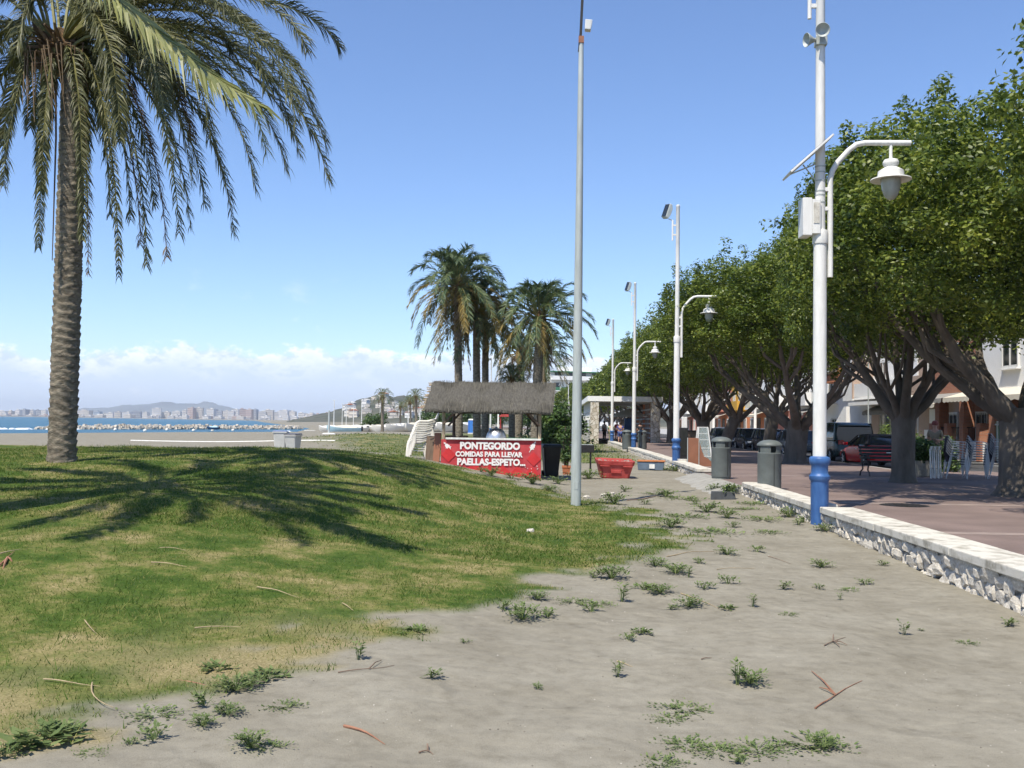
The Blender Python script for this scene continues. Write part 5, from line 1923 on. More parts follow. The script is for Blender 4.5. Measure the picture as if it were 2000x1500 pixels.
bq = gpt(1146, 33.0)
t = thing('barbecue_stand', 'dark metal barbecue tray on thin legs, right of the galvanised pole', 'barbecue', bq, R(3))
MB().box((-0.15, 0, 0.86), (0.78, 0.42, 0.26)).build('tray', M['dark_metal'], t, bevel=0.01)
for x in (-0.48, 0.14):
    for y in (-0.17, 0.17):
        MB().tube([(x, y, -0.05), (x, y, 0.74)], 0.016, n=6).build('leg', M['dark_metal'], t)
MB().box((-0.17, -0.17, 0.05), (0.66, 0.02, 0.02)).build('cross_bar', M['dark_metal'], t)
MB().box((-0.15, 0, 0.995), (0.74, 0.38, 0.012)).build('grill', M['galv'], t)

pt = gpt(1107, 32.6)
t = thing('potted_plant', 'tall thin potted plant in a square terracotta pot behind the galvanised pole', 'potted plant', pt)
MB().lathe([(0.15, -0.03), (0.19, 0.22), (0.21, 0.22), (0.21, 0.29), (0.17, 0.29)], n=4, m=Matrix.Rotation(R(45), 3, 'Z')).build('pot', M['terracotta'], t, bevel=0.01)
mb = MB()
for i in range(4):
    mb.tube([(0.03 * (i - 1.5), 0, 0.2), (0.06 * (i - 1.5), 0.02, 0.8), (0.09 * (i - 1.5), 0.0, 1.5 + 0.1 * (i % 2))], [0.022, 0.018, 0.01], n=6)
mb.build('stems', M['wood'], t)
C = np.array([[0.22 * (rs.random() - 0.5), 0.2 * (rs.random() - 0.5), 0.45 + 1.05 * rs.random()] for _ in range(30)])
V, Fq = leaf_cloud(C, np.full(30, 26), np.full((30, 3), 0.07), 0.10, 4)
tag(nmesh('leaves', V, Fq, M['bush'], t), kind='stuff')

cp = gpt(1272, 36.5)
t = thing('low_crate', 'low blue-grey wooden box with orange boards on top by the wall', 'crate', cp, R(-8))
MB().box((0, 0, 0.16), (0.92, 0.5, 0.3), top=1.08).build('box', pm('blue_grey_paint', (0.12, 0.16, 0.21), 0.2, 6, 0.8), t, bevel=0.008)
for i in range(3):
    MB().box((0.02, -0.2 + i * 0.2, 0.338 + 0.004 * i), (1.02, 0.185, 0.04)).build('board', pm('orange_board%d' % i, (0.42, 0.16, 0.06), 0.2, 5, 0.8), t, bevel=0.005)
MB().box((0.05, -0.275, 0.15), (0.2, 0.012, 0.16)).build('paper_label', M['white_paint'], t)
# concrete blocks near the tub, tipped kerb and planter trough in the gap
t = thing('planter_trough', 'small dark grey trough with a leafy weed, at the foot of the ramp', 'planter', gpt(1413, 22.6), R(-6))
mb = MB()
mb.box((0, 0, 0.07), (0.56, 0.2, 0.22), top=0.94)
mb.build('trough', pm('dark_trough', (0.07, 0.075, 0.08), 0.2, 8, 0.85, 0.2, 30), t, bevel=0.01)
C = np.array([[0.14 + 0.2 * (rs.random() - 0.5), 0.10 * (rs.random() - 0.5), 0.18 + 0.14 * rs.random()] for _ in range(12)])
V, Fq = leaf_cloud(C, np.full(12, 12), np.full((12, 3), 0.04), 0.08, 6)
tag(nmesh('leaves', V, Fq, M['weed'], t), kind='stuff')

# ------------------------------------------------------------------ menu boards and display frame by the wall
dy = 36.3
t = thing('menu_board', 'reddish-brown folding board with metal edge leaning behind the wall', 'board', (XX(1367, dy), dy, 0.0), R(6))
MB().box((-0.24, 0, 0.52), (0.40, 0.04, 1.04)).build('panel', M['brown_board'], t, bevel=0.006)
MB().prism([(-0.04, 0.0), (0.5, 0.0), (0.5, 0.12), (0.3, 0.30), (0.16, 0.36), (0.06, 0.62), (-0.04, 1.0)], 0.035, Matrix.Translation((0, 0.012, 0)) @ Matrix.Rotation(R(90), 4, 'X')).build('cut_panel', M['brown_board'], t)
for x in (-0.46, -0.035):
    MB().tube([(x, -0.03, 0.0), (x, -0.03, 1.05)], 0.016, n=6).build('metal_edge', M['galv'], t)
t = thing('display_frame', 'white tapering display frame with glass shelves beside the brown board', 'display', (XX(1374, dy + 0.4), dy + 0.4, 0.0), R(4))
for x0_, x1_ in ((-0.27, -0.14), (0.36, 0.20)):
    MB().tube([(x0_, 0, 0.0), (x1_, 0.16, 1.45)], 0.024, n=6).build('leg', M['white_paint'], t)
    MB().tube([(x0_, 0.5, 0.0), (x1_, 0.34, 1.45)], 0.024, n=6).build('leg', M['white_paint'], t)
for i, z in enumerate((0.35, 0.66, 0.97, 1.2, 1.44)):
    u = z / 1.45
    MB().box(((0.045 * (1 - u) + 0.03 * u), 0.25, z), (0.63 - 0.29 * u, 0.5 - 0.32 * u, 0.03)).build('shelf', M['white_paint'], t)
MB().add([(-0.25, 0.005, 0.05), (0.34, 0.005, 0.05), (0.19, 0.155, 1.42), (-0.13, 0.155, 1.42), (-0.25, 0.015, 0.05), (0.34, 0.015, 0.05), (0.19, 0.165, 1.42), (-0.13, 0.165, 1.42)],
         [(0, 1, 2, 3), (7, 6, 5, 4), (0, 4, 5, 1), (1, 5, 6, 2), (2, 6, 7, 3), (3, 7, 4, 0)]).build('glass_front', M['clear_glass'], t)
t = thing('dark_cabinet', 'tall dark cabinet with white sign on top, behind the second lamp post', 'cabinet', (XX(1334, 40), 40.0, 0.0), R(3))
MB().box((0, 0, 0.7), (0.34, 0.4, 1.4)).build('body', M['dark_metal'], t, bevel=0.01)
MB().box((0.05, -0.03, 1.62), (0.22, 0.1, 0.46)).build('sign', M['white_paint'], t, bevel=0.02)
MB().box((0.02, -0.205, 0.8), (0.26, 0.012, 1.0)).build('door', M['black_plastic'], t, bevel=0.004)
t = thing('dark_counter', 'wide dark brown counter cabinet behind the display frame', 'cabinet', (XX(1356, 43), 43.0, 0.0), R(3))
MB().box((0, 0, 0.62), (0.72, 0.5, 1.24)).build('body', M['wood'], t, bevel=0.01)
MB().box((0, 0, 1.265), (0.78, 0.56, 0.05)).build('top', M['dark_metal'], t, bevel=0.008)
t = thing('white_box', 'low white box at the foot of the second lamp post', 'box', (XX(1333, 37.2), 37.2, 0.0), R(5))
MB().box((0, 0, 0.1), (0.3, 0.25, 0.2)).build('box', M['white_plastic'], t, bevel=0.01)
MB().box((0, 0, 0.212), (0.32, 0.27, 0.025)).build('lid', M['white_plastic'], t, bevel=0.006)

# ------------------------------------------------------------------ cars
def ring(hw_, z0, z1, rr_=0.12):
    """half-rounded section, 10 points counter-clockwise seen from the rear"""
    return [(-hw_ + 0.05, z0), (hw_ - 0.05, z0), (hw_, z0 + 0.12), (hw_ + 0.01, (z0 + z1) / 2), (hw_ - 0.02, z1 - 0.06), (hw_ - 0.10, z1), (-hw_ + 0.10, z1), (-hw_ + 0.02, z1 - 0.06), (-hw_ - 0.01, (z0 + z1) / 2), (-hw_, z0 + 0.12)]


def loft(secs):
    """secs: list of (y, list of (x,z))"""
    mb = MB()
    vs, fs = [], []
    k = len(secs[0][1])
    for y, pts in secs:
        vs += [(x, y, z) for x, z in pts]
    for i in range(len(secs) - 1):
        for j in range(k):
            fs.append((i * k + j, i * k + (j + 1) % k, (i + 1) * k + (j + 1) % k, (i + 1) * k + j))
    fs += [tuple(range(k - 1, -1, -1)), tuple((len(secs) - 1) * k + j for j in range(k))]
    return mb.add(vs, fs)


def car(loc, rz, label, paint, style, roofmat=None):
    t = thing('parked_car' if style != 'van' else 'parked_van', label, 'car' if style != 'van' else 'van', loc, rz, 'cars parked along the kerb')
    Lh, W2 = (2.05, 0.85) if style != 'van' else (2.2, 0.9)
    bt = 0.92 if style != 'van' else 1.05
    body = [(-Lh, 0.80, 0.42, bt - 0.22), (-Lh + 0.12, W2 - 0.02, 0.3, bt - 0.02), (-Lh + 0.5, W2, 0.24, bt), (-0.3, W2, 0.2, bt - 0.01), (0.75, W2, 0.2, bt - 0.04), (1.3, W2 - 0.01, 0.22, bt - 0.14), (Lh - 0.2, W2 - 0.05, 0.26, bt - 0.26), (Lh, 0.66, 0.36, bt - 0.40)]
    loft([(y, ring(hw_, z0, z1)) for y, hw_, z0, z1 in body]).build('body', paint, t, smooth=True, bevel=0.02)
    if style == 'hatch':
        gh = [(-Lh + 0.18, 0.74, bt - 0.03, 0.02), (-Lh + 0.52, 0.66, bt, 0.48), (-0.6, 0.64, bt, 0.55), (0.1, 0.64, bt, 0.52), (1.0, 0.72, bt - 0.08, 0.03)]
    elif style == 'convertible':
        gh = [(-Lh + 0.55, 0.72, bt - 0.02, 0.03), (-Lh + 0.95, 0.62, bt, 0.36), (-0.45, 0.60, bt, 0.43), (0.15, 0.60, bt, 0.40), (0.95, 0.70, bt - 0.06, 0.02)]
    else:
        gh = [(-Lh + 0.06, 0.78, bt - 0.03, 0.70), (-Lh + 0.3, 0.74, bt, 0.78), (-0.4, 0.73, bt, 0.80), (0.35, 0.72, bt, 0.76), (1.15, 0.78, bt - 0.06, 0.06)]
    secs = []
    for y, top_w, zb, hgt in gh:
        bw_ = W2 - 0.06
        secs.append((y, [(-bw_, zb - 0.04), (bw_, zb - 0.04), (top_w + (bw_ - top_w) * 0.25, zb + hgt * 0.8), (top_w - 0.06, zb + hgt), (-top_w + 0.06, zb + hgt), (-top_w - (bw_ - top_w) * 0.25, zb + hgt * 0.8)]))
    loft(secs).build('windows', M['glass'], t, smooth=True)
    # roof skin and pillars
    rm = roofmat or paint
    rsx = []
    for y, top_w, zb, hgt in (gh if style == 'van' else gh[1:4]):
        zz = zb + hgt
        if style == 'van' and hgt < 0.2:
            continue
        rsx.append((y, [(-top_w - 0.01, zz - 0.07), (top_w + 0.01, zz - 0.07), (top_w - 0.02, zz + 0.015), (0.3, zz + 0.03), (-0.3, zz + 0.03), (-top_w + 0.02, zz + 0.015)]))
    rf = loft(rsx).build('roof', rm, t, smooth=True, bevel=0.01)
    for s in (-1, 1):
        bw_ = W2 - 0.05
        tw = gh[2][1]
        for (ya, yb_, wd) in ((gh[0][0] + 0.05, gh[1][0], 0.10 if style == 'hatch' else 0.2), (-0.35, -0.4, 0.05), (gh[4][0] - 0.02, gh[3][0] + 0.02, 0.05)):
            zt = gh[2][2] + gh[2][3] - 0.04
            MB().tube([(s * bw_, ya, bt - 0.03), (s * (tw + 0.02), yb_, zt)], wd * 0.55, n=6).build('pillar', rm, t, smooth=True)
        for y in (-Lh + 0.75, Lh - 0.78):
            wm = Matrix.Rotation(R(90), 3, 'Y')
            ty = MB().lathe([(0.2, -0.09), (0.30, -0.1), (0.315, -0.06), (0.315, 0.06), (0.30, 0.1), (0.2, 0.09)], (s * (W2 - 0.06), y, 0.315), n=22, m=wm).build('wheel', M['tyre'], t, smooth=True)
            rim = MB()
            rim.lathe([(0.2, -0.02), (0.2, 0.02)], (s * (W2 + 0.005), y, 0.315), n=18, m=wm)
            for k in range(5):
                a = k * 1.2566
                rim.tube([(s * (W2 + 0.03), y, 0.315), (s * (W2 + 0.035), y + 0.18 * math.cos(a), 0.315 + 0.18 * math.sin(a))], 0.022, n=5)
            rim.build('rim', M['alu'], ty)
        MB().box((s * 0.62, -Lh + 0.06, bt - 0.16), (0.26, 0.1, 0.16 if style != 'van' else 0.3)).build('tail_light', M['tail'], t, bevel=0.02)
        MB().box((s * 0.6, Lh - 0.14, bt - 0.34), (0.28, 0.2, 0.13)).build('headlight', M['head'], t, bevel=0.03)
        MB().box((s * (W2 + 0.08), 0.78, bt + 0.03), (0.18, 0.1, 0.12)).build('mirror', paint, t, bevel=0.02)
        MB().box((s * (W2 + 0.006), -0.3, bt - 0.17), (0.02, 0.16, 0.025)).build('door_handle', M['alu'], t)
    MB().box((0, -Lh - 0.01, 0.42), (1.5, 0.12, 0.2)).build('rear_bumper', paint if style != 'van' else M['black_plastic'], t, bevel=0.03)
    MB().box((0, -Lh - 0.02, bt - 0.24), (0.5, 0.03, 0.11)).build('number_plate', M['white_paint'], t)
    return t


RZ = -0.12
car((13.5, 41.6, RZ), R(2), 'red convertible car with black soft top parked in tree shade', M['car_red'], 'convertible', M['soft_top'])
car((14.05, 48.2, RZ), 0, 'dark green van parked ahead of the red convertible', M['car_green'], 'van')
car((13.6, 55.6, RZ), R(-1), 'dark blue-grey car parked just behind the big ficus trunk', M['car_grey'], 'hatch')
car((13.5, 61.0, RZ), R(179), 'dark car parked between the slim ficus trunk and the grey bin, with pale headlights', M['car_dark'], 'hatch')
car((13.5, 66.6, RZ), R(181), 'black car in the middle of the row behind the ficus trunks', M['car_dark'], 'hatch')
car((13.6, 72.4, RZ), R(180), 'dark car farther along, partly behind the leaning ficus trunk', M['car_dark'], 'hatch')
car((13.6, 78.4, RZ), R(179), 'farthest visible dark car, left of the leaning ficus trunk', M['car_grey'], 'hatch')

# ------------------------------------------------------------------ bench, planter with hedge, cafe furniture
bp_ = (XX(1722, 31.0), 31.0, 0.0)
bench = thing('park_bench', 'black ornate iron bench in tree shade in front of the red car', 'bench', bp_, R(8))
for s in (-0.55, 0.55):
    MB().tube([(s, -0.34, 0.0), (s, -0.30, 0.12), (s, -0.20, 0.20), (s, -0.24, 0.34), (s, -0.26, 0.42), (s, 0.0, 0.44), (s, 0.16, 0.43), (s, 0.22, 0.62), (s, 0.33, 0.92)], 0.024, n=7).build('side_frame', M['dark_metal'], bench, smooth=True)
    MB().tube([(s, 0.34, 0.0), (s, 0.27, 0.14), (s, 0.14, 0.22), (s, 0.16, 0.43)], 0.024, n=7).build('leg', M['dark_metal'], bench, smooth=True)
    MB().tube([(s, -0.26, 0.43), (s, -0.30, 0.55), (s, -0.24, 0.65), (s, 0.0, 0.66), (s, 0.24, 0.66)], 0.02, n=7).build('armrest', M['dark_metal'], bench, smooth=True)
for i in range(5):
    MB().box((0, -0.24 + 0.095 * i, 0.465), (1.24, 0.075, 0.03)).build('seat_slat', M['black_plastic'], bench, bevel=0.005)
for i in range(4):
    MB().box((0, 0.205 + 0.036 * i, 0.57 + 0.105 * i), (1.24, 0.03, 0.08), Matrix.Rotation(R(-19), 3, 'X')).build('back_slat', M['black_plastic'], bench, bevel=0.005)

pl = thing('stone_planter', 'low square stone planter right of the ficus trunk with dark shrub', 'planter', (XX(1800, 31.5), 31.5, 0.0), R(4))
MB().box((0, 0, 0.25), (0.8, 0.8, 0.5), top=1.04).build('tub', M['mortar'], pl, bevel=0.02)
MB().box((0, 0, 0.485), (0.7, 0.7, 0.06)).build('soil', M['wood'], pl)
rg = np.random.default_rng(2)
C = np.stack([rg.uniform(-0.42, 0.42, 60), rg.uniform(-0.4, 0.4, 60), rg.uniform(0.55, 1.08, 60)], 1)
V, Fq = leaf_cloud(C, np.full(60, 60), np.full((60, 3), 0.09), 0.09, 8)
tag(nmesh('leaves', V, Fq, M['bush'], pl), kind='stuff')
hg = thing('hedge', 'clipped dark hedge behind the cafe tables at the kerb', 'hedge', (13.3, 35.2, 0.0))
C = np.stack([rg.uniform(-0.8, 0.9, 180), rg.uniform(-0.3, 0.3, 180), rg.uniform(0.1, 1.05, 180)], 1)
V, Fq = leaf_cloud(C, np.full(180, 40), np.full((180, 3), 0.12), 0.13, 9)
tag(nmesh('leaves', V, Fq, M['bush'], hg), kind='stuff')
mb = MB()
for i in range(5):
    mb.tube([(-0.8 + 0.4 * i, 0, -0.02), (-0.8 + 0.4 * i, 0.05, 0.9)], 0.02, n=5)
mb.build('stems', M['wood'], hg)

# folded tables leaning together
fx = XX(1828, 30.4)
for i in range(3):
    t = thing('folding_table', 'white-legged folding table leaning upright beside the chair stacks', 'table', (fx - 0.16 + 0.14 * i, 30.3 + 0.05 * i, 0.0), R(62), 'folded cafe tables')
    MB().box((0, 0, 0.92), (0.62, 0.03, 0.10)).build('top', M['white_plastic'], t, bevel=0.005)
    for s in (-0.26, 0.26):
        MB().tube([(s, 0, 0.0), (s, 0.02, 0.9)], 0.021, n=6).build('leg', M['white_paint'], t)
    MB().box((0, 0.01, 0.3), (0.5, 0.02, 0.025)).build('stretcher', M['alu'], t)


def cafe_chair(label, group):
    t = thing('cafe_chair', label, 'chair', (0, 0, 0), 0, group)
    MB().box((0, 0, 0.44), (0.42, 0.42, 0.018)).build('seat', M['dark_weave'], t, bevel=0.006)
    MB().add([(-0.2, 0.22, 0.5), (0.2, 0.22, 0.5), (0.2, 0.31, 0.84), (-0.2, 0.31, 0.84), (-0.2, 0.235, 0.5), (0.2, 0.235, 0.5), (0.2, 0.325, 0.84), (-0.2, 0.325, 0.84)], [(0, 1, 2, 3), (7, 6, 5, 4), (0, 4, 5, 1), (1, 5, 6, 2), (2, 6, 7, 3), (3, 7, 4, 0)]).build('backrest', M['dark_weave'], t)
    for s in (-1, 1):
        MB().tube([(s * 0.29, -0.27, 0.0), (s * 0.25, -0.21, 0.44), (s * 0.25, -0.22, 0.64), (s * 0.26, -0.14, 0.67), (s * 0.25, 0.2, 0.68), (s * 0.21, 0.32, 0.86)], 0.0135, n=6).build('side_frame', M['alu'], t, smooth=True)
        MB().tube([(s * 0.28, 0.33, 0.0), (s * 0.23, 0.2, 0.44), (s * 0.25, 0.16, 0.66)], 0.0135, n=6).build('leg', M['alu'], t, smooth=True)
    return t


for q, (px, Y, n, rz, lb) in enumerate(((1866, 30.3, 7, 80, 'aluminium cafe chair in the left stack beside the folded tables'), (1908, 30.6, 7, 72, 'aluminium cafe chair in the middle stack of three'), (1950, 30.9, 8, 78, 'aluminium cafe chair in the right stack, next to the nearest ficus trunk'))):
    c0 = cafe_chair(lb, 'cafe chairs of stack %s' % ('left', 'middle', 'right')[q])
    for i in range(n):
        loc = (XX(px, Y) + 0.012 * i, Y + 0.004 * i, 0.075 * i)
        if i == 0:
            c0.location, c0.rotation_euler = loc, (0, 0, R(rz))
        else:
            dup(c0, loc, R(rz) + rs.uniform(-0.03, 0.03))


# ------------------------------------------------------------------ people
def skin_body(joints, edges, root, mat, name, parent, sub=1, extra=None):
    names = list(joints)
    me = bpy.data.meshes.new(name)
    me.from_pydata([joints[n][0] for n in names], [(names.index(a), names.index(b_)) for a, b_ in edges], [])
    o = bpy.data.objects.new(name, me)
    COL.objects.link(o)
    sk = o.modifiers.new('skin', 'SKIN')
    sk.use_smooth_shade = True
    if not me.skin_vertices:
        bpy.context.view_layer.objects.active = o
        me.attributes  # ensure layer below
    lay = me.skin_vertices[0] if me.skin_vertices else None
    if lay is None:
        bpy.context.view_layer.update()
        lay = me.skin_vertices[0]
    for i, n in enumerate(names):
        r_ = joints[n][1]
        lay.data[i].radius = (r_, r_) if isinstance(r_, (int, float)) else r_
        lay.data[i].use_root = (n == root)
    ss = o.modifiers.new('sub', 'SUBSURF')
    ss.levels = sub
    ss.render_levels = sub
    bpy.context.view_layer.update()
    new = bpy.data.meshes.new_from_object(o.evaluated_get(bpy.context.evaluated_depsgraph_get()))
    bpy.data.objects.remove(o)
    new.name = name
    if extra is not None and extra.v:
        bm = bmesh.new()
        bm.from_mesh(new)
        vv = [bm.verts.new(v) for v in extra.v]
        for f in extra.f:
            try:
                bm.faces.new([vv[i] for i in f])
            except ValueError:
                pass
        bm.to_mesh(new)
        bm.free()
    new.materials.clear()
    new.materials.append(mat)
    new.shade_smooth()
    r = bpy.data.objects.new(name, new)
    COL.objects.link(r)
    r.parent = parent
    return r


def person(loc, rz, label, shirt, legs, h=1.7, shorts=False, arms='down', cap=None, step=0.0, lean=0.0, stout=1.0):
    t = thing('person', label, 'person', loc, rz, None, h / 1.72)
    J = {'pelvis': ((0, 0, 0.95), 0.125 * stout), 'spine': ((0, -lean * 0.3, 1.13), 0.125 * stout), 'chest': ((0, -lean * 0.6, 1.32), 0.135 * stout), 'neck': ((0, -lean * 0.8, 1.47), 0.055), 'jaw': ((0, -0.02 - lean, 1.555), 0.075), 'skull': ((0, 0.005 - lean, 1.645), 0.085)}
    E = [('pelvis', 'spine'), ('spine', 'chest'), ('chest', 'neck'), ('neck', 'jaw'), ('jaw', 'skull')]
    ex = MB()
    ex.lathe([(0.018, 0), (0.012, 0.03), (0.002, 0.05)], (0, -0.10 - lean, 1.575), n=6)       # nose
    for s in (-1, 1):
        ex.box((s * 0.088, 0.0 - lean, 1.60), (0.018, 0.04, 0.06))                             # ears
    for s, nm in ((-1, 'l'), (1, 'r')):
        J['sh' + nm] = ((s * 0.175 * stout, -lean * 0.6, 1.40), 0.058)
        if arms == 'down':
            el, wr, hd = (s * 0.23, 0.03, 1.13), (s * 0.23, -0.07, 0.90), (s * 0.225, -0.10, 0.83)
        elif arms == 'front':
            el, wr, hd = (s * 0.23, 0.02, 1.14), (s * 0.13, -0.22, 1.12), (s * 0.08, -0.27, 1.14)
        else:
            el, wr, hd = (s * 0.27, 0.08, 1.15), (s * 0.17, -0.02, 0.99), (s * 0.14, -0.05, 0.96)
        J['el' + nm] = (el, 0.043)
        J['wr' + nm] = (wr, 0.030)
        J['hd' + nm] = (hd, (0.035, 0.022))
        J['hip' + nm] = ((s * 0.10 * stout, 0, 0.88), 0.092 * stout)
        f = s * step
        J['kn' + nm] = ((s * 0.105, -0.02 + f * 0.25, 0.49), 0.058)
        J['an' + nm] = ((s * 0.105, 0.02 + f * 0.45, 0.09), 0.040)
        J['to' + nm] = ((s * 0.12, -0.13 + f * 0.45, 0.045), 0.036)
        E += [('chest', 'sh' + nm), ('sh' + nm, 'el' + nm), ('el' + nm, 'wr' + nm), ('wr' + nm, 'hd' + nm), ('pelvis', 'hip' + nm), ('hip' + nm, 'kn' + nm), ('kn' + nm, 'an' + nm), ('an' + nm, 'to' + nm)]
        hv = Vector(hd)
        dv = (hv - Vector(wr)).normalized()
        sd = dv.cross(Vector((0, 1, 0.2))).normalized()
        for k in range(4):
            b0 = hv + dv * 0.02 + sd * (0.018 * (k - 1.5))
            l = (0.065, 0.078, 0.072, 0.055)[k]
            ex.tube([b0, b0 + dv * l * 0.55 + Vector((0, -0.006, 0)), b0 + dv * l * 0.9 + Vector((0, -0.022, 0))], [0.009, 0.0085, 0.007], n=5)
        b0 = hv - dv * 0.01 + sd * 0.03
        ex.tube([b0, b0 + sd * 0.025 + dv * 0.02, b0 + sd * 0.03 + dv * 0.05], [0.010, 0.009, 0.008], n=5)
    skin_body(J, E, 'pelvis', M['skin'], 'body', t, 1, ex)
    sh = {k: (J[k][0], (J[k][1] if isinstance(J[k][1], float) else J[k][1]) + 0.016) for k in ('pelvis', 'spine', 'chest')}
    se = [('pelvis', 'spine'), ('spine', 'chest')]
    for nm in 'lr':
        sh['sh' + nm] = (J['sh' + nm][0], 0.074)
        a = Vector(J['sh' + nm][0]).lerp(Vector(J['el' + nm][0]), 0.75)
        sh['ua' + nm] = (tuple(a), 0.064)
        se += [('chest', 'sh' + nm), ('sh' + nm, 'ua' + nm)]
    skin_body(sh, se, 'pelvis', shirt, 'shirt', t, 1)
    tr = {'pelvis': ((0, 0, 0.96), 0.138 * stout)}
    te = []
    for nm in 'lr':
        tr['hip' + nm] = (J['hip' + nm][0], 0.108 * stout)
        tr['kn' + nm] = (J['kn' + nm][0], 0.078)
        te += [('pelvis', 'hip' + nm), ('hip' + nm, 'kn' + nm)]
        if not shorts:
            tr['an' + nm] = (J['an' + nm][0], 0.062)
            te += [('kn' + nm, 'an' + nm)]
    skin_body(tr, te, 'pelvis', legs, 'trousers', t, 1)
    mb = MB().lathe([(0.098, -0.04), (0.104, 0.02), (0.096, 0.07), (0.06, 0.108), (0.01, 0.12)], (0, 0.018 - lean, 1.645), n=14)
    hr = mb.build('hair' if cap is None else 'cap', cap or M['hair'], t, smooth=True)
    if cap is not None:
        MB().box((0, -0.13 - lean, 1.66), (0.13, 0.1, 0.014)).build('peak', cap, hr)
    for s in (-1, 1):
        f = s * step
        MB().box((s * 0.115, -0.055 + f * 0.45, 0.04), (0.088, 0.26, 0.08), top=0.8).build('shoe', M['black_plastic'], t, bevel=0.02)
    return t


def cloth(n, c):
    return pm(n, c, 0.1, 12, 0.85)


person((XX(1826, 33.0), 33.0, 0.0), R(-35), 'person in khaki clothes and a cap standing behind the folded tables', cloth('khaki_shirt', (0.22, 0.18, 0.12)), cloth('khaki_trousers', (0.20, 0.16, 0.10)), 1.74, cap=cloth('dull_cap', (0.2, 0.06, 0.05)), arms='front')
person((XX(1211.5, 77.5), 77.5, 0.0), R(170), 'stout person in blue shirt and shorts seen from behind near the third lamp post', cloth('blue_shirt', (0.07, 0.08, 0.24)), cloth('blue_shorts', (0.06, 0.09, 0.24)), 1.66, shorts=True, arms='out', stout=1.25, step=0.2)
person((XX(1205, 84.5), 84.5, 0.0), R(150), 'person in red top and white hat standing under the shelter', cloth('red_shirt', (0.45, 0.06, 0.06)), cloth('dark_red_shorts', (0.2, 0.05, 0.05)), 1.78, shorts=True, cap=cloth('white_hat', (0.7, 0.68, 0.64)))
person((XX(1193.5, 81.0), 81.0, 0.0), R(0), 'person in pale green shirt standing behind the fourth lamp post', cloth('pale_green_shirt', (0.45, 0.55, 0.38)), cloth('olive_trousers', (0.22, 0.2, 0.1)), 1.62, stout=1.3, arms='out')
person((XX(1180.5, 88), 88.0, 0.0), R(40), 'person in white shirt standing at the left inside the shelter', cloth('white_shirt', (0.7, 0.7, 0.7)), cloth('dark_trousers', (0.04, 0.04, 0.05)), 1.76)
person((XX(1250, 76.0), 76.0, 0.0), R(185), 'person in dark clothes walking just right of the third lamp post', cloth('black_shirt', (0.025, 0.025, 0.03)), cloth('black_trousers', (0.02, 0.02, 0.025)), 1.70, arms='down', step=0.3)
person((XX(1117.5, 74), 74.0, float(gz(XX(1117.5, 74), 74))), R(60), 'person in white top half hidden behind the galvanised pole', cloth('white_top', (0.72, 0.72, 0.7)), cloth('jeans', (0.06, 0.08, 0.14)), 1.70, step=0.3)

# ------------------------------------------------------------------ houses across the road
def rect_window(o, s, z, w, h, x=0.0, bars=False, pane=None, frame=None):
    fm = frame or M['white_paint']
    mb = MB()
    for (ds, dz, ws, hs) in ((0, h / 2, w, 0.08), (0, -h / 2, w, 0.08), (-w / 2, 0, 0.08, h), (w / 2, 0, 0.08, h), (0, 0, 0.05, h)):
        mb.box((x - 0.03, s + ds, z + dz), (0.10, ws + 0.078, hs + 0.078) if ws > hs else (0.094, ws, hs))
    f = mb.build('window', fm, o)
    MB().box((x - 0.012, s, z), (0.03, w, h)).build('pane', pane or M['glass'], f)
    MB().box((x - 0.08, s, z - h / 2 - 0.09), (0.2, w + 0.25, 0.05)).build('sill', M['render_white'], f)
    if bars:
        mb = MB()
        for i in range(7):
            mb.tube([(x - 0.13, s - w / 2 + w * i / 6, z - h / 2), (x - 0.13, s - w / 2 + w * i / 6, z + h / 2)], 0.012, n=4)
        mb.build('bars', M['dark_metal'], f)
    return f


def awning(o, s, z, w, mat, x=0.0, out=1.1, drop=0.35, scallop=True):
    vs, fs = [], []
    n = 14
    for i in range(n + 1):
        y = s - w / 2 + w * i / n
        sc = 0.05 * abs(math.sin(i * math.pi / 2)) if scallop else 0
        vs += [(x, y, z), (x - out, y, z - drop), (x - out - 0.01, y, z - drop - 0.2 - sc)]
        if i:
            q = 3 * i
            fs += [(q - 3, q, q + 1, q - 2), (q - 2, q + 1, q + 2, q - 1)]
    a = MB().add(vs, fs).build('awning', mat, o)
    sm = a.modifiers.new('thick', 'SOLIDIFY')
    sm.thickness = 0.02
    return a


def balcony(o, s, z, w, mat, x=0.0, out=1.0, solid=True):
    b_ = MB().box((x - out / 2, s, z), (out - 0.004, w, 0.16)).build('balcony', mat, o)
    if solid:
        MB().box((x - out + 0.05, s, z + 0.55), (0.1, w - 0.006, 0.9)).build('parapet', mat, b_)
        for q in (-1, 1):
            MB().box((x - out / 2 + 0.02, s + q * (w / 2 - 0.055), z + 0.55), (out - 0.1, 0.1, 0.894)).build('parapet', mat, b_)
    else:
        mb = MB()
        for i in range(int(w / 0.14)):
            mb.tube([(x - out + 0.04, s - w / 2 + 0.14 * i, z + 0.08), (x - out + 0.04, s - w / 2 + 0.14 * i, z + 0.98)], 0.012, n=4)
        mb.box((x - out + 0.04, s, z + 1.0), (0.05, w, 0.05))
        mb.build('railing', M['galv'], b_)
    return b_


FX = 22.0


def house(y0, y1, h, wall, label, low=3.1):
    o = thing('row_house', label, 'house', (FX, y0, 0.0), 0, 'houses across the road')
    w = y1 - y0
    MB().box((5.0, w / 2, h / 2), (10, w - 0.02, h)).build('wall', wall, o)
    MB().box((5.0, w / 2, h + 0.22), (10.2, w - 0.024, 0.42)).build('roof_parapet', wall, o)
    return o, w


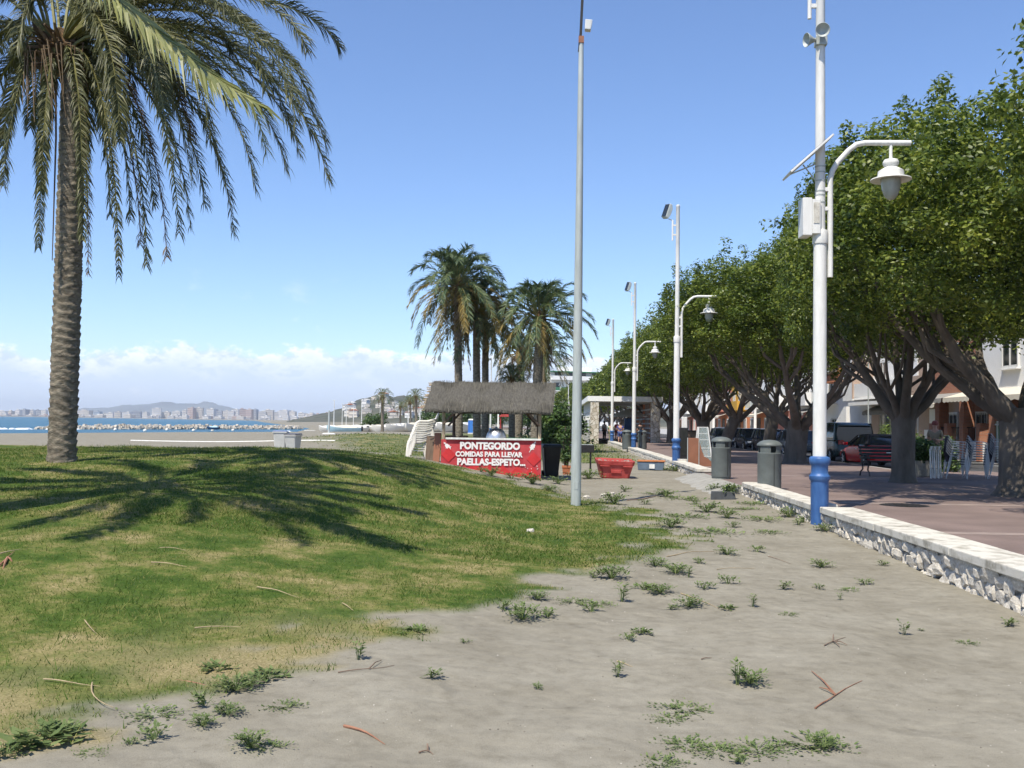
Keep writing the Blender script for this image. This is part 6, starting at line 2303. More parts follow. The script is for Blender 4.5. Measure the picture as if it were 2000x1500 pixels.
# 1 brick and white house with porch pillars
o, w = house(36.0, 53.0, 7.4, M['render_white'], 'brick and white house with pillared porch and scalloped awnings at far right')
MB().box((-0.85, 5.6, 5.2), (1.69, 11.2, 4.0)).build('upper_wall', M['render_white'], o)
MB().box((-0.80, 14.1, 5.2), (1.58, 5.7, 4.0)).build('brick_upper_wall', M['brick'], o)
MB().box((-0.003, 13.0, 1.55), (0.05, 7.8, 3.1)).build('brick_porch_wall', M['brick'], o)
for s in (10.0, 13.3, 16.4):
    MB().box((-1.45, s, 1.6), (0.5, 0.55, 3.19)).build('pillar', M['brick'], o)
awning(o, 15.2, 3.35, 3.2, M['grey_cloth'], -1.6, 1.0, 0.3)
awning(o, 11.6, 3.35, 3.0, M['beige_cloth'], -1.7, 1.0, 0.3)
awning(o, 7.0, 3.4, 4.6, M['beige_cloth'], -1.7, 1.1, 0.4)
MB().box((-0.06, 12.0, 1.2), (0.08, 1.1, 2.4)).build('door', M['wood'], o)
rect_window(o, 14.8, 1.7, 1.3, 1.3, -0.03, bars=True)
rect_window(o, 8.0, 5.0, 1.5, 1.4, -1.72)
rect_window(o, 3.0, 5.0, 1.5, 1.4, -1.72)
rect_window(o, 14.2, 5.3, 1.2, 1.0, -1.6)
MB().box((-0.82, 8.6, 7.35), (1.8, 17.0, 0.3)).build('cornice', M['render_white'], o)
gw1 = thing('garden_wall', 'low white garden wall with brick pillars and iron gate before the brick house', 'wall', (20.4, 40.0, 0.0))
MB().box((0, 9.9, 0.45), (0.18, 6.0, 0.9)).build('panel', M['render_white'], gw1)
for s in (7.2, 9.1, 11.0, 13.0):
    MB().box((-0.003, s, 0.9), (0.42, 0.42, 1.8)).build('pillar', M['brick'], gw1)
mb = MB()
for i in range(36):
    mb.tube([(0, 7.4 + i * 0.15, 0.88), (0, 7.4 + i * 0.15, 1.62)], 0.013, n=4)
mb.box((0, 10.1, 1.6), (0.03, 5.6, 0.04))
mb.build('railing', M['dark_metal'], gw1)
gg = thing('green_gate', 'green and white panelled gate at the right edge beside the ficus trunk', 'gate', (20.4, 38.2, 0.0))
for i in range(4):
    MB().box((0, 0.4 + i * 2.0, 0.95), (0.08, 0.8, 1.9)).build('panel', M['green_paint'], gg)
    mb = MB()
    for dz in (0.15, 0.95, 1.75):
        mb.box((-0.05, 1.3 + i * 2.0, dz), (0.05, 0.9, 0.07))
    for ds in (0.9, 1.3, 1.7):
        mb.box((-0.051, ds + i * 2.0, 0.95), (0.05, 0.07, 1.9))
    mb.build('frame', M['white_paint'], gg)
    MB().box((0.0, 1.35 + i * 2.0, 0.95), (0.06, 0.98, 1.86)).build('panel', M['green_paint'], gg)

# 2 beige house with white notice boards
o, w = house(53.2, 59.6, 7.0, M['render_beige'], 'beige house with white panels on its front, left of the brick house')
MB().box((-0.06, 3.2, 1.9), (0.06, 2.6, 1.5)).build('sign_panel', M['render_white'], o)
MB().box((-0.06, 4.6, 1.0), (0.06, 1.4, 0.9)).build('sign_panel', M['render_white'], o)
rect_window(o, 1.2, 1.7, 1.1, 1.3, 0, bars=True)
rect_window(o, 2.0, 5.0, 1.3, 1.3)
rect_window(o, 4.8, 5.0, 1.3, 1.3)
awning(o, 3.4, 3.3, 4.4, M['beige_cloth'], 0.0, 1.1, 0.4)
balcony(o, 3.2, 3.6, 5.8, M['render_beige'], 0, 0.8)
# 3 balcony house
o, w = house(59.8, 68.2, 7.6, M['render_white'], 'white house with long balcony and glazed door behind the second ficus trunk')
MB().box((-0.02, 4.2, 1.5), (0.06, 8.2, 3.0)).build('brick_lower_wall', M['render_beige'], o)
MB().box((-0.06, 3.0, 1.15), (0.1, 1.0, 2.3)).build('door', M['wood'], o)
rect_window(o, 5.4, 1.45, 1.9, 2.0, -0.05, bars=True)
rect_window(o, 1.2, 1.7, 1.0, 1.3, -0.05)
MB().box((-0.8, 4.2, 3.12), (1.7, 8.3, 0.22)).build('canopy', M['render_white'], o)
balcony(o, 4.2, 3.5, 8.0, M['render_white'], 0, 1.3)
rect_window(o, 2.4, 5.0, 1.2, 1.9)
rect_window(o, 6.0, 5.0, 1.2, 1.9)
awning(o, 5.0, 3.0, 5.0, M['grey_cloth'], -0.05, 0.9, 0.4)
MB().box((-0.7, 8.22, 5.4), (1.4, 0.14, 3.8)).build('party_wall', M['render_beige'], o)
# 4 white house with orange loggia
o, w = house(68.4, 80.0, 8.6, M['render_white'], 'tall white house with orange loggia and outside stair left of the balcony house')
MB().box((-0.6, 5.8, 6.4), (1.2, 4.6, 3.0)).build('loggia', M['render_orange'], o)
rect_window(o, 5.8, 6.4, 3.6, 1.3, -1.2)
MB().box((-0.6, 1.4, 5.6), (1.2, 2.2, 4.4)).build('upper_wall', M['render_white'], o)
balcony(o, 9.6, 3.4, 3.4, M['render_white'], 0, 1.2, solid=False)
rect_window(o, 9.6, 4.9, 1.2, 2.0)
rect_window(o, 8.6, 1.5, 1.4, 1.4, bars=True)
MB().prism([(0, 0), (4.4, 0), (4.4, 0.9), (0.5, 3.0), (0, 3.0)], 0.25, Matrix.Translation((-1.4, 1.0, 0)) @ Matrix(((0, 0, 1, 0), (1, 0, 0, 0), (0, 1, 0, 0), (0, 0, 0, 1)))).build('stair_wall', M['render_white'], o)
MB().box((-0.05, 6.5, 1.1), (0.08, 1.0, 2.2)).build('door', M['wood'], o)
# 5..: further down the row
rows = [(80.2, 90.0, 7.8, 'render_white', 'render_pink', 'white house with pinkish ground floor behind the big ficus trunk'),
        (90.2, 99.0, 7.0, 'render_white', 'render_pink', 'white house with red shopfront behind the slim ficus trunk'),
        (99.2, 110.0, 7.4, 'render_white', 'render_orange', 'white house with orange parapet and shop window, left of the slim ficus trunk'),
        (110.2, 121.0, 6.6, 'render_yellow', 'render_orange', 'bright yellow house with orange base seen between ficus trunks'),
        (121.2, 134.0, 7.4, 'render_pink', 'render_orange', 'pinkish-orange house left of the yellow one'),
        (134.2, 150.0, 7.0, 'render_white', 'render_beige', 'far white house beside the shelter'),
        (150.2, 170.0, 7.6, 'render_white', 'render_pink', 'farthest white house of the row, behind the shelter')]
for y0, y1, h, a, b_, lb in rows:
    o, w = house(y0, y1, h, M[a], lb)
    MB().box((-0.04, w / 2, 1.5), (0.09, w - 0.1, 3.0)).build('lower_wall', M[b_], o)
    nb = max(2, int(w / 3))
    for i in range(nb):
        s = w * (i + 0.5) / nb
        rect_window(o, s, 1.5, 1.5, 1.7, -0.08, frame=M['wood'] if i % 2 else None)
        rect_window(o, s, 5.1, 1.2, 1.3)
    balcony(o, w * 0.5, 3.4, w * 0.6, M['render_white'] if a == 'render_white' else M[a], 0, 1.0, solid=(int(y0) % 2 == 0))
    awning(o, w * 0.35, 3.1, w * 0.4, M['beige_cloth'] if int(y0) % 2 else M['grey_cloth'], -0.09, 1.2, 0.4)
# shrub in front of the balcony house
hs = thing('shrub', 'bright green rounded shrub beside the dark green van', 'shrub', (19.95, 57.6, 0.0))
C = np.stack([rg.normal(0, 0.35, 60), rg.normal(0, 0.35, 60), np.abs(rg.normal(1.0, 0.45, 60))], 1)
V, Fq = leaf_cloud(C, np.full(60, 40), np.full((60, 3), 0.14), 0.13, 12)
tag(nmesh('leaves', V, Fq, foliage('bright_shrub', (0.06, 0.10, 0.02), (0.12, 0.18, 0.03), (0.2, 0.26, 0.06)), hs), kind='stuff')
MB().tube([(0, 0, -0.05), (0, 0, 0.8)], [0.05, 0.03], n=6).build('stem', M['wood'], hs)
# warning sign among the branches
ws = thing('warning_sign', 'small diamond warning sign on a post showing among the branches', 'sign', (XX(1696, 52), 52.0, 0.0))
MB().tube([(0, 0, -0.1), (0, 0, 5.5)], 0.035, n=8).build('post', M['galv'], ws)
MB().box((0, -0.05, 5.25), (0.46, 0.02, 0.46), Matrix.Rotation(R(45), 3, 'Y')).build('plate', M['beige_cloth'], ws)
MB().box((0, -0.065, 5.28), (0.05, 0.01, 0.26)).build('mark', M['black_plastic'], ws)
MB().box((0, -0.065, 5.08), (0.06, 0.01, 0.06)).build('mark', M['black_plastic'], ws)
# white post of a street lamp near the cars
for px, Y, lb in ((1475, 96, 'white post between the slim and leaning ficus trunks, by the far houses'), (1394, 108, 'white post left of the leaning ficus trunk, by the yellow house')):
    q = thing('street_post', lb, 'post', (XX(px, Y), Y, 0.0), 0, 'white posts across the road')
    MB().lathe([(0.2, -0.1), (0.2, 0.6), (0.14, 0.7), (0.12, 6.5)], n=10).build('pole', M['white_paint'], q, smooth=True)
    MB().box((0, 0, 6.55), (0.3, 0.3, 0.12), top=0.6).build('cap', M['white_paint'], q)

# ------------------------------------------------------------------ flat-roofed shelter
sx0, sx1, sy0, sy1 = XX(1153, 82), XX(1288, 82), 82.0, 103.0
sh = thing('promenade_shelter', 'white flat-roofed shelter with stone walls and open lattice side on the promenade', 'shelter', (0, 0, 0))
zt = atY(1200, 774, 82).z
zb = atY(1200, 784, 82).z
cxm = (sx0 + sx1) / 2
for (c, s_) in (((cxm, sy0 + 0.12, (zt + zb) / 2), (sx1 - sx0 + 0.5, 0.24, zt - zb)), ((cxm, sy1 - 0.12, (zt + zb) / 2), (sx1 - sx0 + 0.5, 0.24, zt - zb)),
                ((sx0 - 0.13, (sy0 + sy1) / 2, (zt + zb) / 2), (0.24, sy1 - sy0 - 0.49, zt - zb)), ((sx1 + 0.13, (sy0 + sy1) / 2, (zt + zb) / 2), (0.24, sy1 - sy0 - 0.49, zt - zb))):
    MB().box(c, s_).build('fascia', M['render_white'], sh)
MB().box((cxm, (sy0 + sy1) / 2, zt - 0.15), (sx1 - sx0, sy1 - sy0 - 0.5, 0.12)).build('roof_slab', M['kerb'], sh)
for i in range(9):
    MB().box((cxm, sy0 + 1.5 + i * 2.2, zb + 0.12), (sx1 - sx0, 0.16, 0.2)).build('beam', M['render_white'], sh)
# stone piers and walls
MB().box((sx0 + 0.35, sy0 + 0.5, (zb - 0.3) / 2), (0.7, 0.9, zb + 0.3)).build('stone_pier', M['rubble'], sh)
MB().box((sx1 - 0.3, sy0 + 0.5, (zb - 0.3) / 2), (0.75, 0.9, zb + 0.3)).build('stone_pier', M['rubble'], sh)
MB().box((sx0 + 0.2, (sy0 + sy1) / 2 + 0.6, 0.9), (0.36, sy1 - sy0 - 1.4, 2.0)).build('stone_wall', M['rubble'], sh)
for i in range(7):
    MB().box((sx0 + 0.2, sy0 + 1.6 + i * 3.1, zb / 2 + 0.9), (0.28, 0.35, zb - 1.85)).build('post', M['render_white'], sh)
for z in (1.95, 2.35, 2.75):
    for i in range(6):
        MB().box((sx0 + 0.21, sy0 + 3.15 + i * 3.1, z), (0.3, 1.0, 0.3), top=0.5).build('lattice_block', M['render_white'], sh)
for i in range(9):
    MB().box((sx1 - 0.25, sy0 + 2.4 + i * 2.2, zb / 2), (0.22, 0.22, zb - 0.01)).build('post', M['render_orange'] if i % 3 == 1 else M['render_beige'], sh)
    for j in range(7):
        MB().box((sx1 - 0.27, sy0 + 3.5 + i * 2.2, 0.35 + j * 0.42), (0.3, 1.5, 0.13)).build('lattice_block', M['render_white'], sh)
MB().box((sx0 - 0.004, sy0 + 5.0, 1.45), (0.04, 3.5, 0.9)).build('notice_panel', M['white_paint'], sh)
ck = thing('blue_booth', 'narrow blue booth with beige parasol top under the shelter', 'booth', (XX(1229, 90), 90.0, 0.0))
MB().box((0, 0, 1.05), (0.9, 0.9, 2.1)).build('body', M['blue_paint'], ck, bevel=0.02)
MB().lathe([(1.7, 2.3), (1.72, 2.2), (1.6, 2.35), (0.05, 3.0)], n=8).build('parasol', M['beige_cloth'], ck)
MB().tube([(0, 0, 2.05), (0, 0, 2.9)], 0.04, n=6).build('pole', M['white_paint'], ck)

# shrub by the shelter and the big bush right of the kiosk
bs = thing('bush', 'big feathery dark green bush behind the potted plant', 'bush', gpt(1086, 66))
C = np.stack([rg.normal(0, 0.75, 140), rg.normal(0, 0.6, 140), 0.35 + np.abs(rg.normal(1.1, 0.75, 140))], 1)
V, Fq = leaf_cloud(C, np.full(140, 60), np.full((140, 3), 0.22), 0.24, 14, upbias=1.2)
tag(nmesh('leaves', V, Fq, M['bush'], bs), kind='stuff')
mb = MB()
for i in range(6):
    mb.tube([(0, 0, -0.1), (0.25 * math.cos(i), 0.25 * math.sin(i), 0.8), (0.7 * math.cos(i), 0.6 * math.sin(i), 2.0)], [0.06, 0.045, 0.02], n=5)
mb.build('stems', M['wood'], bs)

# ------------------------------------------------------------------ apartment block beyond
ab = thing('apartment_building', 'pale apartment building with stepped balconies and green awnings beyond the kiosk', 'building', (XX(1075, 262), 262.0, 0.0), R(20))
zz = atY(1100, 727, 262).z
MB().box((11, 6, zz / 2), (22, 11.9, zz)).build('wall', M['render_white'], ab)
nf = 5
for i in range(nf):
    z0 = zz * i / nf + 1.1
    b_ = MB().box((11, -0.75, z0), (22.2, 1.5, 0.22)).build('balcony', M['render_white'], ab)
    MB().box((11, -1.45, z0 + 0.55), (22.2, 0.1, 0.88)).build('parapet', M['render_white'] if i != 3 else M['green_paint'], b_)
    MB().box((-0.5, 6, z0 + 0.3), (1.0, 11.0, 1.1)).build('side_balcony', M['render_white'], ab)
    for k in range(6):
        f = MB().box((2 + k * 3.6, -0.03, z0 + 1.45), (1.7, 0.1, 1.6)).build('window', M['wood'], ab)
        MB().box((2 + k * 3.6, -0.09, z0 + 1.45), (1.45, 0.04, 1.4)).build('pane', M['glass'], f)
MB().box((9, 6, zz + 0.9), (8, 6, 1.8)).build('roof_house', M['render_white'], ab)
MB().box((11, -0.8, zz + 0.15), (22.6, 1.9, 0.3)).build('eave', M['green_paint'], ab)

# ------------------------------------------------------------------ lawn furniture under the roof
pt_ = thing('picnic_table', 'long dark green picnic table on the lawn seen through the kiosk', 'picnic table', gpt(1018, 52))
for i in range(4):
    MB().box((0, -0.3 + 0.2 * i, 0.86), (2.3, 0.17, 0.05)).build('plank', M['green_paint'], pt_)
for x in (-0.85, 0.0, 0.85):
    MB().box((x, 0, 0.4), (0.1, 0.5, 0.86)).build('leg', M['dark_metal'], pt_)
pg = thing('playground_slide', 'small red and yellow playground slide beyond the kiosk', 'slide', gpt(988, 92))
for x in (-0.5, 0.5):
    for y in (-0.5, 0.5):
        MB().tube([(x, y, -0.1), (x, y, 2.3)], 0.05, n=6).build('post', M['red_plastic'], pg)
MB().box((0, 0, 1.1), (1.1, 1.1, 0.08)).build('deck', M['wood'], pg)
MB().prism([(-0.7, 0), (0.7, 0), (0, 0.5)], 1.3, Matrix.Translation((0, 0.65, 2.25)) @ Matrix.Rotation(R(90), 4, 'X')).build('roof', M['red_plastic'], pg)
yel = pm('yellow_plastic', (0.6, 0.42, 0.03), 0.1, 4, 0.4)
MB().add([(-0.55, -0.3, 1.12), (-0.55, 0.3, 1.12), (-2.0, 0.3, 0.1), (-2.0, -0.3, 0.1), (-0.55, -0.3, 1.04), (-0.55, 0.3, 1.04), (-2.0, 0.3, 0.02), (-2.0, -0.3, 0.02)], [(0, 1, 2, 3), (7, 6, 5, 4), (0, 4, 5, 1), (1, 5, 6, 2), (2, 6, 7, 3), (3, 7, 4, 0)]).build('chute', yel, pg)
bb = thing('blue_cabin', 'small blue cabin with white roof on the lawn left of the palm trunks', 'cabin', gpt(922, 138), R(8))
MB().box((0, 0, 1.0), (1.1, 1.1, 2.0)).build('body', pm('bright_blue_plastic', (0.05, 0.17, 0.55), 0.1, 4, 0.5), bb, bevel=0.02)
MB().box((0, 0, 2.08), (1.16, 1.16, 0.18), top=0.7).build('roof', M['white_plastic'], bb)
MB().box((0, -0.556, 0.95), (0.7, 0.02, 1.7)).build('door', pm('mid_blue_plastic', (0.06, 0.22, 0.6), 0.1, 4, 0.5), bb)
MB().box((0, -0.02, 0.05), (1.2, 1.2, 0.3)).build('skid', M['white_plastic'], bb)

# ------------------------------------------------------------------ boats drawn up on the beach
def boat(px, Y, L_, mat, label, rz, cover=None, dz=0.0):
    p = gpt(px, Y)
    t = thing('beached_boat', label, 'boat', (p.x, p.y, p.z + dz), rz, 'boats drawn up on the beach')
    secs = []
    for u, wd, zk, zt_ in ((0, 0.36, 0.12, 0.75), (0.15, 0.46, 0.03, 0.72), (0.45, 0.5, 0.0, 0.70), (0.7, 0.42, 0.02, 0.78), (0.88, 0.22, 0.12, 0.9), (1.0, 0.03, 0.5, 1.02)):
        a = wd * L_ * 0.36
        secs.append((u * L_ - L_ / 2, [(-a * 0.35, zk), (a * 0.35, zk), (a * 0.85, zk + (zt_ - zk) * 0.45), (a, zt_), (a * 0.9, zt_), (-a * 0.9, zt_), (-a, zt_), (-a * 0.85, zk + (zt_ - zk) * 0.45)]))
    hull = loft(secs).build('hull', mat, t, smooth=True)
    cv = cover or M['white_plastic']
    loft([(u * L_ - L_ / 2, [(-w_ * L_ * 0.33, 0.71), (w_ * L_ * 0.33, 0.71), (w_ * L_ * 0.14, 0.78 + h_), (-w_ * L_ * 0.14, 0.78 + h_)]) for u, w_, h_ in ((0.1, 0.4, 0.12), (0.4, 0.46, 0.3), (0.75, 0.36, 0.18))]).build('cover', cv, t, smooth=True)
    MB().box((0, -L_ / 2 - 0.12, 0.62), (0.3, 0.26, 0.6)).build('outboard_motor', M['dark_metal'], t, bevel=0.03)
    t.scale = (1.3, 1.3, 1.55)
    return t


lbm = pm('pale_blue_paint', (0.38, 0.55, 0.62), 0.1, 3, 0.5)
bl = [(645, 205, 5.0, 'white_plastic', 'white boat at the left end of the beached row'), (672, 190, 5.2, 'lb', 'pale blue boat second from left in the beached row'), (693, 196, 4.6, 'white_plastic', 'white covered boat just right of the pale blue one'), (715, 200, 4.6, 'white_plastic', 'white boat below the tall mast in the beached row'),
      (736, 198, 4.2, 'white_plastic', 'white boat below the first distant palm'), (760, 180, 5.0, 'white_plastic', 'white boat right of the first distant palm trunk'), (782, 172, 4.8, 'white_plastic', 'white boat in the middle between distant palms'), (806, 168, 6.0, 'white_plastic', 'large white covered boat below the distant palm pair'),
      (832, 176, 5.0, 'white_plastic', 'white boat just left of the stacked white chairs'), (852, 166, 4.6, 'white_plastic', 'white boat behind the left kiosk post'), (880, 160, 4.4, 'white_plastic', 'white boat seen through the kiosk at left'), (908, 150, 4.4, 'white_plastic', 'white boat seen through the kiosk beside the blue cabin')]
for i, (px, Y, L_, mt, lb) in enumerate(bl):
    boat(px, Y, L_, lbm if mt == 'lb' else M[mt], lb, R(60 + 37 * (i % 4)), M['beige_cloth'] if i % 3 == 1 else None)
dbm = pm('dark_blue_hull', (0.05, 0.10, 0.18), 0.1, 3, 0.5)
bt_ = boat(416, 236, 4.4, dbm, 'dark blue boat lying on the breakwater rocks', R(85), lbm)
bt_.location = (*atY(416, 838.0, 231)[:2], SEA + 0.45)
bt_.scale = (0.8, 0.72, 0.8)
for i, (px, py) in enumerate(((84, 838.5), (225, 841), (283, 843), (326, 841), (378, 842.5), (415, 842.5), (455, 842), (371, 850.5))):
    p = atZ(px, py, SEA)
    t = thing('buoy', 'small white buoy floating inshore of the breakwater', 'buoy', (p.x, p.y, SEA), 0, 'white buoys in the water')
    MB().lathe([(0.1, -0.2), (0.34, -0.05), (0.42, 0.2), (0.34, 0.45), (0.12, 0.58)], n=10).build('float', M['white_plastic'], t, smooth=True)
    MB().lathe([(0.07, 0.55), (0.06, 0.72), (0.02, 0.75)], n=6).build('eye', M['galv'], t)
# volleyball court line and post on the beach
a_, b_ = atG(256, 860.5), atG(655, 861)
mid = (a_ + b_) / 2
t = thing('court_line', 'long white boundary tape lying on the beach sand', 'tape', (mid.x, mid.y, float(gz(mid.x, mid.y))))
vs, fs = [], []
for i in range(41):
    p = a_.lerp(b_, i / 40)
    z = float(gz(p.x, p.y))
    for dy_, dz_ in ((-0.12, -0.03), (-0.09, 0.05), (0.09, 0.05), (0.12, -0.03)):
        vs.append((p.x - mid.x, p.y + dy_ - mid.y, z + dz_ - t.location.z))
    if i:
        o_ = 4 * i
        fs += [(o_ - 4 + k, o_ + k, o_ + k + 1, o_ - 3 + k) for k in range(3)]
MB().add(vs, fs).build('tape', M['white_paint'], t)
pp = gpt(642.5, 118)
t = thing('beach_post', 'single grey post standing on the beach at the end of the white tape', 'post', pp)
MB().lathe([(0.16, -0.3), (0.13, 0.1), (0.12, 2.85), (0.05, 2.9)], n=10).build('pole', M['galv'], t, smooth=True)
MB().lathe([(0.9, -0.05), (0.7, 0.1), (0.2, 0.14)], n=14).build('foot', M['white_paint'], t)
q = atG(530, 847)
for px, py, w_, lb in ((605, 841, 14, 'short white tape lying near the water edge, beyond the pale bins'),):
    q = atG(px, py)
    t = thing('court_line', lb, 'tape', q)
    MB().box((0, 0, 0.04), (w_ * q.y / F * 1.6, 0.4, 0.16), top=0.96).build('tape', M['white_paint'], t, bevel=0.02)
# scrubby trees behind the boats
for i, (px, Y, h_, w_, lb) in enumerate(((733, 205, 4.2, 2.3, 'olive green scrubby tree left of the first distant palm trunk'), (838, 200, 4.6, 2.2, 'rounded green tree at the left edge of thatched roof'), (870, 190, 4.2, 2.6, 'green tree seen through the kiosk at left'), (905, 210, 5.0, 3.2, 'hazy green tree seen through the kiosk in the middle'), (980, 200, 5.6, 3.6, 'green tree seen through the kiosk right of the steel dome'), (1030, 190, 5.0, 3.6, 'green tree seen through the kiosk at right'))):
    p = gpt(px, Y)
    t = thing('scrub_tree', lb, 'tree', p, 0, 'small trees behind the boats')
    MB().tube([(0, 0, -0.2), (0.1, 0, h_ * 0.4), (0, 0.1, h_ * 0.8)], [0.22, 0.16, 0.06], n=7).build('trunk', M['bark'], t)
    C = np.stack([rg.normal(0, w_ * 0.45, 70), rg.normal(0, w_ * 0.4, 70), h_ * 0.62 + rg.normal(0, h_ * 0.17, 70)], 1)
    V, Fq = leaf_cloud(C, np.full(70, 36), np.full((70, 3), 0.4), 0.42, 30 + i)
    tag(nmesh('crown', V, Fq, M['bush'], t), kind='stuff')

# ------------------------------------------------------------------ grass, weeds, litter on the sand
def blades(n, y_lo, y_hi, h_lo, h_hi, wd, seed, x_lo=-12, x_hi=4.3, bias=1.6, thin=1.0):
    r = np.random.default_rng(seed)
    u = r.random(n) ** bias
    Y = y_lo + (y_hi - y_lo) * u
    # keep to what lies inside the view wedge, plus a margin
    xl = np.maximum(x_lo, Y * (-1130 / F) - 0.6)
    X = xl + (x_hi - xl) * r.random(n)
    m = grass_mask(X, Y)
    # dry, thin patches and thicker clumps
    dens = 0.35 + 0.9 * vnoise(X * 1.1 + 4, Y * 1.1)
    keep = r.random(n) < m * dens * thin * (1 - 0.75 * dry_mask(X, Y))
    X, Y = X[keep], Y[keep]
    n = len(X)
    Z = gz(X, Y) + 0.005
    h = r.uniform(h_lo, h_hi, n) * (0.7 + 0.6 * vnoise(X * 2.3, Y * 2.3 + 5))
    a = r.random(n) * 6.283
    lean_ = r.uniform(0.2, 1.2, n)
    w = wd * r.uniform(0.7, 1.4, n)
    base = np.stack([X, Y, Z], 1)
    sd = np.stack([np.cos(a), np.sin(a), np.zeros(n)], 1) * w[:, None] * 0.5
    b = r.random(n) * 6.283
    tip = base + np.stack([np.cos(b) * h * lean_, np.sin(b) * h * lean_, h], 1)
    V = np.stack([base - sd, base + sd, tip], 1).reshape(-1, 3)
    return V, np.arange(3 * n).reshape(n, 3)


V1, F1 = blades(240000, 4.2, 14, 0.012, 0.045, 0.007, 1, bias=1.5)
V2, F2 = blades(150000, 12, 27, 0.02, 0.06, 0.014, 2, bias=1.1)
V3, F3 = blades(14000, 4.2, 25, 0.05, 0.13, 0.008, 3, bias=1.0, thin=0.6)
V = np.concatenate([V1, V2, V3])
Fq = np.concatenate([F1, F2 + len(V1), F3 + len(V1) + len(V2)])
g = nmesh('grass', V, Fq, M['grass'], k=3)
tag(g, 'short green and yellowing grass covering the mound at left', 'grass', kind='stuff')
V4, F4 = blades(26000, 42, 110, 0.05, 0.16, 0.05, 4, x_lo=-18, bias=1.2, thin=1.0)
g = nmesh('grass', V4, F4, M['grass'], k=3)
tag(g, 'lawn grass round the palms and on the low dune beyond the kiosk', 'grass', kind='stuff')
# long grass along the crest
r = np.random.default_rng(44)

# weed tufts: a handful of shared shapes
def weed_mesh(seed, n, spread, h, leaf, flat=0.4):
    r = random.Random(seed)
    mb = MB()
    for i in range(n):
        a = r.uniform(0, 6.283)
        l = r.uniform(0.35, 1.0) * spread
        e = Vector((math.cos(a) * l, math.sin(a) * l, h * r.uniform(0.2, 1.0) * (1 - flat * l / spread)))
        p0 = Vector((math.cos(a) * 0.01, math.sin(a) * 0.01, 0.0))
        mid = (p0 + e) / 2 + Vector((0, 0, h * 0.25))
        sd = Vector((-math.sin(a), math.cos(a), 0)) * 0.0025
        mb.add([p0 - sd, p0 + sd, mid + sd, mid - sd, e], [(0, 1, 2, 3), (3, 2, 4)])
        for k in range(5):
            u = 0.35 + 0.65 * k / 4
            c = p0.lerp(mid, u * 2) if u < 0.5 else mid.lerp(e, (u - 0.5) * 2)
            b_ = a + r.uniform(-1.6, 1.6)
            d = Vector((math.cos(b_), math.sin(b_), r.uniform(-0.1, 0.7))).normalized()
            ln = leaf * r.uniform(0.6, 1.3)
            sw = d.cross(Vector((0, 0, 1))).normalized() * ln * 0.24
            mb.add([c, c + d * ln * 0.5 + sw, c + d * ln, c + d * ln * 0.5 - sw], [(0, 1, 2, 3)])
    o = mb.build('leaves', M['weed'])
    me = o.data
    bpy.data.objects.remove(o)
    return me


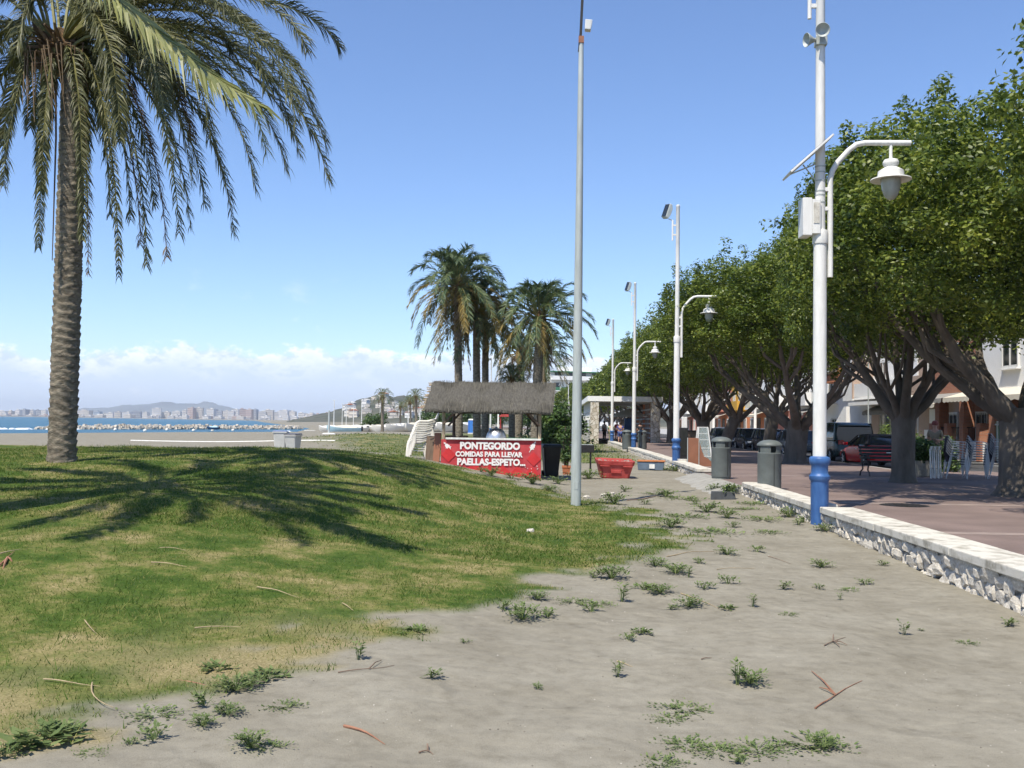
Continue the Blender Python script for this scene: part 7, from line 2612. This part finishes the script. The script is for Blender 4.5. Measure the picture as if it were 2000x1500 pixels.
WM = {'tuft': [weed_mesh(i, 16, 0.10, 0.10, 0.035) for i in range(3)], 'bush': [weed_mesh(10 + i, 46, 0.19, 0.15, 0.04) for i in range(3)], 'tall': [weed_mesh(20 + i, 12, 0.06, 0.19, 0.04, 0.2) for i in range(2)],
      'creep': [weed_mesh(30 + i, 34, 0.30, 0.035, 0.035, 0.8) for i in range(3)], 'broad': [weed_mesh(40 + i, 18, 0.12, 0.07, 0.05, 0.6) for i in range(2)]}
WL = {'tuft': 'small green weed tuft on the bare sand', 'bush': 'dense grey-green weed clump on the sand near the grass edge', 'tall': 'upright single weed stem on the bare sand', 'creep': 'flat creeping weed spread over the sand', 'broad': 'broad-leaved weed lying low at the sandy grass edge'}
weeds = [(1465, 1335, 'bush', 1.0), (1440, 1338, 'tall', 1.0), (1206, 1322, 'tall', 1.0), (1225, 1250, 'tuft', 1.1), (1252, 1237, 'broad', 0.8), (1050, 1345, 'tuft', 0.6), (843, 1323, 'tuft', 0.9), (1340, 1385, 'creep', 0.8), (1310, 1405, 'creep', 0.6), (1580, 1455, 'creep', 1.1), (1610, 1462, 'bush', 0.7), (1480, 1465, 'creep', 1.0), (1400, 1466, 'creep', 0.9),
         (1340, 1455, 'creep', 0.7), (1290, 1490, 'creep', 0.6), (1450, 1490, 'tuft', 0.8), (1766, 1240, 'tall', 1.1), (1888, 1255, 'creep', 0.5), (1967, 1222, 'tuft', 1.2), (1605, 1108, 'bush', 1.25), (1690, 1142, 'tuft', 1.2), (1660, 1152, 'creep', 0.7), (1724, 1104, 'tuft', 1.1), (1640, 1172, 'tall', 0.6), (1530, 1150, 'tuft', 1.1),
         (1470, 1185, 'tall', 0.9), (1422, 1140, 'tuft', 1.3), (1478, 1078, 'tuft', 1.3), (1420, 1083, 'bush', 1.0), (1365, 1100, 'tuft', 1.3), (1320, 1120, 'bush', 1.5), (1345, 1128, 'tall', 1.1), (1280, 1105, 'bush', 1.3), (1195, 1130, 'bush', 1.5), (1160, 1128, 'tuft', 1.4), (1255, 1150, 'broad', 1.4), (1290, 1158, 'bush', 1.0), (1375, 1150, 'tuft', 1.2),
         (1345, 1185, 'bush', 1.1), (1310, 1190, 'tuft', 1.0), (1420, 1190, 'broad', 0.8), (1215, 1175, 'tall', 1.2), (1155, 1195, 'tuft', 1.4), (1120, 1175, 'creep', 1.0), (1170, 1180, 'creep', 0.9), (1050, 1170, 'bush', 1.0), (1020, 1210, 'bush', 1.0), (1070, 1205, 'tuft', 1.1), (980, 1190, 'tuft', 1.0), (1540, 1200, 'creep', 0.5), (1600, 1150, 'tuft', 0.7),
         (1800, 1232, 'tuft', 0.4), (908, 1255, 'tuft', 0.6), (815, 1235, 'broad', 1.2), (780, 1240, 'broad', 0.8), (700, 1288, 'tall', 1.0), (520, 1325, 'broad', 1.6), (490, 1340, 'bush', 0.7), (460, 1350, 'bush', 0.9), (425, 1310, 'broad', 1.0), (550, 1380, 'creep', 0.6), (445, 1395, 'bush', 0.8), (395, 1418, 'bush', 0.7), (400, 1378, 'tuft', 1.0), (300, 1395, 'creep', 1.0),
         (80, 1448, 'broad', 1.7), (110, 1440, 'bush', 1.0), (300, 1445, 'tuft', 1.2), (490, 1460, 'bush', 0.8), (525, 1458, 'creep', 0.5), (180, 1470, 'creep', 0.5), (10, 1480, 'tuft', 1.2), (255, 1455, 'tuft', 0.6), (1390, 1040, 'creep', 2.0), (1420, 1012, 'bush', 1.8), (1450, 995, 'creep', 2.2), (1380, 1000, 'bush', 1.8), (1340, 1010, 'creep', 2.2), (1310, 1030, 'bush', 1.5), (1490, 1015, 'creep', 1.8),
         (1300, 970, 'bush', 1.8), (1200, 985, 'bush', 2.0), (1220, 960, 'tuft', 2.4), (1335, 975, 'creep', 2.2), (1280, 965, 'creep', 2.2), (1400, 960, 'bush', 1.6), (1450, 965, 'bush', 1.9), (1475, 985, 'creep', 2.0), (1540, 1010, 'bush', 1.6), (1560, 1025, 'tuft', 1.6), (1680, 1040, 'bush', 1.2), (1345, 920, 'bush', 2.2), (1310, 918, 'creep', 2.6), (1280, 915, 'bush', 2.2), (1150, 935, 'bush', 2.4),
         (1090, 945, 'bush', 2.2), (1075, 960, 'bush', 2.0), (1040, 945, 'bush', 2.0), (1000, 935, 'tuft', 2.4), (960, 930, 'bush', 1.8), (940, 922, 'tuft', 2.2), (1110, 930, 'tuft', 2.6), (1180, 915, 'bush', 2.2), (1155, 905, 'creep', 3.0), (1260, 985, 'tuft', 1.8), (1360, 985, 'tuft', 1.8), (1430, 1030, 'tuft', 1.6), (1500, 1040, 'creep', 1.4), (1590, 1020, 'tuft', 1.4)]
for i, (px, py, k, s) in enumerate(weeds):
    p = atG(px, py)
    if p.x > 4.5:
        p.x = 4.5
        p.z = float(gz(4.5, p.y))
    t = thing('weed', WL[k], 'weed', (p.x, p.y, p.z - 0.004), rnd.uniform(0, 6.28), 'weeds growing on the sand: ' + k)
    s *= rnd.uniform(0.75, 1.15)
    share(WM[k][i % len(WM[k])], 'leaves', t, scale=(s, s, s * rnd.uniform(0.85, 1.15)))

# dry stalks and palm litter lying about, plus one dark strip for the pole shadow
def stalk(px0, py0, px1, py1, mat, label, r0=0.009, bow=0.0, flat=False, fork=None, lift=0.012):
    a, b_ = atG(px0, py0), atG(px1, py1)
    n = 6
    t = thing('dry_stalk', label, 'dry stalk', a)
    pts = []
    dv = b_ - a
    sd = Vector((-dv.y, dv.x, 0)).normalized()
    for i in range(n + 1):
        u = i / n
        p = a.lerp(b_, u) + sd * bow * math.sin(math.pi * u)
        p.z = float(gz(p.x, p.y)) + lift * 0.6 + 0.004 * math.sin(u * 5)
        pts.append(p - a)
    MB().tube(pts, [r0 * 0.55 * (1 - 0.9 * i / n) + 0.0012 for i in range(n + 1)], n=6).build('stem', mat, t, smooth=True)
    if fork:
        for fx_, fy_ in fork:
            c = atG(fx_, fy_) - a
            m = pts[n // 2]
            MB().tube([m, (m + c) / 2 + Vector((0, 0, 0.02)), c + Vector((0, 0, 0.01))], [r0 * 0.7, r0 * 0.6, r0 * 0.3], n=5).build('twig', mat, t, smooth=True)
    return t


stalk(672, 1420, 752, 1455, M['dry_red'], 'thick reddish-brown palm stalk on the sand near the bottom', 0.016, 0.02)
stalk(1592, 1385, 1684, 1330, M['dry_red'], 'branched reddish palm stalk on the sand at lower right', 0.009, 0.03, fork=[(1585, 1313), (1600, 1345)])
stalk(660, 1315, 770, 1300, M['dry_grey'], 'thin forked grey-brown twig on the sand below the grass edge', 0.007, -0.04, fork=[(745, 1292)])
stalk(560, 1325, 582, 1302, M['dry_grey'], 'short curled dark twig on the sand beside the broad-leaved weed', 0.007, 0.03)
stalk(818, 1472, 846, 1474, M['dry_grey'], 'small dark curved twig at the bottom right of the thick palm stalk', 0.009, 0.03, fork=[(834, 1456)])
stalk(1610, 1262, 1652, 1245, M['dry_grey'], 'small tangle of dry brown twigs on the sand at right', 0.008, 0.02, fork=[(1655, 1262), (1628, 1240), (1640, 1265)])
stalk(1302, 1088, 1405, 1076, M['dry'], 'straw-coloured reed lying at the right edge of the grass', 0.011, 0.03)
stalk(1330, 1160, 1405, 1190, M['dry'], 'straw-coloured reed lying through the weed clumps', 0.010)
stalk(1400, 1113, 1475, 1110, M['dry'], 'thin pale reed on the sand right of the weed clumps', 0.006, 0.02)
stalk(1500, 1087, 1545, 1102, M['dry_grey'], 'short brown twig on the sand left of the big weed', 0.008, 0.02)
stalk(1205, 1293, 1236, 1303, M['dry'], 'short pale splinter on the sand above the upright weed', 0.008)
stalk(1370, 1289, 1390, 1285, M['dry_grey'], 'short dark splinter on the open sand right of centre', 0.008)
stalk(426, 1272, 466, 1322, M['dry'], 'tan palm stalk crossing the grass edge at lower left', 0.010, -0.03)
stalk(335, 1330, 430, 1352, M['dry_red'], 'reddish palm sheath at the grass edge, left of the broad-leaved weed', 0.013, 0.04)
stalk(85, 1335, 195, 1348, M['dry'], 'long pale straw on the dry grass at lower left', 0.008, -0.02, lift=0.05)
stalk(180, 1342, 222, 1390, M['dry'], 'tan straw hanging down the dry grass edge', 0.008, -0.05, lift=0.05)
stalk(380, 1235, 470, 1232, M['dry'], 'pale straight straw lying on the grass in the middle left', 0.010, 0.02, lift=0.06)
stalk(502, 1153, 585, 1174, M['dry'], 'pale straw lying on the grass, upper of the middle ones', 0.010, lift=0.06)
stalk(295, 1105, 365, 1113, M['dry'], 'pinkish straw lying on the grass below the palm shadow', 0.011, 0.02, lift=0.06)
stalk(0, 1088, 40, 1078, M['dry'], 'tan stalk at the left edge of the grass, upper one', 0.012, lift=0.06)
stalk(0, 1110, 28, 1082, M['dry_red'], 'dry reddish frond piece at the left edge of the grass', 0.018, lift=0.06, fork=[(5, 1115), (24, 1100)])
stalk(165, 1218, 188, 1244, M['dry'], 'short straw on the grass at left, pointing down', 0.007, lift=0.05)
stalk(312, 1075, 365, 1080, M['dry'], 'thin straw on the grass beside the frond shadow', 0.007, 0.03, lift=0.05)
stalk(668, 1184, 690, 1198, M['dry'], 'short pale straw near the right part of the grass', 0.008, lift=0.05)
stalk(1225, 978, 1288, 965, M['dry_grey'], 'dark bowed strip laid as the cast shadow of the galvanised pole', 0.03, -0.15)  # no litter: a dark tube modelled along the pole's shadow line
for px, py, sc_, lb in ((1035, 1040, 0.09, 'pale flat stone lying in the grass right of centre'), (1178, 968, 0.10, 'white stone right of the galvanised pole foot'), (1196, 965, 0.07, 'small white stone next to the larger white one'), (1146, 973, 0.12, 'white crumpled paper right of the galvanised pole foot'), (1632, 1033, 0.12, 'white stone at the foot of the wall right of the lamp base')):
    p = atG(px, py)
    t = thing('loose_stone', lb, 'stone', (p.x, p.y, p.z))
    share(stone_meshes[int(px) % 8], 'lump', t, (0, 0, 0.01), (0.2, 0.3, px), (sc_ * 2, sc_ * 1.6, sc_))

# tiny shells and grit
r = np.random.default_rng(9)
n = 1700
Y = 4.3 + 16 * r.random(n) ** 1.7
X = Y * (-0.45) + (4.4 + Y * 0.45) * r.random(n)
ok = grass_mask(X, Y) < 0.3
X, Y = X[ok], Y[ok]
n = len(X)
s = r.uniform(0.002, 0.006, n) * (0.7 + Y * 0.04)
Z = gz(X, Y)
base = np.stack([X, Y, Z], 1)
off = np.array([(-1, -0.7, 0), (1, -0.6, 0), (0.8, 0.8, 0), (-0.7, 0.9, 0), (0, 0, 0.9)])
ang = r.random(n) * 6.28
ca, sa = np.cos(ang), np.sin(ang)
V = np.empty((n, 5, 3))
for k in range(5):
    V[:, k, 0] = X + (off[k, 0] * ca - off[k, 1] * sa) * s
    V[:, k, 1] = Y + (off[k, 0] * sa + off[k, 1] * ca) * s
    V[:, k, 2] = Z + off[k, 2] * s
Fq = np.concatenate([np.stack([np.arange(n) * 5 + a, np.arange(n) * 5 + b_, np.arange(n) * 5 + 4], 1) for a, b_ in ((0, 1), (1, 2), (2, 3), (3, 0))])
grit_m = foliage('shell_grit', (0.06, 0.05, 0.04), (0.20, 0.17, 0.13), (0.55, 0.52, 0.46), 0.0, 0.8)
tag(nmesh('shell_grit', V.reshape(-1, 3), Fq, grit_m, k=3), 'scattered tiny shells and grit on the sand', 'shells', kind='stuff')

# ------------------------------------------------------------------ haze
hz = MB().box((0, 6500, 95), (26000, 14000, 208)).build('haze', bpy.data.materials.new('air_haze'))
hm = hz.data.materials[0]
hm.use_nodes = True
N, L = hm.node_tree.nodes, hm.node_tree.links
N.remove(N['Principled BSDF'])
pv = N.new('ShaderNodeVolumePrincipled')
pv.inputs['Color'].default_value = (0.80, 0.88, 1.0, 1)
pv.inputs['Density'].default_value = 0.0001
pv.inputs['Anisotropy'].default_value = 0.0
pv.inputs['Density Attribute'].default_value = ''
hm.cycles.homogeneous_volume = True
L.new(pv.outputs[0], N['Material Output'].inputs['Volume'])
tag(hz, kind='stuff')
